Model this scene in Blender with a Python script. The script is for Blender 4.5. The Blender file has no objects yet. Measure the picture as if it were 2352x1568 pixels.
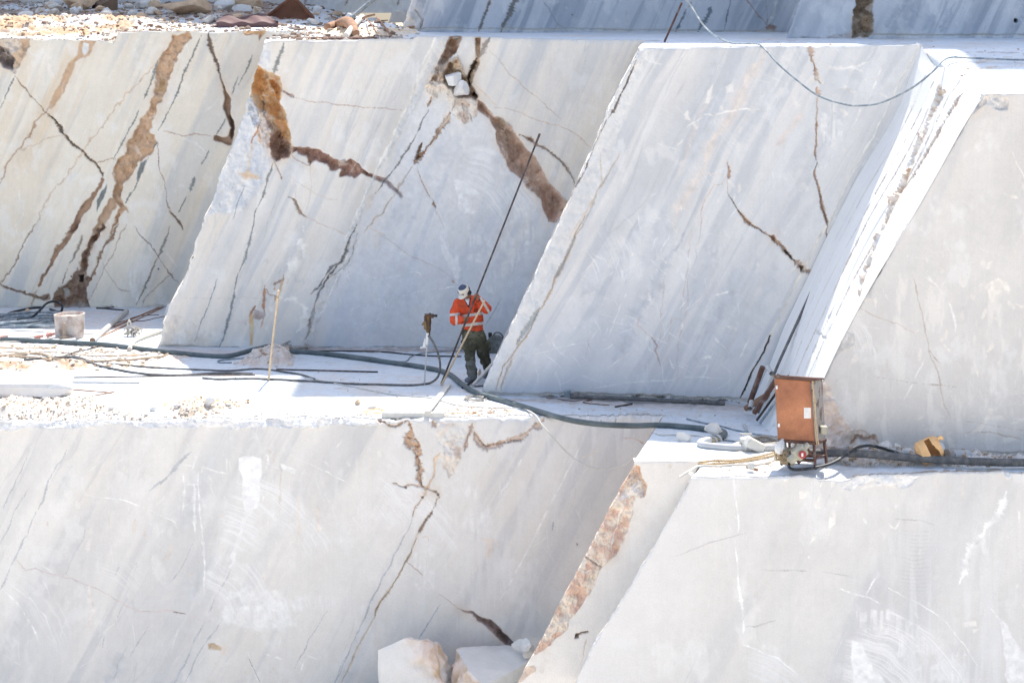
import bpy, bmesh, math, random
import numpy as np
from mathutils import Vector, Matrix

# ------------------------------------------------------------------ camera, world, sun, exposure
scn = bpy.context.scene
COL = scn.collection
FP, HC, V0, CU = 5200.0, 6.9, -18.0, 1176.0      # focal length in plan pixels, eye height, horizon row, centre column
cam_d = bpy.data.cameras.new('camera'); cam = bpy.data.objects.new('camera', cam_d); COL.objects.link(cam)
cam.location = (0, 0, HC); cam.rotation_euler = (math.radians(90), 0, 0)
cam_d.sensor_width = 36; cam_d.lens = FP*36/2352; cam_d.shift_y = -802/2352
cam_d.clip_start = 0.5; cam_d.clip_end = 2000
scn.camera = cam
SUN = Vector((0.16, 0.54, 1.0)).normalized()
world = bpy.data.worlds.new('World'); scn.world = world; world.use_nodes = True
wn = world.node_tree; wn.nodes.clear()
sky = wn.nodes.new('ShaderNodeTexSky'); sky.sky_type = 'NISHITA'; sky.sun_disc = False
sky.sun_elevation = math.asin(SUN.z); sky.sun_rotation = math.atan2(SUN.x, SUN.y)
sky.altitude = 400; sky.air_density = 1.0; sky.dust_density = 3.0; sky.ozone_density = 1.0
bg = wn.nodes.new('ShaderNodeBackground'); bg.inputs[1].default_value = 0.15
wo = wn.nodes.new('ShaderNodeOutputWorld')
hs = wn.nodes.new('ShaderNodeHueSaturation'); hs.inputs['Saturation'].default_value = 0.82
wn.links.new(sky.outputs[0], hs.inputs['Color']); wn.links.new(hs.outputs[0], bg.inputs[0]); wn.links.new(bg.outputs[0], wo.inputs[0])
sd = bpy.data.lights.new('sun', 'SUN'); sd.energy = 4.0; sd.angle = math.radians(0.5); sd.color = (1.0, 0.95, 0.88)
so = bpy.data.objects.new('sun', sd); COL.objects.link(so); so.location = (20, 60, 60)
so.rotation_euler = SUN.to_track_quat('Z', 'Y').to_euler()
scn.view_settings.view_transform = 'Standard'; scn.view_settings.look = 'None'
scn.view_settings.gamma = 1; scn.view_settings.use_curve_mapping = False
scn.view_settings.exposure = 0.95
scn.render.engine = 'CYCLES'
scn.cycles.max_bounces = 8; scn.cycles.diffuse_bounces = 5; scn.cycles.glossy_bounces = 2
scn.cycles.use_adaptive_sampling = True

# ------------------------------------------------------------------ noise
def hsh(ix, iy, iz, s):
    n = (ix.astype(np.int64)*374761393 + iy.astype(np.int64)*668265263 + iz*2147483647 + s*1274126177) & 0xFFFFFFFF
    n = ((n ^ (n >> 13))*1274126177) & 0xFFFFFFFF
    n = ((n ^ (n >> 16))*2246822519) & 0xFFFFFFFF
    return ((n ^ (n >> 15)) & 0xFFFFFF)/float(0xFFFFFF)*2-1
def vn(x, y, s=0):
    x = np.asarray(x, float); y = np.asarray(y, float)
    ix = np.floor(x); iy = np.floor(y); fx = x-ix; fy = y-iy
    fx = fx*fx*fx*(fx*(fx*6-15)+10); fy = fy*fy*fy*(fy*(fy*6-15)+10)
    a = hsh(ix, iy, 0, s); b = hsh(ix+1, iy, 0, s); c = hsh(ix, iy+1, 0, s); d = hsh(ix+1, iy+1, 0, s)
    return (a+(b-a)*fx)*(1-fy) + (c+(d-c)*fx)*fy
def fbm(x, y, s=0, o=4, g=.5):
    t = 0; a = 1; n = 0
    x = np.asarray(x, float); y = np.asarray(y, float)
    for k in range(o):
        t = t+a*vn(x, y, s+k*17); n += a; a *= g
        x, y = x*1.93+y*.41+3.1, y*1.93-x*.41+1.7
    return t/n*1.5
def vn3(P, s=0):
    i = np.floor(P); f = P-i; f = f*f*(3-2*f); i = i.astype(np.int64)
    def h(a, b, c): return hsh(i[..., 0]+a, i[..., 1]+b, i[..., 2]+c, s)
    x, y, z = f[..., 0], f[..., 1], f[..., 2]
    l = lambda a, b, t: a+(b-a)*t
    return l(l(l(h(0,0,0), h(1,0,0), x), l(h(0,1,0), h(1,1,0), x), y), l(l(h(0,0,1), h(1,0,1), x), l(h(0,1,1), h(1,1,1), x), y), z)
def fbm3(P, s=0, o=3):
    t = 0; a = 1; n = 0
    for k in range(o): t = t+a*vn3(P*(2.03**k)+k*7.3, s+k*13); n += a; a *= .5
    return t/n*1.4
def sst(a, b, x):
    t = np.clip((x-a)/(b-a+1e-12), 0, 1); return t*t*(3-2*t)

# ------------------------------------------------------------------ helpers
def tagit(o, label=None, cat=None, group=None, kind=None):
    if label: o['label'] = label
    if cat: o['category'] = cat
    if group: o['group'] = group
    if kind: o['kind'] = kind
    return o
def empty(name, loc, label, cat, group=None):
    o = bpy.data.objects.new(name, None); COL.objects.link(o); o.location = loc; o.empty_display_size = .1
    return tagit(o, label, cat, group)
def arr_mesh(name, V, Q, mat, col=None, parent=None, smooth=True):
    """V (n,3), Q (m,4) or (m,3) -> linked object. Vertices are given in world space."""
    V = np.asarray(V, np.float32); Q = np.asarray(Q, np.int32)
    me = bpy.data.meshes.new(name); k = Q.shape[1]
    me.vertices.add(len(V)); me.loops.add(Q.size); me.polygons.add(len(Q))
    me.vertices.foreach_set('co', V.ravel())
    me.loops.foreach_set('vertex_index', Q.ravel())
    me.polygons.foreach_set('loop_start', np.arange(0, Q.size, k, dtype=np.int32))
    try: me.polygons.foreach_set('loop_total', np.full(len(Q), k, np.int32))
    except Exception: pass
    me.update(calc_edges=True)
    me.polygons.foreach_set('use_smooth', np.full(len(Q), smooth, bool))
    if col is not None:
        ca = me.color_attributes.new(name='Col', type='FLOAT_COLOR', domain='POINT')
        c4 = np.ones((len(V), 4), np.float32); c4[:, :3] = np.clip(col, 0.005, .93); ca.data.foreach_set('color', c4.ravel())
    me.materials.append(mat)
    o = bpy.data.objects.new(name, me); COL.objects.link(o)
    if parent is not None:
        o.parent = parent; o.matrix_parent_inverse = Matrix.Translation(parent.location).inverted() if not parent.rotation_euler.x else parent.matrix_basis.inverted()
    return o
def bm_obj(name, bm, mat, parent=None, smooth=False):
    me = bpy.data.meshes.new(name); bmesh.ops.recalc_face_normals(bm, faces=bm.faces); bm.to_mesh(me); bm.free()
    for p in me.polygons: p.use_smooth = smooth
    me.materials.append(mat)
    o = bpy.data.objects.new(name, me); COL.objects.link(o)
    if parent is not None:
        o.parent = parent; o.matrix_parent_inverse = Matrix.Translation(parent.location).inverted()
    return o
def node_mat(name, base=None, rough=.8, metal=0., var=.12, scale=6., bump=.25, bscale=40., spec=.3, col2=None, c2scale=3., c2thr=.5, c2soft=.1, fine=.05):
    m = bpy.data.materials.new(name); m.use_nodes = True; nt = m.node_tree; N = nt.nodes; L = nt.links
    bs = N['Principled BSDF']; bs.inputs['Roughness'].default_value = rough; bs.inputs['Metallic'].default_value = metal
    bs.inputs['Specular IOR Level'].default_value = spec
    tc = N.new('ShaderNodeTexCoord')
    if base is None:
        at = N.new('ShaderNodeAttribute'); at.attribute_name = 'Col'; src = at.outputs['Color']
    else:
        rg = N.new('ShaderNodeRGB'); rg.outputs[0].default_value = (*base, 1); src = rg.outputs[0]
    if col2 is not None:
        n2 = N.new('ShaderNodeTexNoise'); n2.inputs['Scale'].default_value = c2scale; n2.inputs['Detail'].default_value = 8; n2.inputs['Roughness'].default_value = .65
        L.new(tc.outputs['Object'], n2.inputs['Vector'])
        mr = N.new('ShaderNodeMapRange'); mr.inputs[1].default_value = c2thr-c2soft; mr.inputs[2].default_value = c2thr+c2soft; L.new(n2.outputs[0], mr.inputs[0])
        mx = N.new('ShaderNodeMix'); mx.data_type = 'RGBA'; L.new(mr.outputs[0], mx.inputs[0]); L.new(src, mx.inputs[6]); mx.inputs[7].default_value = (*col2, 1); src = mx.outputs[2]
    nz = N.new('ShaderNodeTexNoise'); nz.inputs['Scale'].default_value = scale; nz.inputs['Detail'].default_value = 6; L.new(tc.outputs['Object'], nz.inputs['Vector'])
    m1 = N.new('ShaderNodeMapRange'); m1.inputs[1].default_value = .25; m1.inputs[2].default_value = .75; m1.inputs[3].default_value = 1-var; m1.inputs[4].default_value = 1+var; L.new(nz.outputs[0], m1.inputs[0])
    nf = N.new('ShaderNodeTexNoise'); nf.inputs['Scale'].default_value = bscale*1.7; nf.inputs['Detail'].default_value = 3; L.new(tc.outputs['Object'], nf.inputs['Vector'])
    m2 = N.new('ShaderNodeMapRange'); m2.inputs[1].default_value = .25; m2.inputs[2].default_value = .75; m2.inputs[3].default_value = 1-fine; m2.inputs[4].default_value = 1+fine; L.new(nf.outputs[0], m2.inputs[0])
    mu = N.new('ShaderNodeMath'); mu.operation = 'MULTIPLY'; L.new(m1.outputs[0], mu.inputs[0]); L.new(m2.outputs[0], mu.inputs[1])
    vm = N.new('ShaderNodeVectorMath'); vm.operation = 'SCALE'; L.new(src, vm.inputs[0]); L.new(mu.outputs[0], vm.inputs['Scale'])
    L.new(vm.outputs[0], bs.inputs['Base Color'])
    if bump:
        nb = N.new('ShaderNodeTexNoise'); nb.inputs['Scale'].default_value = bscale; nb.inputs['Detail'].default_value = 7; L.new(tc.outputs['Object'], nb.inputs['Vector'])
        bp = N.new('ShaderNodeBump'); bp.inputs['Strength'].default_value = bump; bp.inputs['Distance'].default_value = .02; L.new(nb.outputs[0], bp.inputs['Height']); L.new(bp.outputs[0], bs.inputs['Normal'])
    return m
M = {}
M['marble'] = node_mat('sawn_marble', None, .72, var=.03, scale=2.2, bump=.22, bscale=30, fine=.045)
M['dust'] = node_mat('dusty_marble_floor', None, .9, var=.05, scale=3., bump=.45, bscale=14, fine=.06, spec=.15)
M['rock'] = node_mat('broken_marble', (.70, .67, .62), .85, var=.12, scale=3., bump=.6, bscale=18, col2=(.52, .36, .22), c2scale=1.6, c2thr=.60, c2soft=.06)
M['rockw'] = node_mat('white_marble_chip', (.74, .73, .71), .85, var=.08, scale=5., bump=.5, bscale=25)
M['rocktan'] = node_mat('tan_stone', (.60, .44, .30), .9, var=.2, scale=5., bump=.5, bscale=25)
M['gravel'] = node_mat('crushed_stone', None, .92, var=.1, scale=8., bump=.4, bscale=40)
M['hose_green'] = node_mat('dusty_green_hose', (.075, .10, .105), .45, var=.2, scale=2.5, bump=.1, bscale=60, col2=(.17, .20, .21), c2scale=4, c2thr=.55, c2soft=.2)
M['hose_blue'] = node_mat('grey_blue_hose', (.20, .25, .29), .55, var=.2, scale=4, bump=.1, bscale=60, col2=(.42, .44, .45), c2scale=8, c2thr=.55, c2soft=.1)
M['hose_black'] = node_mat('black_rubber_hose', (.035, .038, .042), .5, var=.3, scale=6, bump=.1, bscale=60, col2=(.25, .25, .25), c2scale=14, c2thr=.62, c2soft=.06)
M['hose_dusty'] = node_mat('dusty_black_hose', (.10, .105, .11), .7, var=.2, scale=6, bump=.2, bscale=60, col2=(.22, .21, .20), c2scale=14, c2thr=.56, c2soft=.15)
M['cable_tan'] = node_mat('dusty_tan_cable', (.42, .33, .24), .8, var=.2, scale=6, bump=.1, bscale=60)
M['cable_white'] = node_mat('dusty_white_cable', (.60, .58, .53), .8, var=.1, scale=6, bump=.1, bscale=60)
M['pvc'] = node_mat('dusty_plastic_pipe', (.50, .50, .50), .6, var=.1, scale=6, bump=.1, bscale=60)
M['rust'] = node_mat('orange_rust', (.46, .20, .105), .85, var=.3, scale=3, bump=.3, bscale=80, col2=(.27, .115, .07), c2scale=1.9, c2thr=.52, c2soft=.16, fine=.25)
M['rustd'] = node_mat('dark_rust', (.13, .07, .055), .85, var=.3, scale=4, bump=.35, bscale=60, col2=(.28, .24, .22), c2scale=7, c2thr=.6, c2soft=.08)
M['rustbox'] = node_mat('brown_painted_rust', (.17, .11, .07), .6, var=.3, scale=3, bump=.2, bscale=60, col2=(.45, .22, .05), c2scale=1.8, c2thr=.66, c2soft=.05)
M['rusthood'] = node_mat('brown_rusty_sheet', (.17, .075, .045), .8, var=.25, scale=3, bump=.3, bscale=60)
M['greyside'] = node_mat('flaking_grey_paint', (.40, .37, .34), .85, var=.2, scale=5, bump=.5, bscale=50, col2=(.17, .12, .10), c2scale=5, c2thr=.55, c2soft=.05, fine=.2)
M['steel'] = node_mat('dark_steel', (.06, .055, .06), .5, metal=.4, var=.3, scale=10, bump=.1, bscale=80, col2=(.16, .11, .09), c2scale=10, c2thr=.58)
M['wood'] = node_mat('bare_wood', (.58, .45, .31), .85, var=.15, scale=14, bump=.2, bscale=60)
M['woodw'] = node_mat('dusty_white_wood', (.68, .67, .63), .85, var=.08, scale=14, bump=.3, bscale=60)
M['woodd'] = node_mat('brown_dry_wood', (.34, .20, .13), .85, var=.3, scale=8, bump=.4, bscale=40)
M['plastic_o'] = node_mat('faded_orange_plastic', (.80, .50, .24), .6, var=.12, scale=6, bump=.1, bscale=40)
M['plastic_g'] = node_mat('dusty_beige_plastic', (.45, .43, .34), .65, var=.12, scale=12, bump=.15, bscale=60)
M['plastic_r'] = node_mat('dull_red_plastic', (.36, .05, .05), .5, var=.15, scale=12, bump=.05)
M['plastic_p'] = node_mat('pale_pink_plastic', (.55, .27, .22), .6, var=.15, scale=12, bump=.05)
M['canister'] = node_mat('grimy_dark_plastic', (.11, .115, .10), .55, var=.3, scale=9, bump=.1, bscale=40, col2=(.22, .23, .23), c2scale=6, c2thr=.52)
M['black'] = node_mat('black_plastic', (.02, .02, .022), .5, var=.2, scale=10, bump=.05)
M['rope'] = node_mat('twisted_rope', (.55, .42, .26), .95, var=.2, scale=30, bump=.6, bscale=90)
M['ropeg'] = node_mat('grey_rope', (.42, .39, .35), .95, var=.2, scale=30, bump=.6, bscale=90)
M['drum'] = node_mat('dusty_ribbed_plastic', (.66, .59, .53), .85, var=.15, scale=5, bump=.2, bscale=60, col2=(.40, .28, .23), c2scale=4.5, c2thr=.55, c2soft=.12)
M['drill'] = node_mat('oily_drill_metal', (.07, .045, .03), .5, metal=.3, var=.4, scale=12, bump=.2, bscale=60, col2=(.16, .09, .035), c2scale=9, c2thr=.6)
M['white'] = node_mat('white_label', (.75, .74, .72), .7, var=.12, scale=30, bump=.1)
M['cloth'] = node_mat('worn_cloth', None, .9, var=.1, scale=14, bump=.5, bscale=60, fine=.1, spec=.1)
M['skin'] = node_mat('tanned_skin', (.26, .13, .085), .6, var=.12, scale=20, bump=.1, bscale=80)
M['boot'] = node_mat('dusty_boot', (.26, .27, .29), .9, var=.2, scale=12, bump=.3, bscale=60)
M['cap'] = node_mat('white_cap', (.62, .59, .53), .9, var=.08, scale=20, bump=.2, bscale=60)
M['navy'] = node_mat('navy_cloth', (.04, .055, .10), .9, var=.2, scale=20, bump=.2)
M['weed'] = node_mat('dry_weed', (.13, .12, .05), .9, var=.3, scale=20, bump=0)

def at(u, v, Y):
    return Vector(((u-CU)*Y/FP, Y, HC-(v-V0)*Y/FP))
def fl(u, v, z=0.):
    return at(u, v, FP*(HC-z)/(v-V0))
def tr(x0, y0, s):
    return lambda P: [(x0+s*a, y0+s*b) for a, b in P]
T1 = tr(0, 0, .3418); T2 = tr(746.5, 0, .3418); T3 = tr(1548.1, 0, .3418); T4 = tr(0, 516.8, .3418); T5 = tr(746.5, 516.8, .3418)
T6 = tr(1548.1, 631.6, .3418); T7 = tr(803.9, 1004.9, .3592); T8 = tr(1320.7, 459.4, .2441); T9 = tr(0, 1032.4, .3418); T10 = tr(1548.1, 1032.4, .3418)
T0 = tr(0, 660.4, .1721); TC = tr(1693.9, 803.9, .2197); TW = tr(918.7, 602.9, .2015); TS = tr(1722.6, 229.7, .4027); TR = tr(1521.7, 832.6, .1648)

# ------------------------------------------------------------------ canvas: colour and relief painted per vertex on a rock face
class Canvas:
    def __init__(s, U, V, mpp, ang=65, seed=0, n=None):
        s.U, s.V, s.m, s.seed = U, V, mpp, seed
        s.X = (U-CU)*mpp; s.Z = -V*mpp; s.D = np.zeros_like(U); s.C = np.zeros(U.shape+(3,))
        a = math.radians(ang); s.p = s.X*math.cos(a)+s.Z*math.sin(a); s.q = s.X*math.sin(a)-s.Z*math.cos(a)
        s.w1 = fbm(s.X*2.2, s.Z*2.2, seed+5, 4); s.w2 = fbm(s.X*2.2, s.Z*2.2, seed+55, 4)
        s.h1 = fbm(s.X*9, s.Z*9, seed+6, 4); s.h2 = fbm(s.X*9, s.Z*9, seed+66, 4)
    def base(s, light=(.72, .71, .69), grey=(.52, .545, .57), warm=(.74, .68, .60), g=.5, w=.3, fs=1.):
        q = s.q+.10*fbm(s.p*.35, s.q*1.2, s.seed+9, 3); p = s.p
        a = fbm(q*1.6*fs, p*.16, s.seed+1, 4); b = fbm(q*5.5*fs, p*.30, s.seed+2, 4); c = fbm(q*17*fs, p*.9, s.seed+3, 3)
        patch = .5+.5*fbm(s.X*.45, s.Z*.45, s.seed+4, 3)
        gm = np.clip(sst(-.05, .75, a)*.7+sst(.1, .8, b)*.7*(.4+patch)+.25*sst(.2, .8, c)*patch, 0, 1)*g
        wm = np.clip(sst(.05, .7, fbm(q*1.1*fs+7, p*.2, s.seed+7, 3))*.8+sst(.2, .7, fbm(q*6*fs+3, p*.3, s.seed+8, 3))*.5, 0, 1)*w*(.3+patch)
        L = np.array(light); G = np.array(grey); W = np.array(warm)
        s.C[:] = L; s.C += (W-L)*np.clip(wm, 0, 1)[..., None]; s.C += (G-s.C)*gm[..., None]
        rv = np.exp(-(fbm(q*2.3*fs+3, p*.22, s.seed+14, 4)/.022)**2)*sst(-.1, .4, fbm(q*1.5, p*.5, s.seed+15, 3)); s.C += (G*.80-s.C)*(rv*.42*g)[..., None]
        rv = np.exp(-(fbm(q*3.4*fs+9, p*.3, s.seed+16, 4)/.018)**2)*sst(0, .4, fbm(q*1.2+4, p*.4, s.seed+17, 3)); s.C += (np.array([.66, .54, .42])-s.C)*(rv*.40*w)[..., None]
        wh = sst(.25, .7, fbm(s.X*2.1, s.Z*1.5, s.seed+18, 5, .62)); s.C += (np.array([.86, .845, .82])-s.C)*(wh*.35)[..., None]
        s.C *= (1+.035*fbm(s.X*1.3, s.Z*1.3, s.seed+10, 4)+.018*fbm(s.X*11, s.Z*13, s.seed+11, 3)+.012*fbm(s.X*30, s.Z*1.2, s.seed+12, 2))[..., None]
        s.D += .004*fbm(s.X*1.5, s.Z*1.5, s.seed+13, 3)+.0012*s.h1
    def mix(s, m, col, idx=None):
        c = np.array(col)
        s.C += (c-s.C)*np.clip(m, 0, 1)[..., None]
    def sub(s, pts, pad):
        P = np.array(pts); u0, v0 = P.min(0)-pad; u1, v1 = P.max(0)+pad
        k = (s.U > u0) & (s.U < u1) & (s.V > v0) & (s.V < v1)
        return P, np.nonzero(k.ravel())[0]
    def segd(s, P, x, y, closed=False):
        best = np.full(x.shape, 1e9); tt = np.zeros(x.shape); acc = 0
        n = len(P); R = n if closed else n-1
        for i in range(R):
            a = P[i]; b = P[(i+1) % n]; d = b-a; l = math.hypot(*d)+1e-9
            t = np.clip(((x-a[0])*d[0]+(y-a[1])*d[1])/l/l, 0, 1)
            e = np.hypot(x-a[0]-t*d[0], y-a[1]-t*d[1]); k = e < best
            best = np.where(k, e, best); tt = np.where(k, acc+t*l, tt); acc += l
        return best, tt, acc
    def line(s, pts, w, col=(.10, .09, .08), a=.9, depth=0., jag=4., dash=0., taper=True, soft=.6, rag=.5):
        P, I = s.sub(pts, w*3+jag*2+8)
        if not len(I): return
        g = lambda A: A.ravel()[I]
        x = g(s.U)+jag*(g(s.w1)*.9+g(s.h1)*.45); y = g(s.V)+jag*(g(s.w2)*.9+g(s.h2)*.45)
        d, t, T = s.segd(P, x, y)
        ww = (.62 if (depth < .025 and sum(col) < .75) else .84)*w*(1+rag*vn(t*.05, t*0+w, s.seed+len(pts))+rag*.5*vn(t*.3, t*0, s.seed+3))
        if taper: ww = ww*(.65+.7*np.clip(vn(t*.75, t*0+9, s.seed+21)+.3, 0, 1)); ww = ww*np.clip(np.minimum(t, T-t)/(T*.12+1e-6), .25, 1)
        if dash: ww = ww*sst(-dash*.6, dash*.5+.1, vn(t*.035, t*0+5, s.seed+7))
        m = 1-sst(ww*(.85-soft*.5), ww*(.75+soft)+.7, d); m *= a
        C = s.C.reshape(-1, 3)
        if depth > .005: C[I] += (np.array([.68, .58, .48])-C[I])*((1-sst(w*.5, w*2.2+5, d))*.30*sst(-.4, .4, g(s.w1)))[:, None]
        C[I] += (np.array(col)*(1+.25*g(s.h2))[:, None]-C[I])*m[:, None]
        if depth: D = s.D.ravel(); D[I] -= depth*m/a
        return
    def sdf(s, P, I, jag):
        g = lambda A: A.ravel()[I]
        x = g(s.U)+jag*(g(s.w1)*.8+g(s.h1)*.5); y = g(s.V)+jag*(g(s.w2)*.8+g(s.h2)*.5)
        d, t, T = s.segd(P, x, y, True)
        ins = np.zeros(x.shape, bool); n = len(P)
        for i in range(n):
            a = P[i]; b = P[(i+1) % n]
            if a[1] == b[1]: continue
            k = ((a[1] > y) != (b[1] > y)) & (x < (b[0]-a[0])*(y-a[1])/(b[1]-a[1])+a[0]); ins ^= k
        return np.where(ins, d, -d)
    def poly(s, pts, col, col2=None, a=1., depth=0., jag=4., soft=1.5, rough=0., cs=1., streak=0., holes=0., edge=10.):
        P, I = s.sub(pts, jag*3+24)
        if not len(I): return
        g = lambda A: A.ravel()[I]
        sd_ = s.sdf(P, I, jag); m = sst(-soft, soft, sd_)
        X, Z = g(s.X), g(s.Z); c = np.array(col)[None]*np.ones((len(I), 1))
        if col2 is not None:
            f = fbm(X*3*cs, Z*3*cs, s.seed+21, 5, .6); c = c+(np.array(col2)-c)*sst(-.25, .45, f)[:, None]
        c = c*(1+.12*fbm(X*14, Z*14, s.seed+22, 3))[:, None]
        al = m*a
        if streak:
            al = al*sst(-.3, .5, fbm(X*22, Z*1.5, s.seed+23, 3)+.3-streak*.3)
        if holes: al = al*sst(-holes, .35, fbm(X*6, Z*6, s.seed+24, 4)+.25)
        C = s.C.reshape(-1, 3)
        if depth > .02: C[I] += (np.array([.70, .58, .46])-C[I])*(sst(-22, 0, sd_)*sst(-.3, .5, fbm(X*2, Z*2, s.seed+27, 4))*.42*a)[:, None]
        C[I] += (c-C[I])*al[:, None]
        D = s.D.ravel()
        if depth:
            D[I] -= depth*sst(-1.5, edge, sd_)*(1+.3*fbm(X*2.5, Z*2.5, s.seed+26, 3))
        if rough: D[I] += rough*m*(fbm(X*5, Z*5, s.seed+25, 5, .62))
    def arcs(s, c, r0, r1, a0, a1, al=.4, col=(.865, .85, .825), freq=.35, seed=0, soft=.25):
        """fine concentric saw marks round c, from a0 to a1 degrees (0 right, 90 up)"""
        dx = s.U-c[0]; dy = -(s.V-c[1]); r = np.hypot(dx, dy)+6*s.w1; th = np.degrees(np.arctan2(dy, dx))
        if a1 > 180: th = np.where(th < 0, th+360, th)
        k = sst(r0, r0+(r1-r0)*soft, r)*(1-sst(r1-(r1-r0)*soft*.4, r1, r))*sst(a0, a0+10, th)*(1-sst(a1-10, a1, th))
        st = sst(-.2, .6, vn(r*freq, th*.03, s.seed+seed)+.5*vn(r*freq*2.7, th*.05, s.seed+seed+1))
        pt = sst(-.25, .35, fbm(s.X*1.6, s.Z*1.6, s.seed+seed+2, 4))
        s.mix(k*(.25+.75*st)*pt*al, col)
    def spots(s, n, box, r=(3, 9), col=(.80, .77, .70), al=.75, rs=1, asp=1.6):
        R = random.Random(rs)
        for i in range(n):
            u = R.uniform(box[0], box[2]); v = R.uniform(box[1], box[3]); a = R.uniform(*r); b = a*R.uniform(1, asp*1.6); t = R.uniform(-.9, .7)
            q = [(u+a*math.cos(k*.785)*R.uniform(.5, 1.2)+t*b*math.sin(k*.785), v+b*math.sin(k*.785)*R.uniform(.6, 1.2)) for k in range(8)]
            s.poly(q, col, a=al*R.uniform(.5, 1), jag=a*.9, soft=.8+a*.12)
    def scr(s, n, box, ln=(20, 70), w=.8, al=.4, rs=1, ang=(0, 180), col=(.865, .85, .825)):
        R = random.Random(rs)
        for i in range(n):
            u = R.uniform(box[0], box[2]); v = R.uniform(box[1], box[3]); t = math.radians(R.uniform(*ang)); l = R.uniform(*ln)
            s.line([(u, v), (u+l*math.cos(t)*.5+R.uniform(-4, 4), v-l*math.sin(t)*.5), (u+l*math.cos(t), v-l*math.sin(t))], w*R.uniform(.5, 1.6), col, al*R.uniform(.4, 1), jag=2.5, dash=.5, soft=1)

STEP = 1.75
TOPS = {}
def panel(name, L, R, T, B, Yf, paint, ang=65, seed=1, rnd=.05, jagL=3, jagR=1, jagT=1.5, backL=3., backR=.5, up=None, label='', cat='rock wall', group='sawn marble quarry faces', step=STEP, dxL=0., lip=.5):
    L = sorted(L, key=lambda a: a[1]); R = sorted(R, key=lambda a: a[1])
    lv, lu = [p[1] for p in L], [p[0] for p in L]; rv, ru = [p[1] for p in R], [p[0] for p in R]
    tu, tv = [p[0] for p in T], [p[1] for p in T]; bu, bv = [p[0] for p in B], [p[1] for p in B]
    def ex(v, a, b):
        y = np.interp(v, a, b)
        lo = b[0]+(v-a[0])*(b[1]-b[0])/(a[1]-a[0]); hi = b[-1]+(v-a[-1])*(b[-1]-b[-2])/(a[-1]-a[-2])
        return np.where(v < a[0], lo, np.where(v > a[-1], hi, y))
    mp = Yf(CU)/FP
    uL = lambda v: ex(v, lv, lu)+jagL*(fbm(v*.02, v*0, seed+31, 3)+.6*fbm(v*.12, v*0+4, seed+32, 3))
    uR = lambda v: ex(v, rv, ru)+jagR*fbm(v*.05, v*0, seed+33, 4)
    vT = lambda u: np.interp(u, tu, tv)+jagT*(fbm(u*.02, u*0, seed+34, 3)+.7*fbm(u*.11, u*0, seed+35, 3))
    vB = lambda u: np.interp(u, bu, bv)
    nr = int((max(bv)-min(tv))/step)+2; nc = int((max(ru)-min(lu))/step*.93)+2
    r = np.linspace(0, 1, nr)[:, None]*np.ones((1, nc)); s = np.linspace(0, 1, nc)[None]*np.ones((nr, 1))
    V = min(tv)+r*(max(bv)-min(tv)); U = uL(V)+s*(uR(V)-uL(V))
    for k in range(5):
        V = .4*V+.6*(vT(U)+r*(vB(U)-vT(U))); U = uL(V)+s*(uR(V)-uL(V))
    V = vT(U)+r*(vB(U)-vT(U))
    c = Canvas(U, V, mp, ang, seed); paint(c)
    Y = Yf(U)
    def roll(e, R_): e = np.clip(e, 0, R_); return R_-np.sqrt(np.clip(R_*R_-(R_-e)**2, 0, None))
    rr = rnd*(1+.8*fbm(U*.03, V*.03, seed+36, 3))
    if up is None: c.D -= roll((V-vT(U))*mp, np.clip(rr, .008, .3))
    c.D -= roll((U-uL(V))*mp, np.clip(rr*1.3, .01, .3))
    Xw = (U-CU)*Y/FP; Zw = HC-(V-V0)*Y/FP
    Vv = np.stack([Xw, Y-c.D, Zw], -1).reshape(-1, 3); Cc = c.C.reshape(-1, 3)
    id_ = np.arange(nr*nc).reshape(nr, nc)
    Q = [np.stack([id_[:-1, :-1], id_[1:, :-1], id_[1:, 1:], id_[:-1, 1:]], -1).reshape(-1, 4)]
    VV = [Vv]; CC = [Cc]; n = len(Vv)
    def skirt(row, off, flip):
        nonlocal n
        a = Vv[row]+np.array(off); VV.append(a); CC.append(Cc[row]); k = np.arange(n, n+len(row)); n += len(row)
        q = np.stack([row[:-1], row[1:], k[1:], k[:-1]], -1); Q.append(q[:, ::-1] if flip else q); return k
    skirt(id_[:, 0], (dxL, backL, 0), False); skirt(id_[:, -1], (0, backR, 0), True)
    if up is None: skirt(id_[0], (0, lip, -.05), True)
    else:
        a = Vv[id_[0]].copy(); a2 = a.copy(); a2[:, 0] += (21-a[:, 2])*.2; a2[:, 2] = up(a2[:, 0]) if callable(up) else up; VV.append(a2); CC.append(Cc[id_[0]]); k = np.arange(n, n+nc); n += nc
        Q.append(np.stack([id_[0][1:], id_[0][:-1], k[:-1], k[1:]], -1))
        a3 = a2.copy(); a3[:, 1] += 10; VV.append(a3); CC.append(Cc[id_[0]]); k2 = np.arange(n, n+nc); n += nc
        Q.append(np.stack([k[1:], k[:-1], k2[:-1], k2[1:]], -1))
    o = arr_mesh(name, np.concatenate(VV), np.concatenate(Q), M['marble'], np.concatenate(CC))
    tagit(o, label, cat, group, 'thing')
    TOPS[label] = (Xw[0], Zw[0])
    return Xw[0], Zw[0], Y[0]
exec_paint = True
# ------------------------------------------------------------------ painted faces of the quarry
BR = (.30, .19, .12); DK = (.085, .085, .08); DB = (.13, .085, .06); CLAY = (.58, .40, .26); CLAY2 = (.44, .30, .20); TAN = (.60, .44, .30)
CRM = (.80, .745, .66); WHT = (.88, .87, .85); GRN = (.19, .205, .20); MAUV = (.40, .29, .23); ORG = (.60, .29, .10)
def lin(v0, v1, u0, u1): return lambda u: v0+(np.asarray(u, float)-u0)*(v1-v0)/(u1-u0)
def const(y): return lambda u: np.asarray(u, float)*0+y

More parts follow.
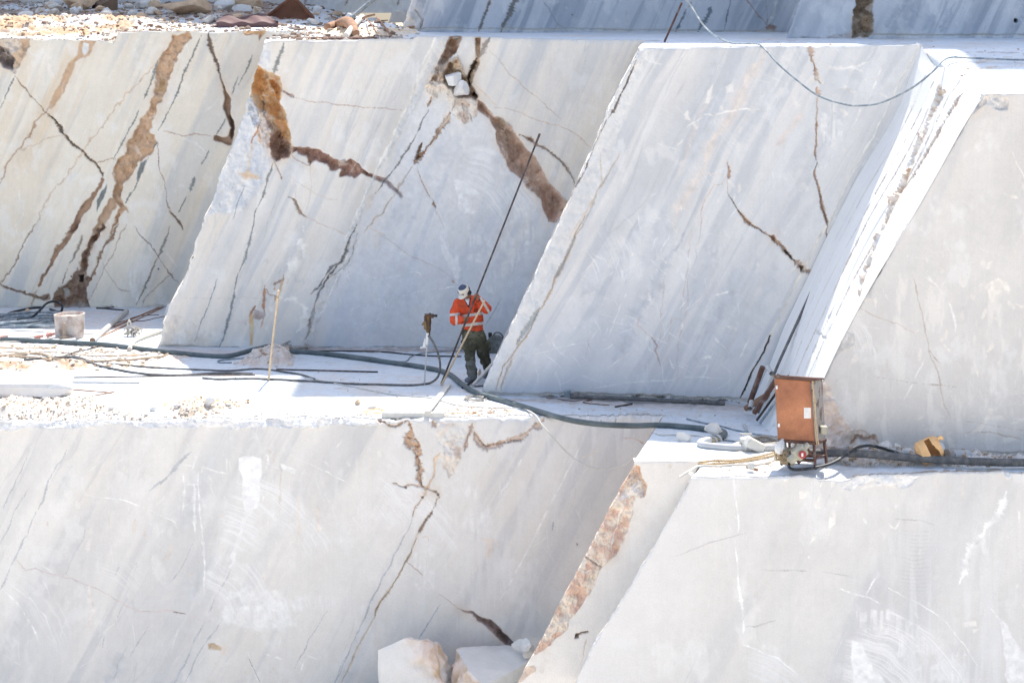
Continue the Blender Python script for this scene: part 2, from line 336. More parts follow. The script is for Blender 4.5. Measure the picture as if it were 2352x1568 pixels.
def paint_A(c):
    c.base((.80, .735, .62), (.53, .54, .54), (.74, .62, .46), g=.68, w=.95, fs=1.0)
    c.poly([(-300, 80)]+T1([(0, 250), (215, 260), (180, 370), (100, 500), (60, 470), (0, 425)])+[(-300, 170)], (.58, .43, .30), (.66, .58, .50), jag=5, depth=.06, rough=.09, edge=14)
    c.poly([(-260, 98)]+T1([(0, 300), (60, 330), (95, 400), (85, 470), (20, 450), (0, 430)])+[(-260, 150)], (.34, .28, .25), (.55, .50, .46), jag=5, depth=.28, rough=.12, edge=10)
    c.poly(T1([(545, 275), (650, 275), (600, 370), (500, 420), (480, 520), (430, 620), (350, 730), (328, 730), (360, 620), (400, 560), (430, 480), (470, 410), (520, 370)]), CLAY, (.62, .42, .24), depth=.03, rough=.02, jag=5)
    c.poly(T1([(560, 290), (600, 300), (590, 350), (565, 375), (550, 360)]), (.74, .72, .69), jag=3)
    c.line(T1([(345, 700), (290, 770), (240, 840), (180, 930), (110, 1030), (60, 1110), (0, 1230)]), 1.8, (.42, .27, .17), .85, .02, jag=6)
    BIG = T1([(1160, 225), (1110, 330), (1060, 420), (1030, 560), (1030, 640), (990, 740), (930, 830), (900, 900), (845, 960), (850, 1020), (790, 1080), (760, 1160), (780, 1230), (755, 1330), (800, 1400), (770, 1480), (735, 1567), (745, 1572), (800, 1470), (845, 1420), (870, 1440), (820, 1330), (830, 1240), (880, 1180), (940, 1090), (1000, 1050), (1040, 970), (1030, 900), (1010, 880), (1050, 720), (1100, 640), (1130, 530), (1200, 370), (1285, 250), (1270, 215)])
    c.poly(BIG, (.60, .42, .28), (.46, .31, .20), depth=.10, rough=.07, jag=7, cs=1.3, edge=7)
    c.poly(T1([(1060, 520), (1100, 540), (1090, 640), (1050, 620)]), (.36, .24, .13), (.50, .35, .18), a=.7, jag=6, depth=.05)
    c.poly(T4([(530, -40), (430, 90), (355, 185), (325, 275), (248, 395), (262, 412), (340, 295), (392, 205), (450, 110), (515, 15)]), (.42, .28, .19), (.30, .19, .13), depth=.08, rough=.04, jag=6, edge=4)
    c.poly(T1([(690, 1185), (600, 1305), (545, 1400), (450, 1562), (490, 1567), (600, 1400), (640, 1290), (700, 1210)]), (.42, .28, .19), (.30, .19, .13), depth=.07, rough=.04, jag=6, edge=4)
    c.poly(T1([(800, 1360), (740, 1340), (700, 1400), (640, 1500), (610, 1567), (660, 1567), (720, 1480), (780, 1400)]), (.48, .33, .22), depth=.05, rough=.04, jag=7)
    c.poly(T4([(690, -20), (620, 60), (560, 180), (520, 320), (450, 400), (385, 460), (360, 520), (380, 560), (610, 560), (595, 500), (580, 450), (610, 370), (560, 350), (590, 220), (650, 110), (700, 0)]), (.40, .28, .20), (.27, .18, .13), depth=.22, rough=.14, jag=8, edge=12, cs=1.6)
    c.poly(T4([(410, 440), (440, 430), (460, 470), (430, 490)]), (.62, .60, .55), jag=2)
    c.poly(T4([(520, 350), (550, 345), (545, 400), (520, 390)]), (.06, .04, .03), depth=.2, jag=4)
    c.line(T4([(790, 0), (760, 60), (700, 150), (650, 270), (600, 380)]), 2.8, (.30, .19, .13), .95, .04, jag=6)
    c.line(T4([(840, 0), (760, 180), (690, 310), (640, 440), (600, 500)]), 1.2, (.38, .26, .2), .7, jag=5)
    c.line(T1([(1070, 400), (960, 520), (840, 650), (700, 820), (560, 1020), (440, 1180), (350, 1300), (270, 1430), (200, 1567)]), 1.8, (.60, .44, .30), .7, jag=7)
    c.line(T4([(225, -10), (130, 190), (60, 320), (0, 410)]), 1.8, (.30, .2, .14), .85, .02, jag=6)
    c.line(T1([(100, 510), (200, 650), (290, 740), (350, 800), (420, 900)]), 1.6, (.36, .23, .15), .9, .02, jag=6)
    c.line(T1([(420, 900), (490, 960), (560, 1010), (640, 1080), (670, 1120), (690, 1180)]), 2.6, (.17, .11, .075), .95, .05, jag=6)
    c.line(T1([(330, 770), (370, 830), (430, 910)]), 3, (.14, .10, .075), .9, .05, jag=6, dash=.3)
    c.line(T1([(430, 920), (280, 940), (170, 995), (110, 1030)]), .9, (.5, .37, .27), .7, jag=5)
    c.line(T1([(650, 1085), (760, 1065), (800, 1080)]), .9, (.4, .27, .18), .8, jag=4)
    for P, w in (([(1065, 395), (1010, 560), (965, 670)], 2.8), ([(940, 740), (880, 850), (800, 1000), (760, 1080)], 1.8), ([(1350, 240), (1290, 370), (1240, 480), (1180, 640), (1110, 790), (1060, 875)], 2.6),
                 ([(1600, 520), (1560, 640)], 1), ([(1700, 370), (1650, 480), (1605, 570)], 1.8), ([(1510, 790), (1450, 915)], 2.2), ([(1405, 1010), (1355, 1110)], 2.6), ([(1305, 1200), (1270, 1285)], 4), ([(1250, 1320), (1205, 1420)], 1.6), ([(880, 1290), (845, 1365)], 2), ([(100, 500), (60, 590), (0, 730)], 1.4), ([(880, 1300), (1000, 1060)], 1)):
        c.line(T1(P), w, GRN, .9, jag=3, rag=.9)
    c.line(T1([(1050, 960), (1020, 1000)]), 2.5, GRN, .9, jag=3)
    c.poly(T1([(985, 1075), (965, 1150), (915, 1215), (925, 1160), (950, 1090)]), GRN, jag=3)
    c.poly(T1([(720, 1235), (710, 1290), (650, 1425), (645, 1350), (680, 1280)]), GRN, jag=3)
    c.line(T4([(1150, 10), (1110, 110), (1065, 210), (1010, 340), (920, 525)]), 2.2, (.20, .20, .18), .85, .02, jag=4, rag=.8)
    c.line(T4([(560, 60), (500, 200), (440, 350), (400, 450)]), 2.4, (.25, .2, .16), .8, .03, jag=6, dash=.4)
    c.line(T1([(1392, 222), (1410, 300), (1450, 420), (1480, 500), (1510, 600)]), 3, (.20, .14, .10), .95, .05, jag=5)
    c.poly(T1([(1500, 560), (1560, 670), (1545, 750), (1578, 860), (1560, 980), (1440, 940), (1440, 915), (1500, 925), (1535, 910), (1545, 850), (1500, 740), (1515, 670)]), (.30, .20, .14), (.44, .31, .21), depth=.1, rough=.05, jag=4, edge=4)
    c.line(T1([(1540, 770), (1560, 860), (1555, 930)]), 3, (.10, .07, .05), .8, .06, jag=3)
    c.line(T1([(1100, 880), (1160, 890), (1230, 910), (1330, 905), (1430, 915)]), .9, (.42, .27, .19), .8, jag=4)
    c.line(T1([(1050, 960), (1075, 1150), (1110, 1270), (1130, 1360), (1180, 1460), (1235, 1560)]), 1.2, (.3, .2, .15), .8, jag=4)
    c.line(T1([(1150, 1410), (1185, 1460), (1240, 1560)]), 2, (.17, .12, .09), .9, .03, jag=5)
    c.poly(T1([(1615, 203), (1800, 200), (1745, 275), (1738, 232), (1640, 238)]), (.55, .33, .16), (.3, .2, .14), jag=3, depth=.06, rough=.03)
    c.line(T4([(890, 0), (950, 80), (1010, 130), (1070, 220), (1130, 310), (1190, 400)]), 1.3, (.25, .18, .15), .85, jag=5)
    c.line(T4([(1150, 320), (1060, 400), (990, 470), (960, 530)]), 1, (.3, .25, .22), .8, jag=5)
    c.line(T4([(690, 250), (720, 330), (790, 410), (880, 450)]), .9, (.45, .37, .33), .7, jag=5)
    c.line(T4([(0, 405), (90, 430), (140, 440), (210, 465), (300, 490), (330, 480)]), 2.2, (.24, .16, .11), .95, .05, jag=6)
    c.poly(T4([(270, 480), (330, 460), (350, 490), (300, 505)]), (.34, .24, .18), jag=4, depth=.06)
    c.line(T4([(250, 430), (220, 500), (200, 560)]), 1.4, (.4, .29, .22), .8, jag=5)
    for p in ((480, 345), (1065, 295)): c.poly([(T4([p])[0][0]+2.2*math.cos(k), T4([p])[0][1]+2.2*math.sin(k)) for k in (0, 1, 2, 3, 4, 5)], (.03, .025, .02), jag=0, soft=.8)
    c.poly(T4([(870, 280), (920, 280), (930, 500), (880, 510)]), WHT, a=.5, streak=.3, holes=.2, jag=6)
    c.poly(T1([(320, 380), (400, 360), (400, 470), (320, 520)]), CRM, a=.6, holes=.2, jag=8)
    c.line(T1([(1090, 830), (1200, 900), (1330, 980), (1380, 1030)]), 2, WHT, .35, jag=4)
    c.scr(26, (10, 110, 560, 680), (10, 45), .7, .5, 3)
    c.spots(16, (20, 100, 330, 400), (2, 7), CRM, .5, 4)
    c.poly([(-300, 700), (600, 700), (600, 725), (-300, 725)], (.45, .40, .35), (.6, .56, .5), jag=6, a=.7, rough=.04)

def paint_B(c):
    c.base((.795, .745, .67), (.51, .53, .55), (.77, .68, .55), g=.66, w=.6, fs=1.05)
    # bluish worn left edge
    c.poly(T1([(1690, 640), (1745, 760), (1830, 860), (1835, 1060), (1740, 1250), (1640, 1420), (1400, 1450), (1350, 1500), (1500, 1100), (1600, 850)]), (.55, .59, .65), (.76, .76, .75), a=.6, jag=9, soft=6, rough=.03, cs=2.2)
    c.poly(T1([(1720, 300), (1800, 270), (1830, 480), (1720, 440)]), (.76, .75, .73), (.62, .64, .66), a=.6, jag=6, rough=.02)
    c.poly(T1([(1720, 435), (1800, 480), (1890, 515), (1900, 600), (1885, 690), (1930, 770), (1962, 980), (1950, 1050), (1840, 1070), (1800, 960), (1838, 880), (1830, 800), (1780, 740), (1740, 770), (1712, 700), (1690, 640), (1695, 530)]), (.60, .33, .14), (.66, .50, .33), depth=.30, rough=.12, jag=5, cs=1.4, edge=16)
    c.poly(T1([(1810, 540), (1890, 590), (1880, 690), (1850, 640)]), (.50, .24, .09), (.60, .35, .18), depth=.03, jag=6, rough=.04)
    c.poly(T1([(1740, 660), (1800, 760), (1870, 860), (1900, 930), (1850, 920), (1770, 790)]), (.20, .14, .10), (.38, .25, .16), a=.8, depth=.14, rough=.10, jag=7)
    c.poly(T1([(1815, 880), (1880, 900), (1960, 985), (1945, 1060), (1845, 1075), (1810, 985)]), (.30, .19, .14), (.48, .33, .25), depth=.12, rough=.12, jag=6, cs=2)
    c.poly(T1([(1680, 650), (1715, 700), (1730, 800), (1700, 850), (1650, 760)]), (.66, .68, .71), (.5, .5, .5), depth=.08, rough=.09, jag=5)
    c.poly(T1([(1745, 745), (1800, 745), (1835, 830), (1820, 890), (1800, 1000), (1750, 960), (1715, 840)]), (.60, .52, .46), (.50, .38, .30), a=.7, depth=-.05, rough=.08, jag=5)
    c.line(T1([(1740, 830), (1715, 900), (1690, 960)]), 3, (.45, .18, .07), .8, jag=5); c.line(T1([(1730, 870), (1745, 950)]), 3, (.65, .38, .18), .5, jag=5)
    c.poly(T1([(1600, 1150), (1680, 1150), (1740, 1200), (1640, 1215)]), (.75, .46, .19), a=.6, jag=8, soft=5)
    c.line(T1([(1700, 960), (1690, 1060), (1670, 1150)]), 2.2, (.72, .52, .3), .5, jag=5)
    c.poly(T1([(1960, 980), (2050, 990), (2150, 1010), (2230, 1055), (2300, 1090), (2352, 1075), (2420, 1110), (2560, 1190), (2600, 1220), (2640, 1260), (2700, 1320), (2680, 1330), (2600, 1270), (2510, 1180), (2440, 1160), (2380, 1190), (2270, 1195), (2290, 1150), (2220, 1130), (2180, 1085), (2110, 1068), (2080, 1108), (2070, 1060), (1990, 1010), (1960, 1030)]), (.42, .27, .21), (.30, .18, .14), depth=.12, rough=.10, jag=6, cs=2, edge=7)
    c.poly(T1([(2260, 1080), (2310, 1070), (2330, 1110), (2270, 1130)]), (.60, .50, .42), jag=4, depth=-.08)
    c.line(T1([(1960, 1040), (1990, 1070), (2080, 1108)]), 1.2, (.4, .28, .22), .8, jag=4)
    c.line(T1([(1890, 600), (1960, 640)]), 1.3, (.35, .25, .2), .9, jag=4); c.line(T1([(1910, 605), (1980, 655)]), 3.4, (.42, .30, .25), .8, .03, jag=4)
    c.line(T1([(1980, 655), (2080, 680), (2180, 690), (2352, 715), (2520, 725), (2700, 740)]), 1., (.45, .30, .22), .75, jag=4)
    for P, w in (([(1902, 288), (1880, 370), (1840, 495)], 4), ([(1838, 1080), (1800, 1190), (1770, 1300), (1735, 1400)], 2.8), ([(1730, 1400), (1690, 1560)], 1), ([(1640, 1250), (1560, 1480)], .7)):
        c.line(T1(P), w, GRN, .85, jag=3, rag=.9)
    for P, w in (([(1705, 0), (1680, 90), (1640, 230), (1608, 315)], 2.6), ([(1600, 320), (1575, 430)], 1.2), ([(1580, 420), (1550, 560), (1530, 680), (1505, 760), (1470, 820)], 3.4), ([(1460, 360), (1390, 560), (1300, 800)], 1), ([(1340, 700), (1310, 790)], 1)):
        c.line(T4(P), w, (.20, .22, .23), .85, jag=3, rag=.9)
    c.line(T1([(1900, 1200), (1800, 1500), (1770, 1620)]), 1, (.6, .52, .42), .5)
    c.line(T1([(1840, 1080), (1890, 1190)]), 1.4, (.38, .26, .2), .8, jag=3); c.poly(T1([(1885, 1185), (1898, 1190), (1893, 1208), (1884, 1200)]), BR, jag=1)
    c.line(T1([(1940, 1320), (1970, 1350), (2000, 1390), (2030, 1430), (2065, 1455)]), 2.6, (.36, .25, .18), .9, .04, jag=6, rag=.9)
    c.line(T1([(2065, 1455), (2200, 1520), (2352, 1600), (2420, 1640)]), 1., (.62, .46, .36), .6, jag=5)
    for P in ([(2090, 1090), (2070, 1400)], [(1950, 1140), (1980, 1330)], [(1900, 1180), (2100, 1300), (2352, 1360)]): c.line(T1(P), .8, (.66, .56, .46), .5, jag=6)
    # grey rough strip and its pale line
    c.poly(T2([(770, 240), (845, 250), (800, 350), (720, 500), (640, 640), (560, 800), (480, 950), (400, 1100), (330, 1230), (280, 1330), (240, 1480), (190, 1600), (110, 1640), (180, 1500), (250, 1350), (310, 1220), (400, 1060), (470, 880), (560, 700), (620, 580), (700, 420)]), (.56, .575, .585), (.70, .68, .64), a=.75, jag=6, rough=.02, cs=4)
    c.line(T2([(745, 260), (640, 460), (560, 700), (440, 950), (360, 1120), (270, 1320), (190, 1500), (130, 1600)]), 2.2, (.80, .76, .69), .8, jag=4, taper=False)
    c.poly(T2([(300, 1310), (350, 1300), (330, 1370), (280, 1400)]), (.64, .55, .45), jag=5, a=.8)
    c.line(T2([(560, 420), (400, 790), (220, 1080), (90, 1290)]), .9, (.6, .53, .45), .55, jag=4)
    # smooth right panel: bluish sky light painted in, then its blue-grey streaks
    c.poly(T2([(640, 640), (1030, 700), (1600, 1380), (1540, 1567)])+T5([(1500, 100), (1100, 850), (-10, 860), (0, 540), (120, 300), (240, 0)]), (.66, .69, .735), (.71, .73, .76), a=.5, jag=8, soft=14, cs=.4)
    c.mix(sst(380, 800, c.V)*sst(650, 900, c.U+.4*(c.V-500))*(.45+.3*fbm(c.X*.8, c.Z*.8, 223, 4)), (.50, .545, .62))  # shade towards the foot, painted in as darker blue-grey
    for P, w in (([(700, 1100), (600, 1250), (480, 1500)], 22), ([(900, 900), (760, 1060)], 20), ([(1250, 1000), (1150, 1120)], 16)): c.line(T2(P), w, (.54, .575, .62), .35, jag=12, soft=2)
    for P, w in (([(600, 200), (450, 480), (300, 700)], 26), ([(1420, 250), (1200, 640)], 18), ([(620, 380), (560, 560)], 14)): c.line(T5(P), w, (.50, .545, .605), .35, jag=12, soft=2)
    # collapsed pocket near the top
    c.poly(T2([(840, 235), (925, 240), (890, 360), (830, 405), (790, 470), (740, 540), (700, 545), (780, 380)]), (.36, .24, .17), (.52, .40, .32), depth=.25, rough=.14, jag=5, cs=2, edge=8)
    c.poly(T2([(710, 500), (780, 380), (830, 430), (830, 470), (760, 550)]), (.60, .53, .46), (.42, .31, .23), depth=-.1, rough=.1, jag=5, cs=2)
    c.poly(T2([(820, 420), (900, 390), (965, 540), (1035, 650), (1015, 680), (960, 665), (880, 665), (855, 610), (790, 550), (790, 480)]), (.24, .17, .12), (.50, .38, .28), depth=.34, rough=.12, jag=4, edge=10)
    c.poly(T2([(850, 400), (900, 380), (955, 520), (945, 545), (905, 500), (840, 470)]), (.64, .50, .36), (.74, .66, .55), depth=-.26, rough=.08, jag=4)
    c.poly(T2([(1012, 258), (1055, 258), (1045, 350), (1040, 440), (1000, 540), (975, 605), (955, 600), (955, 520), (990, 460), (1015, 400)]), (.58, .44, .31), (.34, .23, .15), depth=.12, rough=.08, jag=4, edge=6)
    c.line(T2([(1025, 400), (990, 480), (965, 540), (975, 590)]), 4, (.08, .055, .04), .9, .15, jag=4)
    c.line(T2([(1110, 255), (1075, 310), (1050, 375)]), 5, (.27, .23, .20), .8, .03, jag=4)
    c.line(T2([(990, 640), (1030, 655)]), 4.5, (.05, .035, .03), .95, .2, jag=2)
    for k, (w, cc) in enumerate(((13, (.70, .60, .50)), (9, (.78, .71, .62)), (4.5, (.66, .55, .45)), (2, (.80, .75, .68)))):
        c.line(T2([(690, 690), (720, 590), (780, 560), (840, 590), (862, 660), (845, 740)]), w, cc, .85, -.02, jag=4, rag=.3)
    c.line(T2([(670, 590), (700, 560), (745, 580)]), 3.5, (.74, .61, .47), .9, -.05, jag=3)
    c.line(T2([(710, 650), (685, 720)]), 2.5, (.42, .27, .18), .9, .03, jag=4)
    c.poly(T2([(880, 670), (1000, 650), (1030, 670), (1010, 760), (975, 805), (930, 820), (880, 790), (860, 740)]), (.82, .75, .66), (.62, .50, .41), rough=.07, jag=5, cs=3, a=.95)
    for P, w in (([(910, 700), (940, 790)], 2.6), ([(850, 760), (900, 780)], 2), ([(960, 750), (985, 805)], 2), ([(905, 790), (925, 815)], 3), ([(895, 690), (960, 700)], 1.4)): c.line(T2(P), w, (.36, .23, .17), .85, .04, jag=5, rag=1, dash=.2)
    # the long brown gash
    c.poly(T2([(1030, 665), (1080, 700), (1130, 780), (1190, 800), (1250, 850), (1290, 920), (1360, 1000), (1410, 1050), (1430, 1110), (1480, 1190), (1520, 1240), (1580, 1300), (1622, 1350), (1590, 1440), (1545, 1500), (1500, 1492), (1480, 1440), (1440, 1330), (1400, 1290), (1330, 1200), (1250, 1150), (1200, 1060), (1150, 960), (1130, 860), (1100, 795), (1020, 738)]), (.57, .41, .32), (.43, .30, .23), depth=.30, rough=.09, jag=4, cs=1.6, edge=20)
    c.poly(T2([(1150, 850), (1210, 860), (1240, 960), (1260, 1060), (1290, 1140), (1230, 1090), (1180, 1000)]), (.70, .64, .57), (.56, .45, .36), a=.8, depth=-.10, rough=.04, jag=6, soft=8)
    c.poly(T2([(1150, 785), (1200, 800), (1250, 850), (1190, 860)]), (.55, .50, .42), (.40, .32, .24), a=.8, rough=.06, jag=4)
    c.poly(T2([(1310, 1165), (1380, 1215), (1420, 1262), (1408, 1298), (1360, 1260), (1320, 1205)]), (.48, .33, .25), (.70, .62, .55), depth=.12, rough=.06, jag=4, cs=3)
    c.line(T2([(835, 760), (790, 850), (730, 940), (690, 985), (650, 1035), (615, 1080)]), 4., (.45, .31, .22), .95, .06, jag=6, rag=.9)
    c.line(T2([(835, 740), (800, 800), (780, 860)]), 7, (.72, .62, .52), .8, .0, jag=6, rag=.8)
    c.line(T2([(640, 955), (628, 1010), (615, 1075)]), 3.6, (.22, .14, .09), .95, .09, jag=4, rag=.8)
    c.line(T2([(660, 1020), (630, 1060), (600, 1110)]), 5, (.42, .28, .19), .9, .06, jag=5)
    c.line(T2([(600, 1115), (550, 1170), (500, 1240), (440, 1330), (370, 1430), (290, 1530), (260, 1570)]), 1.6, (.46, .38, .31), .8, .01, jag=6)
    c.line(T2([(605, 1100), (650, 1200), (670, 1235), (690, 1285), (740, 1395)]), 2.8, (.38, .25, .17), .9, .04, jag=5, dash=.15, rag=.9)
    c.line(T2([(740, 1400), (760, 1460), (800, 1540)]), 1., (.55, .45, .37), .6, jag=4)
    c.line(T2([(690, 740), (650, 810), (620, 880), (580, 950), (540, 1025), (450, 1140), (400, 1210), (345, 1300)]), 2.2, (.17, .17, .17), .85, .015, jag=4, rag=.9)
    for P in ([(1100, 345), (1180, 400), (1250, 510), (1360, 600), (1480, 700), (1580, 800)], [(1130, 720), (1300, 760), (1500, 830), (1620, 860), (1700, 910), (1800, 1000)]): c.line(T2(P), 1., (.58, .44, .33), .75, jag=5)
    c.line(T2([(1000, 575), (1040, 600), (1110, 650), (1150, 715)]), 1.6, (.70, .55, .40), .7, jag=5, rag=.9)
    c.line(T2([(1300, 900), (1380, 930), (1440, 970), (1540, 1040), (1590, 1090), (1640, 1150), (1685, 1230)]), 2.3, (.33, .24, .19), .9, .04, jag=5, rag=.9)
    c.line(T2([(1370, 925), (1395, 945)]), 5, (.38, .25, .18), .95, .05, jag=3)
    c.line(T2([(1600, 1070), (1680, 1210)]), 3.5, (.55, .50, .45), .5, jag=6)
    # white smears and swirls
    c.poly(T2([(860, 1208), (930, 1230), (1000, 1270), (1045, 1312), (960, 1318), (985, 1380), (1010, 1420), (950, 1432), (880, 1402), (905, 1345), (870, 1290)]), (.885, .875, .85), a=.75, holes=.35, jag=7)
    c.arcs(T2([(820, 1620)])[0], 110, 235, 10, 80, .75, (.875, .865, .84), .5, 5)
    c.poly(T2([(1150, 1070), (1230, 1180), (1310, 1330), (1370, 1480), (1400, 1640), (1340, 1640), (1290, 1480), (1200, 1330)]), (.80, .79, .75), a=.5, streak=.3, holes=.25, jag=9, soft=3)
    c.poly(T5([(960, -10), (1060, 80), (1120, 180), (1100, 330), (1150, 470), (1090, 450), (1040, 330), (960, 220)]), (.80, .80, .78), a=.5, streak=.3, holes=.25, jag=9, soft=3)
    c.poly(T5([(1190, 0), (1290, 60), (1310, 200), (1250, 300), (1150, 380), (1120, 250), (1160, 120)]), (.80, .79, .76), a=.5, streak=.3, holes=.2, jag=9, soft=3)
    c.poly(T5([(1310, 20), (1400, 10), (1390, 150), (1350, 220), (1320, 120)]), (.82, .81, .78), a=.5, streak=.4, holes=.25, jag=7, soft=3)
    c.poly(T5([(765, 78), (840, 150), (900, 220), (915, 330), (890, 400), (850, 300), (800, 200)]), (.82, .82, .80), a=.65, holes=.2, jag=6, soft=2)
    for P, w in (([(335, 370), (440, 350), (500, 335), (560, 320), (610, 315), (655, 335)], 2.3), ([(620, 318), (650, 345)], 3.5), ([(530, 480), (620, 450), (700, 432), (870, 415)], 1.6), ([(160, 580), (250, 530), (320, 512), (385, 508)], 2), ([(180, 660), (260, 665), (330, 645), (380, 620)], 1.8), ([(120, 400), (190, 315), (330, 360)], 1), ([(540, 640), (580, 720)], 1.4), ([(790, 100), (870, 290), (880, 390)], 1), ([(400, 510), (410, 570)], 1.6)): c.line(T5(P), w, (.84, .84, .82), .8, jag=4, rag=.8, dash=.15)
    c.scr(70, (730, 530, 1200, 790), (12, 60), .8, .55, 12, (20, 160))
    c.scr(20, (600, 150, 1450, 500), (10, 50), .8, .4, 13, (20, 160))
    c.poly(T5([(250, 30), (400, 60), (385, 170), (240, 140)]), (.66, .58, .48), a=.35, jag=4, streak=.2, soft=2); c.line(T5([(285, 20), (410, 70)]), 2, (.72, .60, .47), .6)
    c.line(T5([(310, 30), (480, 130), (560, 200), (700, 260), (790, 300), (850, 350), (870, 390)]), .9, (.50, .44, .42), .6, jag=4)
    c.poly(T5([(855, 370), (872, 378), (866, 390), (855, 384)]), (.5, .35, .25), jag=2)
    c.line(T5([(1180, 505), (1130, 590), (1080, 670)]), .9, (.30, .33, .36), .7, jag=1); c.line(T5([(120, 310), (200, 450), (260, 560), (300, 640)]), .6, (.6, .6, .6), .6)
    # pale broken line, rust and lower seam
    for P, w in (([(2050, 0), (2040, 100), (2020, 190), (1960, 290), (1930, 380)], 9), ([(1930, 380), (1870, 450), (1830, 540), (1790, 640), (1790, 720)], 8), ([(1850, 530), (1960, 510), (2030, 560), (2055, 650), (2010, 730)], 6)):
        c.line(T4(P), w, (.80, .77, .71), .75, .0, jag=8, rag=.9, soft=.5)
    for P, w, cc in (([(1912, 335), (1900, 370), (1860, 385), (1835, 400)], 2.6, (.22, .10, .06)), ([(1778, 405), (1772, 470), (1768, 520), (1770, 600)], 3.6, (.42, .19, .08)), ([(1785, 430), (1800, 470), (1870, 490)], 1.6, (.35, .22, .16)), ([(1850, 400), (1840, 440)], 3, (.60, .38, .2)), ([(1900, 370), (1880, 430), (1840, 520)], 3, (.62, .45, .28)), ([(1712, 540), (1690, 580), (1675, 620)], 3.4, (.36, .15, .07)), ([(1770, 600), (1755, 700)], 2, (.55, .38, .28))):
        c.line(T4(P), w, cc, .85, .01, jag=4, rag=.9)
    c.poly(T4([(1676, 600), (1708, 600), (1706, 700), (1700, 805), (1684, 805), (1676, 700)]), (.66, .40, .15), (.70, .55, .3), a=.75, jag=2, soft=2)
    c.poly(T4([(1700, 560), (1765, 580), (1775, 620), (1730, 640), (1690, 625)]), (.50, .43, .42), (.38, .28, .25), jag=6, a=.8, rough=.03)
    c.poly(T4([(1590, 660), (1680, 640), (1650, 690)]), (.66, .58, .56), a=.6, jag=6, soft=3)
    c.poly(T4([(1045, 790), (1120, 640), (1170, 590), (1280, 650), (1350, 700), (1500, 740), (1420, 800), (1300, 830), (1100, 830)]), (.72, .645, .55), (.80, .76, .70), a=.7, jag=8, soft=5, rough=.02)
    for P, w in (([(2352, 110), (2300, 230), (2230, 275), (2150, 400), (2090, 470)], 1.6), ([(2400, 60), (2352, 200), (2300, 290), (2200, 360), (2150, 450), (2115, 550)], 2.2), ([(2115, 540), (2105, 620), (2085, 720), (2060, 760)], 3.4), ([(2085, 640), (2100, 700)], 2)): c.line(T4(P), w, (.17, .18, .19), .85, .03, jag=5, rag=.9)
    c.poly(T4([(2352, 0), (2420, 60), (2352, 250), (2230, 480), (2130, 700), (2060, 840), (2000, 780), (2090, 700), (2100, 560), (2200, 370), (2300, 200)]), (.56, .565, .57), (.72, .68, .62), a=.5, jag=7, rough=.02, cs=3)
    c.line(T5([(215, 0), (170, 80), (115, 200), (60, 290), (10, 370), (-40, 430)]), 2.4, (.16, .15, .14), .85, .04, jag=6, rag=.9)
    c.line(T5([(240, 90), (130, 260), (60, 400), (0, 550), (-40, 620)]), 1.2, (.84, .82, .78), .7, jag=3)
    c.line(T4([(1250, 495), (1400, 490), (1560, 490), (1800, 500)]), .8, (.55, .47, .42), .6, dash=.3)
    c.spots(18, (420, 420, 700, 780), (2, 6), CRM, .5, 14); c.scr(30, (420, 420, 720, 790), (8, 36), .8, .5, 15, (40, 150))
    c.line([(360, 796), (560, 801), (760, 801), (1150, 801)], 3.2, (.52, .47, .40), .7, .03, jag=3, taper=False)

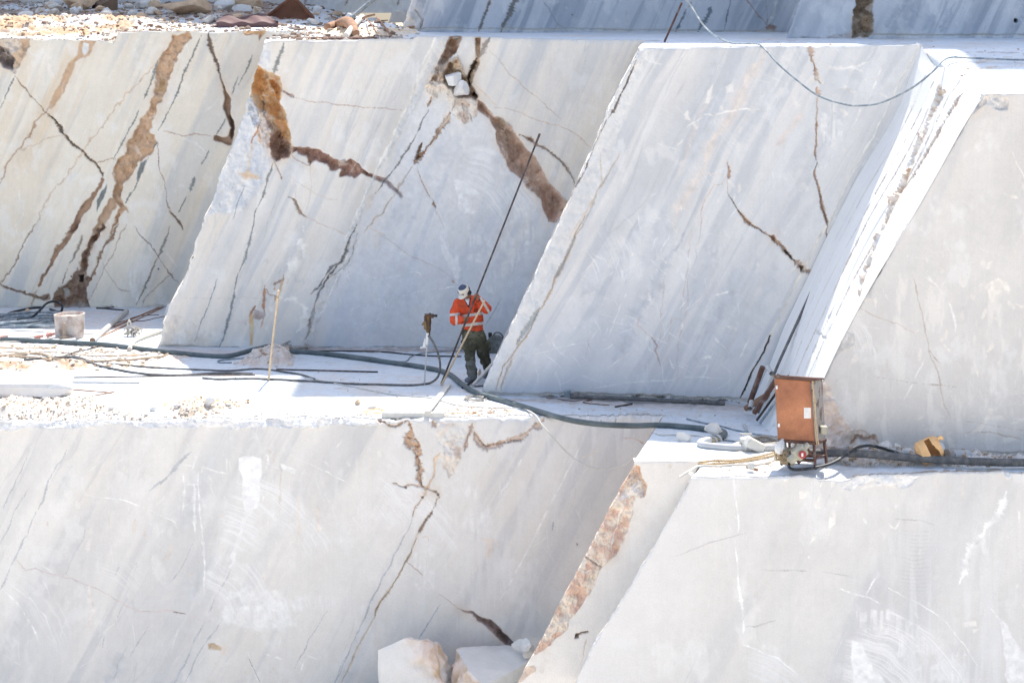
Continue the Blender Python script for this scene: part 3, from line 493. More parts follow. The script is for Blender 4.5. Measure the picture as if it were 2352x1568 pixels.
def paint_C(c):
    c.base((.73, .72, .70), (.49, .51, .535), (.76, .69, .62), g=.75, w=.35, fs=.9)
    c.mix(sst(480, 900, c.V-.15*(c.U-1100))*(.5+.3*fbm(c.X*.8, c.Z*.8, 222, 4)), (.47, .51, .58))  # blue mottled marble, with the shade near the foot painted into it
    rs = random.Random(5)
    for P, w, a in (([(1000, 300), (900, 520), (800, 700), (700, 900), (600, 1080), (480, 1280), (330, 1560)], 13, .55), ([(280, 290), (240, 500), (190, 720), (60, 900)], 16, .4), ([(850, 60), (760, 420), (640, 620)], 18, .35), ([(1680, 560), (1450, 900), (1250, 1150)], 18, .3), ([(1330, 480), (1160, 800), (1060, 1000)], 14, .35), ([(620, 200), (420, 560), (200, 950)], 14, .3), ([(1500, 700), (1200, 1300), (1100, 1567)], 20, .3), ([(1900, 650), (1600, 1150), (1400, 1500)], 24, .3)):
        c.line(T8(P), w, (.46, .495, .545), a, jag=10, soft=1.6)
    for P, w, a in (([(440, 350), (330, 620), (180, 900), (80, 1100)], 12, .3), ([(700, 420), (600, 700), (430, 1000)], 14, .25), ([(1200, 400), (1000, 800), (800, 1200)], 16, .22), ([(300, 380), (120, 800)], 10, .25)):
        c.line(T3(P), w, (.50, .53, .565), a, jag=10, soft=1.6)
    c.line(T3([(620, 330), (560, 450), (500, 560), (420, 740), (330, 880), (250, 980), (170, 1150), (90, 1300), (0, 1500)]), 11, (.80, .67, .56), .45, jag=9, soft=1.3)
    c.line(T3([(860, 760), (760, 880), (660, 1000)]), 6, (.78, .62, .52), .4, jag=8, soft=1.4); c.line(T3([(0, 1230), (90, 980), (250, 640)]), 5, (.78, .67, .58), .3, jag=8, soft=1.4)
    # worn left rim, with the dark seam beside it
    c.poly([(1470, 112), (1500, 112), (1462, 200), (1425, 300), (1392, 400), (1360, 480), (1300, 590), (1245, 700), (1190, 810), (1150, 905), (1108, 905), (1175, 740), (1235, 620), (1290, 500), (1325, 420), (1365, 330), (1395, 250), (1440, 160)], (.74, .725, .69), (.66, .665, .66), a=.45, jag=5, rough=.016, cs=2.5)
    c.poly(T2([(2110, 330), (2200, 350), (2170, 460), (2080, 470)]), (.62, .63, .63), (.72, .70, .66), a=.5, jag=7, cs=5, rough=.01)
    c.line([(1462, 140), (1430, 208), (1398, 268), (1362, 345), (1325, 425), (1300, 480)], 1.7, (.16, .13, .11), .85, .04, jag=4, rag=1, dash=.1)
    c.line(T5([(1745, -60), (1700, 30), (1640, 190), (1560, 350), (1500, 480), (1430, 590), (1380, 690), (1320, 780), (1270, 860), (1200, 960), (1150, 1110)]), 1.7, (.50, .38, .27), .85, .02, jag=4, rag=.6)
    c.line(T5([(1690, 60), (1640, 170), (1590, 280), (1540, 370)]), 3, (.33, .35, .36), .7, .02, jag=3, rag=.9); c.line(T5([(1440, 560), (1390, 640), (1330, 720), (1290, 800)]), 4, (.32, .34, .35), .75, .02, jag=3, rag=.9)
    c.line(T2([(1990, 1030), (1840, 1260), (1760, 1450), (1700, 1567)]), 2.2, (.42, .40, .37), .7, .01, jag=5)
    c.line(T2([(1840, 990), (1860, 1230), (1740, 1440), (1620, 1640)]), 1.2, (.62, .45, .3), .6, jag=5)
    c.line(T8([(1465, 0), (1500, 70), (1530, 120), (1600, 190), (1640, 220), (1700, 260), (1760, 300), (1830, 340)]), 2.0, (.40, .27, .19), .9, .03, jag=5, rag=.9)
    c.line(T8([(1590, 185), (1660, 235)]), 4, (.52, .38, .28), .85, .03, jag=4)
    c.line(T8([(1830, 340), (1885, 385), (1930, 430), (1990, 490), (2060, 565)]), 3.6, (.40, .27, .19), .95, .06, jag=5, rag=.9); c.poly(T8([(1828, 340), (1875, 325), (1895, 370), (1870, 400)]), (.42, .26, .17), depth=.08, jag=3)
    c.line(T8([(1980, 480), (2050, 560)]), 2., (.12, .08, .06), .9, .05, jag=4, rag=.9)
    c.line(T8([(2060, 565), (2110, 620), (2150, 650), (2240, 690)]), 4.4, (.48, .34, .25), .95, .06, jag=5, rag=.9); c.poly(T8([(2100, 615), (2150, 620), (2155, 680), (2120, 670)]), (.20, .13, .09), depth=.1, jag=3)
    c.line(T3([(955, 900), (950, 1100), (940, 1170), (970, 1290), (1000, 1420), (1035, 1530), (1040, 1600)]), 2., (.42, .29, .21), .9, .03, jag=5, rag=.9)
    c.line(T3([(968, 1280), (1010, 1440), (1035, 1520)]), 2.6, (.36, .24, .17), .8, .03, jag=4, rag=1, dash=.3)
    c.line(T3([(960, 640), (955, 800), (955, 900)]), 1.6, (.52, .36, .26), .7, .01, jag=4, rag=.9); c.line(T3([(955, 820), (955, 900)]), 2.6, (.45, .27, .17), .8, .02, jag=3)
    for P, w in (([(922, 325), (930, 380)], 4), ([(940, 440), (950, 520), (975, 560)], 4), ([(950, 590), (975, 640)], 4.5), ([(930, 380), (942, 470)], 1.6)): c.line(T3(P), w, (.60, .41, .29), .8, .03, jag=5, rag=1)
    c.poly(T3([(880, 500), (960, 500), (1010, 520), (980, 560), (900, 560)]), (.78, .71, .63), a=.6, jag=8, holes=.2)
    c.line(T3([(365, 1105), (372, 1150), (368, 1205)]), 3, (.46, .28, .2), .85, .03, jag=4, rag=.8); c.line(T3([(360, 1190), (350, 1300)]), 1, (.55, .42, .35), .7)
    c.line(T3([(345, 1190), (320, 1240), (270, 1250), (220, 1320), (185, 1420), (175, 1567)]), 1., (.62, .48, .40), .75, jag=5)
    c.line(T3([(170, 1175), (250, 1175), (340, 1185)]), .8, (.66, .54, .45), .6, jag=4)
    c.line(T3([(348, 1300), (400, 1380), (440, 1440), (500, 1490), (600, 1567)]), 2.2, (.45, .31, .23), .85, .03, jag=5, rag=.9)
    c.poly(T3([(965, 700), (1085, 690), (1140, 880), (1120, 980), (1060, 1050), (1010, 1040)]), (.83, .81, .77), a=.7, streak=.1, holes=.12, jag=8, soft=3)
    c.arcs(T3([(-300, 1500)])[0], 150, 330, 20, 75, .25, (.83, .82, .80), .45, 8); c.arcs(T8([(-500, 900)])[0], 200, 285, -15, 40, .3, (.865, .85, .825), .6, 9)
    c.arcs(T8([(-400, 650)])[0], 190, 255, -20, 35, .25, (.865, .85, .825), .7, 10)
    c.line(T3([(1655, 300), (1580, 440), (1500, 590), (1400, 790), (1300, 990), (1220, 1130), (1130, 1300), (1010, 1567)]), 2., (.80, .77, .69), .8, -.01, jag=3, taper=False)
    c.line(T3([(1690, 310), (1600, 560), (1500, 780)]), 1.4, (.70, .62, .5), .6, jag=2)
    c.line(T8([(2352, 260), (2220, 520), (2150, 660), (2100, 760), (2000, 960), (1900, 1160), (1840, 1270)]), 2., (.74, .69, .58), .8, jag=3, taper=False)
    c.line(T8([(1840, 1270), (1830, 1310), (1770, 1440), (1690, 1580), (1640, 1680), (1560, 1860)]), 1.5, (.06, .06, .055), .95, .05, jag=3, taper=False)
    for P in ([(1215, 0), (1185, 100), (1190, 200), (1160, 400), (1120, 600), (1060, 750), (1040, 1050), (980, 1350), (960, 1700)], [(1090, 300), (1050, 700), (990, 950), (990, 1080)], [(830, 750), (810, 1000), (800, 1400)], [(1000, 1130), (900, 1110), (880, 1400), (880, 1560)], [(620, 1100), (600, 1180), (690, 1280)], [(150, 1250), (110, 1500)]): c.line(T8(P), 1., (.58, .48, .45), .6, jag=5)
    c.line(T8([(690, 1270), (740, 1320), (775, 1370), (755, 1420), (780, 1480), (800, 1567)]), 1.6, (.42, .32, .30), .8, .01, jag=5, rag=.9)
    for P, w in (([(200, 770), (420, 740), (590, 730)], 1.6), ([(1000, 455), (1170, 455), (1230, 450), (1310, 410)], 3.5), ([(1190, 480), (1220, 460), (1280, 490)], 2.5), ([(1100, 585), (1160, 590), (1230, 620)], 3.2), ([(1420, 400), (1380, 500), (1310, 660)], 1.6), ([(1250, 720), (1200, 850)], 1.5), ([(1290, 540), (1370, 510)], 1.5), ([(1380, 620), (1430, 655)], 2.2)): c.line(T3(P), w, (.83, .80, .75), .75, jag=5, rag=.9)
    for P, w in (([(500, 500), (560, 520)], 2), ([(920, 200), (940, 260), (955, 300)], 4), ([(810, 535), (870, 600)], 2), ([(690, 870), (700, 960)], 3), ([(1320, 885), (1450, 850)], 2.6), ([(1440, 1180), (1520, 1215)], 3), ([(1330, 1290), (1420, 1380)], 1.6), ([(1200, 1490), (1260, 1465), (1290, 1480)], 3.5), ([(1650, 1280), (1600, 1380), (1560, 1480)], 2), ([(330, 1250), (480, 880)], 1)): c.line(T8(P), w, (.82, .80, .76), .75, jag=4, rag=.9)
    c.line(T6([(0, 688), (150, 684), (385, 690)]), 1.4, (.80, .80, .78), .7, jag=2, rag=.8); c.line(T6([(170, 610), (230, 600), (215, 650), (190, 695)]), 2., (.75, .75, .73), .6, jag=3)
    c.line(T5([(1300, 880), (1500, 840), (1700, 800), (1900, 770)]), 1.2, (.80, .79, .76), .6, jag=3, dash=.2); c.line(T5([(1800, 1100), (2000, 1060), (2400, 1035)]), 1.5, (.80, .80, .78), .6, jag=3); c.line(T5([(1900, 960), (1980, 900), (2040, 870)]), 1.2, (.8, .8, .78), .6)
    c.scr(120, (1180, 560, 1700, 900), (10, 60), .8, .5, 21, (20, 170)); c.scr(70, (1450, 130, 2080, 560), (10, 60), .8, .5, 22, (20, 170))
    c.spots(30, (1560, 130, 2000, 620), (2, 7), (.83, .79, .73), .7, 23); c.spots(24, (1450, 520, 1860, 860), (2, 6), (.80, .79, .76), .6, 24)
    c.poly(T3([(230, 600), (260, 560), (240, 690), (205, 690)]), (.84, .80, .74), a=.8, jag=4); c.poly(T3([(80, 800), (95, 740), (115, 810)]), (.84, .80, .74), a=.8, jag=4); c.poly(T3([(340, 580), (400, 560), (400, 640), (350, 640)]), (.84, .80, .74), a=.6, jag=6, holes=.2)
    c.line([(1115, 903), (1400, 906), (1720, 918)], 3, (.50, .47, .42), .75, .03, jag=4, taper=False, rag=.5)
    c.line([(1200, 910), (1500, 912), (1700, 924)], 2, (.16, .13, .10), .8, .05, jag=4, rag=1, dash=.2)
    c.line(T5([(1180, 1105), (1230, 990), (1260, 900)]), 2, (.4, .37, .33), .6, .02, jag=5)

def paint_D(c):
    c.base((.675, .65, .615), (.53, .525, .525), (.70, .65, .59), g=.35, w=.35, fs=.6)
    c.mix(sst(.1, .6, fbm(c.X*.9, c.Z*.9, 301, 4))*.25, (.56, .545, .53))
    c.mix(sst(.2, .7, fbm(c.X*5, c.Z*1.3, 303, 5, .65))*sst(-.1, .5, fbm(c.X*.7, c.Z*.6, 305, 3)+.0035*(c.V-780)/1.5)*.75, (.78, .75, .70))
    c.mix(sst(.35, .65, fbm(c.X*3, c.Z*9, 307, 5, .65))*sst(860, 960, c.V)*.7, (.79, .76, .71))
    c.poly(T6([(960, 700), (1020, 715), (1070, 800), (1130, 930), (1200, 1000), (1290, 1050), (1380, 1120), (1400, 1250), (900, 1250)]), (.72, .62, .56), (.79, .73, .68), jag=8, depth=.06, rough=.08, cs=3, edge=20)
    c.line(T6([(1200, 1130), (1240, 1080), (1300, 1100), (1345, 1085), (1375, 1130)]), 3, (.50, .33, .25), .8, .06, jag=5, rag=.9)
    c.poly(T6([(1210, 1140), (1250, 1090), (1330, 1130), (1370, 1160), (1250, 1180)]), (.72, .70, .67), jag=5, depth=-.05)
    for P, w in (([(1600, 0), (1655, 180), (1680, 290), (1715, 420), (1710, 520), (1770, 700), (1800, 850), (1855, 960)], 1.1), ([(1250, 230), (1500, 330), (1620, 400)], .8), ([(1710, 500), (1780, 610)], 1)): c.line(T6(P), w, (.50, .42, .35), .75, jag=5)
    c.line(T6([(1350, 685), (1500, 705), (1650, 725), (1900, 750)]), 1.2, (.47, .40, .34), .8, jag=2, dash=.25); c.line(T6([(1950, 985), (2100, 1000), (2352, 1045)]), 1.2, (.52, .45, .38), .7, jag=2, dash=.2); c.line(T6([(1945, 1070), (2080, 1055), (2200, 1070), (2352, 1105)]), 1.4, (.48, .40, .33), .75, jag=4)
    c.arcs(T6([(1280, 480)])[0], 190, 232, 5, 75, .65, (.80, .79, .75), .6, 3); c.line(T6([(1650, -10), (1760, 70), (1850, 190), (1895, 310), (1900, 400)]), 1.8, (.82, .80, .76), .6, jag=3)
    c.arcs(T6([(1000, 550)])[0], 60, 125, -60, 60, .6, (.80, .78, .75), .6, 4); c.line(T6([(1210, 280), (1290, 350), (1345, 470), (1350, 600)]), 1.6, (.80, .78, .75), .6)
    for P in ([(1100, 430), (1150, 380), (1210, 400), (1215, 470), (1150, 500), (1110, 520), (1060, 610)], [(1270, 90), (1340, 80), (1340, 150), (1280, 160)]): c.poly(T6(P), (.52, .50, .48), (.62, .60, .56), a=.75, jag=6, cs=7, rough=.025)
    c.poly(T3([(2065, 640), (2150, 640), (2260, 660), (2240, 720), (2180, 740), (2100, 700), (2030, 740)]), (.58, .57, .56), (.72, .70, .67), a=.8, jag=6, depth=.03, rough=.05, cs=4)
    c.poly(T3([(2060, 650), (2090, 655), (2020, 750), (1995, 770)]), (.62, .66, .72), a=.8, jag=4, depth=.08, rough=.05)
    for P in (([(2110, 60), (2180, 20), (2240, 40), (2270, 120), (2230, 170), (2190, 200), (2170, 310), (2120, 290), (2110, 200), (2080, 130)]), ([(1900, 30), (1960, 0), (1980, 60), (2010, 60), (1990, 150), (1950, 80)]), ([(1350, 170), (1400, 140), (1360, 220)]), ([(1290, 250), (1310, 250), (1305, 330)]), ([(2010, 630), (2050, 650), (2040, 690)]), ([(2300, 200), (2352, 210), (2340, 230)]), ([(1820, 450), (1870, 490), (1900, 540), (1850, 510)]), ([(2190, 560), (2200, 620), (2140, 660), (2150, 620)]), ([(2160, 400), (2180, 430), (2120, 500), (2100, 560), (2095, 500)]), ([(1980, 1080), (2060, 1000), (2130, 870), (2150, 900), (2060, 1060)]), ([(1820, 1060), (1860, 1100), (1920, 1150), (1850, 1170)])): c.poly(T6(P), (.81, .765, .69), a=.75, jag=7, soft=1.6, holes=.1)
    c.spots(70, (1900, 560, 2600, 1000), (2, 8), (.80, .76, .69), .6, 32); c.scr(110, (1900, 500, 2600, 1030), (10, 80), .9, .45, 33, (0, 180)); c.spots(16, (2080, 260, 2600, 560), (2, 8), (.80, .76, .69), .5, 34)
    c.line(T6([(1690, 540), (1620, 680), (1540, 830)]), 1.8, (.80, .79, .76), .6); c.line(T3([(2270, 1020), (2300, 1100), (2352, 1200)]), 2, (.80, .77, .70), .6); c.line(T3([(2200, 1290), (2310, 1330)]), 2.6, (.80, .77, .70), .7)
    c.line([(1900, 1037), (2352, 1040), (2700, 1043)], 3, (.52, .49, .45), .7, .03, jag=3, taper=False)

def paint_E(c):
    c.base((.775, .75, .705), (.56, .56, .565), (.77, .69, .60), g=.62, w=.25, fs=.8)
    c.mix(sst(500, 1500, c.U)*.25*sst(-.4, .4, fbm(c.X*.5, c.Z*.5, 401, 3)), (.66, .68, .71))
    c.mix(sst(.15, .6, fbm(c.X*7, c.Z*1.1, 403, 5, .6))*sst(-.1, .5, fbm(c.X*.6, c.Z*.6, 405, 3))*.45, (.81, .79, .76))
    c.poly([(-300, 962)]+T4([(0, 1326), (200, 1318), (400, 1330), (700, 1310), (1000, 1320), (1300, 1310), (1600, 1300), (1800, 1310), (2200, 1300)])+[(900, 975), (600, 982), (300, 978), (0, 985), (-300, 985)], (.78, .78, .78), (.865, .85, .825), a=.8, jag=7, rough=.055, cs=2)
    for P, w in (([(440, 0), (400, 80), (330, 200), (290, 320), (255, 390)], 1.7), ([(245, 400), (170, 580)], .8), ([(165, 580), (120, 680), (40, 860), (0, 930)], 2.2), ([(215, 0), (110, 210), (20, 400)], 1), ([(190, 260), (100, 420), (0, 640)], 1.2), ([(1560, 800), (1530, 850), (1490, 920)], 2.6), ([(1490, 920), (1430, 1030), (1395, 1090)], 1.6), ([(1370, 1150), (1330, 1240), (1250, 1400), (1170, 1567), (1120, 1680)], 1.8), ([(1500, 1130), (1420, 1240), (1300, 1430), (1240, 1567)], 1.4), ([(565, 530), (545, 600), (510, 690)], 1.5), ([(500, 700), (470, 770), (440, 850)], 1), ([(860, 980), (820, 1070), (795, 1120)], 1.3), ([(860, 1320), (790, 1440), (760, 1530)], 1.5), ([(800, 780), (770, 840)], 1.3), ([(710, 1250), (695, 1330)], 1.5), ([(2360, 1330), (2290, 1430), (2240, 1567)], 1.5), ([(2200, 1080), (2080, 1280), (1980, 1480)], .9), ([(1310, 590), (1220, 770), (1150, 900)], .8), ([(1000, 1180), (880, 1390)], .9), ([(1290, 20), (1200, 90), (1120, 180), (1000, 280)], 2.6)):
        c.line(T9(P), w, (.42, .44, .47), .7, jag=4, rag=.9)
    c.line(T9([(1430, 60), (1250, 500)]), 20, (.60, .625, .65), .3, jag=9, soft=1.8); c.line(T9([(470, 100), (380, 330)]), 9, (.60, .62, .64), .3, jag=9, soft=1.8); c.line(T9([(1450, 700), (1300, 1000)]), 18, (.58, .61, .645), .35, jag=9, soft=1.8); c.line(T9([(850, 1350), (700, 1567)]), 14, (.52, .53, .57), .4, jag=9, soft=1.8)
    c.line(T9([(40, 690), (130, 740), (180, 800), (250, 785), (300, 820), (420, 860), (480, 870), (560, 905), (650, 935), (750, 975), (830, 1030), (950, 1080), (1100, 1080), (1240, 1100), (1370, 1150)]), 1., (.62, .50, .47), .7, jag=5)
    c.line(T9([(1165, 1090), (1250, 1103)]), 1.8, (.2, .14, .1), .9, jag=1, dash=.3)
    c.poly(T9([(1395, 1305), (1440, 1295), (1490, 1325), (1485, 1345), (1400, 1335)]), (.60, .48, .34), (.38, .28, .2), jag=3, depth=.04)
    c.line(T9([(1665, 1350), (1700, 1460), (1745, 1560)]), 3.2, (.86, .845, .82), .7, jag=4); c.line(T9([(1675, 1400), (1710, 1480), (1750, 1567)]), 1., (.2, .15, .15), .8, jag=2, dash=.3)
    c.poly(T9([(1610, 60), (1700, 50), (1762, 70), (1765, 180), (1750, 300), (1710, 380), (1650, 420), (1630, 300), (1630, 180), (1600, 110)]), (.93, .92, .90), a=.95, jag=5, soft=1.2)
    c.poly(T9([(1650, 400), (1700, 380), (1640, 520), (1600, 700), (1560, 800), (1540, 790), (1590, 620)]), (.865, .85, .825), a=.7, jag=6, holes=.1)
    c.line(T9([(1790, 0), (1805, 60), (1795, 130), (1790, 230), (1760, 340)]), 3, (.84, .82, .78), .8, jag=5, rag=.8); c.poly(T9([(1880, 90), (1930, 110), (1985, 140), (1975, 175), (1900, 140)]), (.87, .855, .825), jag=5, a=.8); c.line(T9([(1780, 90), (1880, 135)]), 2, WHT, .7)
    c.line(T9([(1800, 0), (1840, 40), (1830, 90)]), 6, (.70, .63, .55), .4, jag=6)
    c.arcs(T9([(1300, 1150)])[0], 170, 380, 2, 78, .85, (.87, .86, .84), .28, 5); c.arcs(T9([(1300, 1150)])[0], 60, 220, -5, 85, .7, (.865, .85, .83), .25, 6)
    c.arcs(T9([(-300, 1500)])[0], 180, 290, 10, 80, .45, (.80, .79, .77), .2, 7); c.arcs(T9([(500, 1300)])[0], 130, 270, 10, 80, .45, (.82, .80, .78), .3, 9)
    c.arcs([2100*.3592+0, 0][0:1] and T7([(-250, 900)])[0], 180, 345, 5, 72, .85, (.865, .85, .825), .35, 11); c.arcs(T7([(100, 1000)])[0], 210, 270, 15, 80, .7, (.865, .85, .825), .5, 12)
    c.poly(T7([(620, 260), (760, 300), (900, 450), (880, 560), (780, 700), (700, 640), (620, 480)]), (.865, .85, .825), a=.5, streak=.3, holes=.3, jag=10, soft=5)
    c.poly(T7([(400, 640), (500, 640), (560, 800), (560, 960), (480, 1030), (390, 900)]), (.865, .85, .825), a=.45, streak=.3, holes=.2, jag=10, soft=5)
    c.poly(T9([(1550, 850), (1850, 900), (2050, 1000), (1980, 1200), (1700, 1220), (1480, 1150)]), (.875, .865, .84), a=.6, holes=.3, jag=12, soft=6)
    for P, w, cc in (([(730, 400), (735, 520)], 2.4, (.74, .64, .55)), ([(905, 460), (910, 570)], 3.4, (.74, .65, .56)), ([(980, 520), (990, 610)], 2.6, (.75, .66, .58)), ([(1160, 620), (1120, 710), (1090, 740)], 4, (.74, .67, .59)), ([(1885, 90), (1885, 430)], 1.6, (.72, .60, .50)), ([(2010, 300), (2010, 560)], 2.6, (.78, .68, .58)), ([(2140, 380), (2150, 560)], 7, (.80, .71, .62)), ([(600, 520), (590, 700)], 6, (.78, .72, .66)), ([(610, 930), (625, 1100), (590, 1260)], 5, (.80, .72, .66)), ([(2110, 960), (2120, 1050)], 2, (.7, .6, .5)), ([(940, 330), (945, 430)], 2, (.82, .78, .72)), ([(860, 390), (855, 550)], 2, (.83, .80, .76))): c.line(T9(P), w, cc, .5, jag=5, rag=.9, soft=1.2)
    for P, w in (([(560, 300), (800, 340), (1000, 400), (1190, 490)], 1.2), ([(1220, 100), (1360, 125), (1520, 165)], 1.4), ([(1520, 60), (1525, 160)], 2), ([(1330, 160), (1370, 800), (1385, 960)], 2.4), ([(1225, 230), (1330, 240)], 2), ([(1340, 0), (1290, 130)], 3), ([(1220, 130), (1240, 300), (1230, 430)], 3), ([(1310, 240), (1310, 560)], 3), ([(1940, 30), (2100, 110), (2352, 230)], 1), ([(0, 920), (120, 1030), (220, 1180), (260, 1300)], 1.6), ([(40, 880), (200, 990), (310, 1120), (340, 1200)], 1.3), ([(2110, 1260), (2060, 1400), (2020, 1500)], 1.5), ([(2050, 1375), (2140, 1405)], 1.6), ([(2145, 1340), (2155, 1400)], 3), ([(1780, 1370), (1900, 1410)], 2.6)): c.line(T9(P), w, (.87, .855, .825), .7, jag=3, rag=.8)
    c.scr(200, (0, 1000, 1400, 1560), (10, 70), .9, .4, 41, (30, 150)); c.spots(60, (100, 1000, 900, 1250), (1.5, 5), (.83, .80, .75), .6, 42, 3); c.spots(26, (20, 1180, 700, 1560), (1.2, 3), (.70, .58, .48), .6, 43)
    # brown seams
    c.line(T5([(360, 1308), (410, 1325), (440, 1350), (480, 1345), (520, 1320), (560, 1318)]), 5, (.50, .33, .22), .9, .05, jag=5, rag=.9)
    c.line(T5([(560, 1320), (585, 1380), (555, 1440), (575, 1480), (615, 1480), (625, 1530), (610, 1567)]), 6, (.55, .36, .23), .9, .06, jag=5, rag=.9)
    c.line(T7([(365, 0), (425, 20), (440, 45), (405, 80), (420, 130), (440, 180), (455, 215), (440, 260), (465, 320)]), 4.6, (.50, .33, .22), .85, .05, jag=5, rag=.9)
    c.line(T5([(720, 1310), (745, 1350)]), 5, (.55, .38, .27), .85, .04, jag=5)
    c.poly(T5([(750, 1310), (960, 1315), (1005, 1340), (990, 1400), (960, 1470), (900, 1567), (740, 1567), (780, 1480), (740, 1420)]), (.72, .63, .54), (.78, .73, .67), a=.75, holes=.3, jag=10, rough=.03, cs=2)
    c.poly(T7([(590, 60), (600, 0), (755, 0), (700, 110), (655, 230), (620, 250), (590, 180)]), (.64, .53, .44), (.76, .70, .63), a=.9, holes=.15, jag=9, rough=.05, cs=3)
    c.line(T5([(1000, 1330), (985, 1380), (955, 1440), (930, 1520)]), 3.2, (.45, .32, .26), .8, .04, jag=6, rag=1)
    c.line(T7([(570, 90), (545, 150), (545, 210), (520, 270), (500, 310), (470, 370), (455, 390)]), 3.6, (.66, .50, .36), .85, .02, jag=5, rag=.8)
    for P, w in (([(340, 315), (400, 305), (465, 320), (520, 330), (570, 355)], 3.2), ([(455, 380), (425, 450), (410, 500)], 2.8), ([(575, 360), (545, 410), (520, 460)], 3), ([(255, 300), (340, 318)], 1), ([(430, 130), (460, 320)], 2)): c.line(T7(P), w, (.58, .43, .33), .8, .04, jag=6, rag=1)
    for p in ((460, 378), (545, 340), (560, 365), (355, 320), (430, 208)): q = T7([p])[0]; c.poly([(q[0]-3, q[1]-2), (q[0]+3, q[1]-2), (q[0]+3, q[1]+3), (q[0]-2, q[1]+2)], (.12, .08, .06), jag=2, depth=.05)
    c.line(T7([(520, 460), (495, 510), (470, 560), (440, 620)]), 2.4, (.30, .20, .14), .9, .04, jag=5, rag=1)
    c.line(T7([(440, 620), (400, 710), (350, 800), (280, 920), (210, 1030), (150, 1160), (70, 1300), (0, 1450), (-60, 1560)]), 2.2, (.62, .53, .42), .85, .015, jag=4, rag=.7); c.line(T7([(430, 650), (390, 730), (300, 880), (200, 1050), (150, 1160)]), .9, (.28, .2, .14), .8, .02, jag=4, dash=.2)
    c.line(T7([(405, 510), (370, 590), (340, 640), (290, 730), (235, 850), (170, 980), (110, 1110), (50, 1240), (0, 1340), (-100, 1560)]), 1.3, (.40, .42, .45), .75, jag=4, rag=.8)
    c.line(T5([(1000, 1390), (1030, 1450), (1070, 1490), (1130, 1500), (1190, 1460), (1250, 1440), (1320, 1430), (1370, 1380), (1430, 1330), (1460, 1300)]), 5.5, (.66, .52, .43), .85, .05, jag=7, rag=.9, soft=.8)
    c.line(T5([(1010, 1390), (1080, 1490), (1190, 1470), (1320, 1440)]), 2, (.38, .25, .19), .7, .04, jag=7, dash=.3)
    c.line(T7([(570, 1000), (640, 1040), (705, 1090)]), 1.1, (.52, .43, .38), .8, jag=4)
    c.poly(T7([(700, 1090), (740, 1098), (790, 1112), (830, 1150), (900, 1172), (960, 1212), (1010, 1260), (1045, 1295), (1062, 1340), (1000, 1330), (950, 1282), (880, 1222), (810, 1172), (790, 1135), (740, 1110)]), (.40, .31, .285), (.29, .215, .19), depth=.2, rough=.07, jag=4, cs=3, edge=12)
    c.line(T7([(355, 790), (400, 830), (440, 850), (470, 875)]), 1.4, (.55, .38, .32), .8, jag=4)
    c.line(T7([(1500, 0), (1400, 200), (1300, 400), (1200, 590), (1100, 790), (1020, 940), (950, 1050)]), 2.4, (.86, .845, .82), .6, jag=2, rag=.4); c.line(T7([(1110, 120), (1060, 200), (1000, 310), (930, 400)]), 3, (.82, .81, .78), .5, jag=4, dash=.2)
    c.line(T7([(1600, 40), (1590, 80), (1470, 135)]), 2, (.72, .62, .5), .6, jag=4); c.line(T7([(1740, 0), (1820, 20), (1880, 40)]), 1.6, (.6, .42, .33), .8, jag=5)
    c.line(T7([(1625, 0), (1620, 400)]), .8, (.6, .6, .6), .5); c.line(T7([(1305, 540), (1300, 590)]), 1.5, (.35, .37, .4), .8)
    c.poly(T7([(850, 640), (930, 650), (980, 690), (930, 730), (880, 790)]), (.76, .64, .54), a=.5, streak=.2, holes=.2, jag=8, soft=3)
    c.line(T7([(575, 1065), (500, 1180), (440, 1290)]), 1.5, (.36, .40, .47), .8, jag=2)
    c.line(T7([(460, 640), (500, 640), (505, 665)]), 1.5, (.66, .5, .4), .6); c.poly(T7([(1450, 670), (1458, 680), (1450, 690)]), (.2, .13, .1), jag=1)
    c.line(T5([(1955, 1285), (1955, 1340)]), 1.1, (.25, .2, .17), .8); c.line(T5([(1858, 1300), (1858, 1318)]), 1.6, (.1, .1, .1), .9)

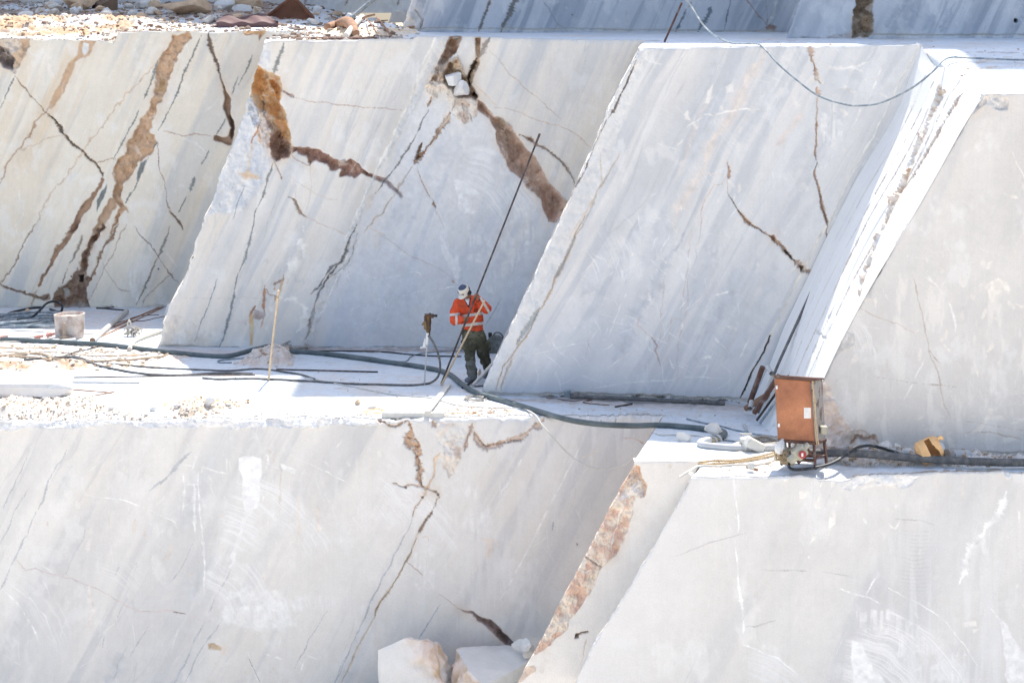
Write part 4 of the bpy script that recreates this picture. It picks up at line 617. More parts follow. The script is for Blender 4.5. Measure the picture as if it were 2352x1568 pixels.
def paint_F(c):
    c.base((.85, .81, .75), (.70, .69, .67), (.80, .73, .64), g=.25, w=.35, fs=.7)
    c.poly(T7([(1800, 205), (1840, 165), (1860, 175), (1855, 230), (1890, 290), (1875, 380), (1820, 375), (1800, 480), (1760, 640), (1690, 760), (1660, 780), (1600, 835), (1530, 1000), (1440, 1115), (1390, 1180), (1380, 1235), (1280, 1320), (1170, 1392), (1120, 1390), (1300, 1060), (1480, 760), (1640, 440), (1740, 290)]), (.66, .47, .37), (.76, .66, .55), jag=6, depth=.03, rough=.07, cs=2.6, edge=5)
    c.poly(T7([(1760, 290), (1800, 210), (1850, 230), (1885, 290), (1865, 375), (1790, 370), (1720, 400)]), (.78, .74, .69), (.68, .56, .45), jag=6, rough=.05, a=.9)
    c.line(T7([(1850, 170), (1865, 250), (1895, 300), (1880, 370)]), 2.2, (.66, .42, .24), .8, jag=5); c.line(T7([(1760, 380), (1730, 500), (1700, 620), (1670, 720)]), 1.8, (.84, .82, .78), .7, jag=5)
    c.line(T7([(1500, 765), (1560, 790), (1610, 820)]), 1.6, (.42, .33, .30), .8, .03, jag=5)
    c.poly(T7([(1130, 1470), (1180, 1455), (1185, 1500), (1120, 1540), (1060, 1580), (1060, 1540)]), (.70, .56, .45), jag=5, rough=.03)
    c.line(T7([(1440, 1280), (1460, 1262), (1490, 1245), (1520, 1242)]), 3.6, (.28, .19, .14), .95, .08, jag=3, rag=.7)
    c.line(T7([(1512, 1290), (1500, 1360), (1485, 1420), (1480, 1450)]), 1.6, (.60, .47, .37), .7, jag=5, dash=.3); c.line(T7([(2045, 170), (2060, 190)]), 4, (.66, .58, .46), .5, jag=5)
    c.poly(T7([(1240, 1400), (1270, 1420), (1230, 1520), (1200, 1500)]), (.74, .69, .62), a=.5, jag=6, soft=3)
    c.scr(20, (1250, 1080, 1600, 1560), (10, 40), .8, .35, 51)

def paint_G(c):
    c.base((.715, .695, .66), (.55, .55, .56), (.74, .70, .64), g=.55, w=.25, fs=.45)
    c.mix(sst(-.1, .6, fbm(c.X*9, c.Z*.8, 501, 5, .6))*sst(-.3, .5, fbm(c.X*.5, c.Z*.4, 503, 3))*sst(1000, 1500, c.V)*.6, (.78, .77, .755))
    c.mix(1-sst(1350, 1650, c.U+.45*(c.V-1400)), (.76, .74, .71))
    for P, w in (([(400, 190), (410, 290), (415, 340)], 2.2), ([(415, 340), (435, 500), (430, 560)], 1.4), ([(415, 600), (425, 760), (435, 900)], 1.4), ([(435, 900), (450, 1040), (465, 1120)], 4.2), ([(465, 1150), (470, 1320)], 1.8)): c.line(T10(P), w, (.865, .85, .825), .85, jag=2)
    c.line(T10([(2220, 280), (2190, 390), (2120, 500), (2080, 590), (2010, 690), (1950, 780), (1920, 860), (1900, 905)]), 8.5, (.86, .85, .83), .8, jag=8, rag=.7, soft=.7)
    c.poly(T10([(2080, 560), (2140, 540), (2140, 780), (2090, 700)]), (.86, .85, .83), a=.5, streak=.2, jag=8, soft=3)
    CC = T10([(1080, 1990)])[0]
    c.arcs(CC, 230, 352, 22, 82, .9, (.865, .85, .83), .5, 3); c.arcs(CC, 120, 260, 20, 88, .7, (.865, .85, .83), .4, 5); c.arcs(T10([(350, 2050)])[0], 180, 258, 20, 80, .55, (.80, .80, .79), .4, 7)
    c.poly(T10([(1200, 1260), (1260, 1290), (1330, 1440), (1420, 1560), (1440, 1700), (1200, 1700), (1190, 1450)]), (.885, .875, .85), a=.85, jag=6, soft=2)
    c.poly(T10([(1220, 1090), (1350, 1080), (1450, 1080), (1560, 1150), (1680, 1200), (1700, 1300), (1800, 1280), (1900, 1290), (2000, 1420), (2050, 1567), (2050, 1700), (1750, 1700), (1650, 1500), (1500, 1400), (1480, 1240), (1350, 1250), (1250, 1180)]), (.86, .845, .82), a=.6, streak=.3, holes=.3, jag=9, soft=2)
    c.poly(T10([(2180, 1130), (2230, 1170), (2290, 1260), (2352, 1350), (2500, 1700), (2280, 1700), (2230, 1500), (2220, 1300)]), (.865, .85, .83), a=.8, jag=5, soft=1.5)
    for P, w in (([(1110, 935), (1220, 970), (1300, 990), (1390, 1040)], 1.6), ([(1440, 930), (1600, 1010), (1800, 1130), (1950, 1310), (2040, 1450)], 1.), ([(2130, 1070), (2180, 1130)], 1.4), ([(440, 1300), (560, 1340), (700, 1400), (800, 1480), (880, 1567)], 1.6), ([(1360, 850), (1290, 980)], 1.6), ([(1280, 450), (1300, 520)], 3)): c.line(T10(P), w, (.885, .875, .85), .8, jag=3, rag=.6)
    for P, w in (([(470, 1192), (560, 1185), (690, 1145)], 1.5), ([(600, 805), (780, 808), (900, 812)], 1.2), ([(1000, 820), (1150, 840), (1200, 860)], 1), ([(1480, 460), (1650, 480), (1750, 510)], 1.4), ([(0, 720), (250, 620), (500, 560)], 1)): c.line(T10(P), w, (.50, .48, .47), .6, jag=3)
    for k in range(16): c.line(T10([(1500+8*k % 40, 540+k*26), (1600, 556+k*26), (1720, 552+k*26)]), 1.1, (.54, .54, .55), .35, jag=3)
    for P in ([(835, 290), (880, 265), (905, 290), (870, 335), (840, 330)], [(935, 380), (965, 310), (980, 330), (970, 375), (985, 395), (945, 400)], [(1040, 430), (1080, 420), (1085, 490), (1060, 520), (1045, 580), (1035, 540)], [(905, 650), (940, 560), (965, 545), (960, 590), (930, 620)], [(1425, 380), (1450, 385), (1440, 418), (1425, 410)], [(1440, 490), (1480, 530), (1520, 460), (1510, 510), (1490, 535), (1455, 530)], [(1930, 1170), (1980, 1155), (2030, 1155), (2030, 1185), (1980, 1190), (1940, 1200)], [(2000, 1210), (2050, 1200), (2010, 1240)], [(975, 260), (1000, 200), (990, 250)], [(1060, 210), (1090, 200), (1080, 260), (1060, 260)], [(1120, 290), (1145, 250), (1135, 285)], [(1490, 240), (1510, 190), (1520, 230), (1500, 265)], [(1260, 265), (1290, 240), (1400, 225), (1390, 240), (1300, 258)], [(2300, 410), (2318, 410), (2312, 490)], [(2255, 560), (2280, 520), (2275, 545)], [(900, 710), (920, 712), (918, 735), (902, 730)], [(730, 240), (755, 180), (750, 235)], [(1070, 330), (1110, 350), (1100, 370)]): c.poly(T10(P), (.83, .80, .745), a=.85, jag=3.5, soft=1.2)
    c.poly(T10([(1200, 170), (1300, 160), (1500, 150), (1640, 170), (1600, 230), (1500, 240), (1330, 200), (1200, 270), (1140, 250)]), (.80, .79, .775), a=.7, jag=9, holes=.2, rough=.04)
    c.poly(T10([(700, 170), (790, 165), (760, 210), (720, 200)]), (.78, .775, .77), jag=5, rough=.03, a=.8); c.poly(T10([(2200, 145), (2280, 142), (2260, 190), (2235, 195)]), (.80, .80, .79), jag=4, depth=.05, rough=.03)
    c.line(T10([(100, 215), (80, 260), (60, 285)]), 2.2, (.55, .52, .46), .8, .03, jag=4); c.line(T10([(1770, 180), (1765, 260)]), 2, (.74, .64, .58), .5); c.line(T10([(1960, 160), (1940, 350)]), 3, (.74, .66, .60), .35)
    c.spots(24, (2000, 1100, 2600, 1500), (1.5, 5), (.82, .80, .76), .55, 62); c.scr(130, (1500, 1100, 2600, 1560), (10, 60), .8, .35, 63, (60, 120))

def paint_H(c):
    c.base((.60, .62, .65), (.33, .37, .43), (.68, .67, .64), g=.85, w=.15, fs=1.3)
    for P, w in (([(1115, 0), (1070, 110), (1050, 170), (1030, 212)], 3), ([(1285, -20), (1240, 100), (1210, 160), (1182, 218)], 4.6)): c.line(T2(P), w, (.17, .16, .15), .9, .03, jag=4, rag=.9)
    for P, w in (([(250, 50), (210, 130), (180, 180), (155, 230)], 5), ([(110, 0), (60, 120), (15, 225)], 2), ([(385, 0), (340, 200)], 1.5), ([(45, 160), (20, 225)], 3)): c.line(T3(P), w, (.13, .16, .18), .85, jag=4, rag=.9)
    c.line(T3([(700, 0), (660, 110), (630, 185)]), 5, (.58, .58, .54), .6, jag=4); c.line(T3([(495, 0), (560, 90), (600, 130), (640, 190)]), 1.3, (.30, .2, .17), .8, jag=5); c.line(T3([(625, 0), (630, 190)]), 1.6, (.25, .2, .17), .7, jag=5, dash=.2)
    c.poly(T3([(620, 190), (650, 165), (682, 180), (670, 210), (625, 212)]), (.34, .25, .22), jag=4, depth=.05, rough=.04)
    c.line(T2([(1450, 0), (1500, 60), (1560, 150), (1630, 222)]), 1.2, (.33, .33, .34), .8, jag=5); c.line(T2([(610, 60), (650, 130), (640, 200)]), 1.6, (.25, .22, .2), .9, .04, jag=5)
    c.poly(T2([(560, 70), (640, 80), (650, 130), (640, 170), (540, 180)]), (.66, .655, .64), (.55, .54, .52), jag=6, rough=.05, a=.7); c.poly(T2([(500, 190), (560, 180), (640, 205), (600, 230), (480, 230)]), (.45, .38, .32), (.55, .5, .45), jag=5, rough=.06)
    c.line(T2([(2030, 60), (2020, 120), (2030, 180)]), 2.6, (.62, .62, .58), .6, jag=5); c.spots(14, (1250, 0, 1790, 60), (1, 3), (.70, .71, .72), .6, 71); c.poly(T2([(1657, 98), (1665, 98), (1665, 105), (1657, 105)]), (.12, .08, .06), jag=0)
    c.line([(940, 66), (1300, 68), (1560, 70), (1800, 74)], 1.2, (.50, .49, .44), .8, .02, jag=2, taper=False)
def paint_I(c):
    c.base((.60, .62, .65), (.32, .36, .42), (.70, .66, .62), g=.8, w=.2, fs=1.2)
    c.poly(T3([(1205, -40), (1335, -40), (1335, 60), (1345, 130), (1352, 225), (1310, 262), (1195, 262), (1195, 180), (1210, 90)]), (.30, .225, .16), (.44, .35, .26), depth=.3, rough=.16, jag=6, cs=2.2, edge=10)
    c.poly(T3([(1285, 110), (1325, 100), (1345, 200), (1300, 222), (1280, 170)]), (.50, .36, .24), jag=4, depth=-.1); c.poly(T3([(1300, 60), (1335, 20), (1330, 90)]), (.80, .70, .60), jag=3)
    c.poly(T3([(2288, 125), (2308, 128), (2312, 148), (2298, 158), (2282, 146)]), (.012, .012, .012), jag=0, depth=.3, soft=.8)
    for P, w in (([(1640, 60), (1560, 200)], 12), ([(1500, 60), (1440, 180)], 12), ([(2352, 40), (2290, 200)], 12), ([(2110, 0), (2050, 130), (2010, 220)], 4), ([(1860, 60), (1800, 200)], 8), ([(1750, 100), (1680, 190)], 9)): c.line(T3(P), w, (.36, .40, .46), .5, jag=6, soft=1.5)
    c.poly(T3([(800, 250), (1190, 230), (1190, 265), (750, 275)]), (.50, .43, .40), (.66, .65, .64), jag=5, a=.7, rough=.05)
    c.scr(30, (1850, 0, 2500, 75), (8, 30), .7, .5, 81); c.line([(1960, 80), (2352, 80), (2600, 80)], 1.2, (.45, .42, .36), .8, .02, jag=2, taper=False)
def paint_K(c):
    c.base((.70, .68, .64), (.45, .48, .52), (.68, .58, .45), g=.7, w=.7, fs=1.)
    for u in (806, 925, 715): c.line([(u, -30), (u-14, 14)], 3, (.2, .15, .12), .8, jag=4, rag=.9)

E_Y = const(36.75); B_Y = lin(44.1, 43.9, 360, 1150); C_Y = lin(38.75, 37.85, 1110, 1720); G_Y = lin(32.2, 32.5, 1590, 2352)
tA = panel('quarry_wall', [(-260, 60), (-260, 720)], [(690, 60), (470, 720)], [(-260, 88), (0, 88), (60, 87), (70, 89), (190, 92), (262, 95), (268, 80), (275, 73), (304, 72), (440, 71), (480, 72), (700, 72)], [(-260, 716), (700, 716)], const(49.6), paint_A, 67, 11, .05, 0, 0, 1.2, label='cream marble face with brown clay bands behind the coiled black hoses', backL=2, backR=2)
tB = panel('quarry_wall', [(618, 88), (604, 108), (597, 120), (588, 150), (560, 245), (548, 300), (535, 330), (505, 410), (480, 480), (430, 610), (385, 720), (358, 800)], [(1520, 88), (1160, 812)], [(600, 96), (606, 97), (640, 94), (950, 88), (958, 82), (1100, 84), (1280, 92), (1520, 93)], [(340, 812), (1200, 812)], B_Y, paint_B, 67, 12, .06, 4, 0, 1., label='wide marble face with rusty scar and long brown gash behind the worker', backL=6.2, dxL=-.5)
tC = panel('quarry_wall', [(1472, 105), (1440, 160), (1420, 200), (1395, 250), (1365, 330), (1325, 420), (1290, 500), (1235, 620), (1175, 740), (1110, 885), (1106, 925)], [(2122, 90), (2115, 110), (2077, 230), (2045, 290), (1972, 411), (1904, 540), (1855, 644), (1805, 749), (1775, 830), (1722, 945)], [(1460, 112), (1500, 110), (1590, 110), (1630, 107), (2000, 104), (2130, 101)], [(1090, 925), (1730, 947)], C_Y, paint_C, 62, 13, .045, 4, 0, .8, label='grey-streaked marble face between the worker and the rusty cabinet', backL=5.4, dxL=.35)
tD = panel('quarry_wall', [(2262, 214), (2254, 221), (2228, 267), (2210, 300), (2163, 379), (2124, 449), (2091, 502), (2060, 555), (2022, 628), (2008, 648), (1992, 672), (1964, 725), (1932, 785), (1896, 861), (1796, 1058)], [(2900, 200), (2900, 1060)], [(2250, 216), (2900, 218)], [(1780, 1060), (2900, 1066)], const(33.7), paint_D, 66, 14, .03, 1.0, 0, 1.2, label='plain speckled grey marble face behind the orange cut canister', backL=.05, backR=4, lip=.3)
tE = panel('quarry_wall', [(-260, 950), (-260, 1620)], [(1534, 950), (1176, 1620)], [(-260, 968), (0, 967), (60, 964), (150, 970), (260, 965), (350, 966), (450, 960), (560, 963), (700, 961), (900, 962), (1300, 957), (1540, 955)], [(-260, 1620), (1600, 1620)], E_Y, paint_E, 63, 15, .09, 0, 0, 2.6, label='lower marble face with white saw swirls under the working ledge', backL=2, backR=.2)
tF = panel('quarry_wall', [(1462, 1056), (1190, 1568), (1162, 1620)], [(1634, 1056), (1616, 1075), (1590, 1110), (1560, 1180), (1500, 1280), (1420, 1420), (1322, 1568), (1290, 1620)], [(1440, 1061), (1640, 1059)], [(1100, 1620), (1700, 1620)], const(33.3), paint_F, 62, 16, .02, 1.5, 0, .6, label='narrow cream marble face edged with rough pink rock', backL=3.9, dxL=.7, backR=.3)
tG = panel('quarry_wall', [(1590, 1092), (1576, 1120), (1552, 1160), (1530, 1200), (1480, 1290), (1445, 1350), (1415, 1400), (1360, 1480), (1322, 1568), (1290, 1620)], [(2900, 1080), (2900, 1620)], [(1580, 1095), (1780, 1094), (1840, 1092), (1868, 1097), (1885, 1102), (1905, 1101), (1925, 1106), (1945, 1104), (1970, 1092), (2060, 1088), (2100, 1087), (2300, 1083), (2340, 1086), (2900, 1082)], [(1280, 1620), (2900, 1620)], G_Y, paint_G, 66, 17, .03, 2.3, 0, 1.4, label='pale grey marble face below the rusty cabinet and black hose', backL=1.2, dxL=.28)
tH = panel('quarry_wall', [(958, -40), (945, 0), (930, 45), (914, 78)], [(1880, -40), (1830, 84)], [(900, -120), (1900, -120)], [(900, 77), (1300, 81), (1850, 86)], const(53.7), paint_H, 66, 18, .06, 2, 0, 0, up=28, label='blue-grey marble face of the upper bench with two dark seams', backL=8)
tI = panel('quarry_wall', [(1856, -40), (1840, 0), (1804, 92)], [(2900, -40), (2900, 95)], [(1800, -120), (2900, -120)], [(1790, 94), (1950, 90), (2900, 88)], const(46.3), paint_I, 66, 19, .05, 2, 0, 0, up=lambda x: 21.4+4*sst(9.7, 10.6, x), label='blue marble face of the upper bench with brown pocket and drill hole', backL=7, dxL=1.1)
tK = panel('quarry_wall', [(-300, -40), (-300, 30)], [(1100, -40), (1100, 30)], [(-300, -120), (1100, -120)], [(-300, 30), (1100, 30)], const(62.5), paint_K, 66, 20, .05, 0, 0, 0, up=20, label='distant cream marble face above the shaded rubble', step=2.6)
# ------------------------------------------------------------------ the ledges and the ground
from mathutils.bvhtree import BVHTree
def ledge(name, label, front, yb, z0, paint, zfun=None, shear=.1, dx=.022, dy=.055, tops=(), seed=90, dip=0.):
    pts = [];
    for (a, b) in zip(front[:-1], front[1:]):
        n = max(2, int(max(abs(b[0]-a[0])/dx, abs(b[1]-a[1])/(dy*.7))))
        t = np.linspace(0, 1, n, endpoint=False)[:, None]; pts.append(np.array(a)[None]*(1-t)+np.array(b)[None]*t)
    pts.append(np.array([front[-1]])); Fp = np.concatenate(pts)
    nr = int((yb-np.mean(Fp[:, 1]))/dy); t = np.linspace(0, 1, nr)**1.12
    X0, Y0 = Fp[:, 0], Fp[:, 1]; X = X0[None]+shear*(yb-Y0)[None]*t[:, None]; Y = Y0[None]+(yb-Y0)[None]*t[:, None]
    zf = np.full(Y.shape, float(z0)) if zfun is None else zfun(X, Y)
    U = CU+FP*X/Y; V = V0+FP*(HC-zf)/Y
    c = Canvas(U, V, .0077, 10, seed); c.X = X; c.Z = Y
    c.w1 = fbm(X*2.2, Y*1.1, seed+5, 4); c.w2 = .35*fbm(X*2.2, Y*1.1, seed+55, 4); c.h1 = fbm(X*9, Y*4, seed+6, 4); c.h2 = fbm(X*9, Y*4, seed+66, 4)
    c.T = (Y-Y0[None]); paint(c)
    Zt = np.full(X0.shape, np.nan)
    for (ya, yc, x0, x1, tp) in tops:
        k = (X0 >= x0) & (X0 <= x1) & (Y0 >= ya) & (Y0 <= yc); Zt[k] = np.interp(X0[k], tp[0], tp[1])-.012
    Zt = np.where(np.isnan(Zt), zf[0]-dip*((Y0 > 33.8) & (Y0 < 37.25) & (X0 > 6.6)), Zt)
    w = 1-sst(.0, .35, Y-Y0[None]); Z = (zf+c.D)*(1-w)+Zt[None]*w+.6*c.D*w*sst(0, .12, Y-Y0[None])
    id_ = np.arange(X.size).reshape(X.shape)
    Q = np.stack([id_[:-1, :-1], id_[:-1, 1:], id_[1:, 1:], id_[1:, :-1]], -1).reshape(-1, 4)
    P = np.stack([X, Y, Z], -1).reshape(-1, 3)
    o = arr_mesh(name, P, Q, M['dust'], c.C.reshape(-1, 3)); tagit(o, label, None, None, 'structure')
    dg = bpy.context.evaluated_depsgraph_get()
    return o, BVHTree.FromObject(o, dg)

def dust_base(c, seed=0):
    c.C[:] = (.64, .695, .75)
    m = sst(.15, .75, fbm(c.X*.8, c.Z*.35, seed+1, 5, .55)); c.mix(m*.45, (.62, .55, .48))
    m = sst(.3, .6, fbm(c.X*1.2, c.Z*5, seed+2, 5, .6)); c.mix(m*.30, (.66, .58, .50))
    m = sst(.52, .62, fbm(c.X*6, c.Z*14, seed+3, 5, .62)); c.mix(m*.45, (.50, .42, .35))
    c.C *= (1+.03*fbm(c.X*14, c.Z*8, seed+4, 3))[..., None]
    c.D += .012*fbm(c.X*.9, c.Z*.6, seed+5, 4)+.004*fbm(c.X*8, c.Z*4, seed+6, 3)

def rubble(c, pts, h, col=(.50, .38, .28), col2=(.64, .54, .44), rough=.05, edge=14, jag=8, a=.9, cs=3, soft=4):
    c.poly(pts, col, col2, a=a, depth=-h, rough=rough, jag=jag, soft=soft, edge=edge, cs=cs, holes=0)

def paint_mid(c):
    dust_base(c, 700)
    rs = 1
    c.poly(T4([(-600, 800), (200, 790), (600, 810), (1000, 850), (1300, 870), (1240, 930), (1000, 960), (800, 980), (500, 960), (300, 970), (-600, 980)]), (.52, .39, .28), (.68, .58, .48), a=.8, jag=10, soft=6, cs=.9, rough=.03, holes=.2)
    rubble(c, T4([(-300, 930), (0, 915), (150, 930), (260, 945), (230, 965), (0, 970), (-300, 975)]), .05, (.42, .28, .18), (.56, .43, .31)); rubble(c, T4([(380, 930), (470, 905), (540, 920), (600, 960), (520, 975), (400, 960)]), .07, (.44, .30, .20), (.58, .45, .33))
    for P in ([(780, 940), (860, 930), (900, 950), (820, 960)], [(930, 940), (1000, 930), (1000, 955)]): c.poly(T4(P), (.58, .43, .32), a=.7, jag=6, soft=2, rough=.03)
    rubble(c, T4([(1560, 940), (1640, 900), (1740, 860), (1820, 850), (1900, 870), (1990, 890), (1960, 940), (1860, 955), (1700, 955)]), .22, (.64, .53, .45), (.72, .65, .59), .05, 16)
    rubble(c, T4([(1120, 1245), (1180, 1205), (1260, 1180), (1350, 1160), (1500, 1180), (1640, 1180), (1720, 1190), (1600, 1220), (1480, 1260), (1300, 1290), (1180, 1270)]), .10, (.50, .40, .30), (.66, .58, .49), .05, 12)
    rubble(c, [(-260, 918), (0, 917), (60, 919), (150, 918), (190, 908), (235, 918), (248, 935), (220, 948), (120, 955), (0, 962), (-260, 962)], .08, (.54, .45, .36), (.68, .62, .55), .07, 16)
    rubble(c, [(-260, 945), (0, 945), (250, 944), (330, 952), (300, 968), (0, 972), (-260, 972)], .04, (.64, .57, .50), (.76, .73, .69), .05, 6)
    c.poly(T5([(780, 1225), (900, 1205), (1060, 1235), (1200, 1235), (1290, 1260), (1350, 1310), (1000, 1310), (790, 1290)]), (.66, .55, .46), (.76, .70, .63), a=.8, jag=8, soft=4, rough=.03, cs=3)
    for P, a in (([(-300, 540), (0, 545), (600, 560), (1140, 560), (1140, 600), (600, 620), (0, 600)], .35), ([(200, 600), (800, 620), (1050, 640), (1000, 760), (300, 700)], .3)): c.poly(T4(P), (.66, .55, .50), a=a, jag=12, soft=10, holes=.3)
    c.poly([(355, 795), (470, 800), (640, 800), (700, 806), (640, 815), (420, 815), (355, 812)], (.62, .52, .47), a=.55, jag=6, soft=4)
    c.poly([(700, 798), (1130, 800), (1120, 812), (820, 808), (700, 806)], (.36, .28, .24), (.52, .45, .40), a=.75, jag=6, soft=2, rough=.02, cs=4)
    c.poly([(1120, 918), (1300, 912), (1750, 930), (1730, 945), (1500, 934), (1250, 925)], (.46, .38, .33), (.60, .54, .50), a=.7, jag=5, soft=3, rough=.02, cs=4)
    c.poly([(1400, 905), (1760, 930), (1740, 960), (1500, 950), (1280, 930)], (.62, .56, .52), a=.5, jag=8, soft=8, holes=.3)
    # rubble in front of the right-hand face
    rubble(c, [(1895, 1040), (1940, 1030), (2000, 1012), (2060, 1022), (2120, 1042), (2280, 1046), (2900, 1048), (2900, 1066), (2240, 1068), (2100, 1072), (1990, 1070), (1900, 1058)], .09, (.64, .55, .48), (.74, .70, .66), .07, 10)
    c.poly([(1600, 1062), (1790, 1056), (1780, 1075), (1700, 1085), (1640, 1080)], (.70, .60, .51), (.78, .73, .67), a=.7, jag=6, soft=5, rough=.02, cs=3)
    c.poly([(1700, 1018), (1790, 1016), (1790, 1038), (1690, 1038)], (.74, .63, .50), (.70, .66, .60), a=.8, jag=6, soft=4, rough=.03, cs=3)
    c.poly([(1810, 1090), (1860, 1080), (2000, 1082), (2000, 1096), (1930, 1102), (1850, 1098)], (.60, .58, .56), a=.5, jag=5, soft=4)
    for P in ([(620, 890), (800, 893), (930, 899)], [(430, 850), (620, 868)], [(900, 870), (1100, 905)], [(1300, 935), (1500, 948), (1640, 960)], [(1470, 965), (1640, 970), (1740, 990)], [(0, 880), (300, 886)]): c.line(P, 1., (.60, .54, .49), .6, jag=3, dash=.3)
    for i in range(70):
        R = random.Random(i+900); u = R.uniform(500, 1780); v = R.uniform(820, 1000); c.line([(u, v), (u+R.uniform(5, 40), v+R.uniform(-1, 2))], R.uniform(.4, 1.1), (.45, .37, .32), .7, jag=3, dash=.2)

def z_top(X, Y):
    U = CU+FP*X/Y
    z = np.full(X.shape, 5.95)
    left = 1-sst(-5.6, -3.6, X)
    # back slope
    z = z+left*(.58*sst(51, 62, Y)+.30*sst(57, 75, Y)*(1-sst(-9, -5.5, X)))
    heap = .27*np.exp(-((Y-53.2)/1.7)**2)*(1-sst(-8.7, -7.2, X+(Y-50)*.08))
    z = z+heap-.06*(1-sst(-9.2, -9.0, X))*(1-sst(49.6, 51.5, Y))
    z = z+.32*np.exp(-((Y-48.5)/1.3)**2)*np.exp(-((X+2.95)/.9)**2)
    # the right-hand block steps down towards the front
    fall = sst(37.85, 33.6, Y)*.58*(.6+.4*sst(37.8, 35, Y)); z = z-np.where((X > 5.6), fall, 0)
    return z
def paint_top(c):
    dust_base(c, 800)
    left = 1-sst(-6.2, -5.2, c.X)
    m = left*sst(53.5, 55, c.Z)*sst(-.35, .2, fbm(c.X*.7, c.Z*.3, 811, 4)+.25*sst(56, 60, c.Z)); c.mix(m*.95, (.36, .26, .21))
    m2 = m*sst(.0, .4, fbm(c.X*6, c.Z*3, 812, 5, .65)); c.mix(m2*.8, (.56, .52, .47)); c.D += m*.09*fbm(c.X*4, c.Z*3, 813, 4, .6)
    h = (1-sst(-8.8, -7.4, c.X+(c.Z-50)*.08))*sst(49.9, 50.5, c.Z)*(1-sst(54.2, 55, c.Z)); c.mix(h*sst(-.5, .3, fbm(c.X*1.2, c.Z*.7, 815, 5))*.95, (.50, .35, .22)); c.D += h*.10*fbm(c.X*6, c.Z*4, 814, 5, .6)
    c.poly(T1([(640, 240), (760, 220), (900, 215), (880, 285), (700, 285)]), (.42, .29, .20), (.62, .50, .38), a=.8, jag=6, soft=3, rough=.05, cs=3)
    c.poly([(700, 72), (760, 60), (900, 62), (960, 66), (955, 80), (860, 84), (760, 80)], (.72, .56, .38), (.78, .70, .58), a=.9, jag=6, soft=4, rough=.06, cs=3)
    c.poly([(640, 90), (800, 86), (940, 84), (900, 90), (700, 95)], (.78, .70, .6), a=.6, jag=6, soft=3)
    # veins on the right-hand block top
    for P in ([(2195, 156), (2230, 148), (2270, 142), (2350, 138), (2600, 130)], [(2205, 162), (2280, 155), (2352, 150)], [(2210, 172), (2260, 160), (2352, 152), (2600, 140)]): c.line(P, 1.1, (.52, .42, .32), .7, jag=4, dash=.2)
    for P in ([(2130, 120), (2220, 126)], [(2120, 112), (2200, 122), (2352, 121)]): c.line(P, .8, (.35, .33, .34), .8, jag=3, dash=.3)
    for i in range(60):
        R = random.Random(i+1900); u = R.uniform(1050, 2500); v = R.uniform(90, 125); c.line([(u, v), (u+R.uniform(3, 40), v+R.uniform(-.5, .8))], R.uniform(.3, .7), (.42, .36, .34), .7, jag=2, dash=.2)
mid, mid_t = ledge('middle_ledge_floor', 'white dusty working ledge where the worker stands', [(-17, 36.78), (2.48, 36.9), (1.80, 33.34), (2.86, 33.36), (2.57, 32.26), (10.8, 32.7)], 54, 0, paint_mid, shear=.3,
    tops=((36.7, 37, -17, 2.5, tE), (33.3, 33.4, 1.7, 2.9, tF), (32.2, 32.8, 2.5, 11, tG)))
top, top_t = ledge('upper_ledge_floor', 'upper ledge with sunlit rubble heap at its left end', [(-17, 49.66), (-5.2, 49.66), (-4.83, 44.14), (2.58, 43.95), (2.16, 38.75), (6.72, 37.3), (6.80, 36.2), (6.86, 34.8), (7.0, 33.74), (11.1, 33.74)], 66, 5.95, paint_top, z_top, shear=.12, dx=.03, dy=.07, seed=95, dip=.17,
    tops=((49.6, 49.7, -17, -5.1, tA), (43.9, 44.2, -4.9, 2.6, tB), (37.2, 38.8, 2.1, 6.75, tC), (33.7, 33.8, 6.9, 11.5, tD)))
me = bmesh.new(); vs = [me.verts.new(p) for p in ((-300, -300, -6.2), (300, -300, -6.2), (300, 40, -6.2), (-300, 40, -6.2))]; me.faces.new(vs)
tagit(bm_obj('quarry_floor', me, node_mat('pale_quarry_ground', (.65, .60, .53), .95, var=.15, scale=.2, bump=0)), 'pale quarry ground far below the ledges', None, None, 'structure')


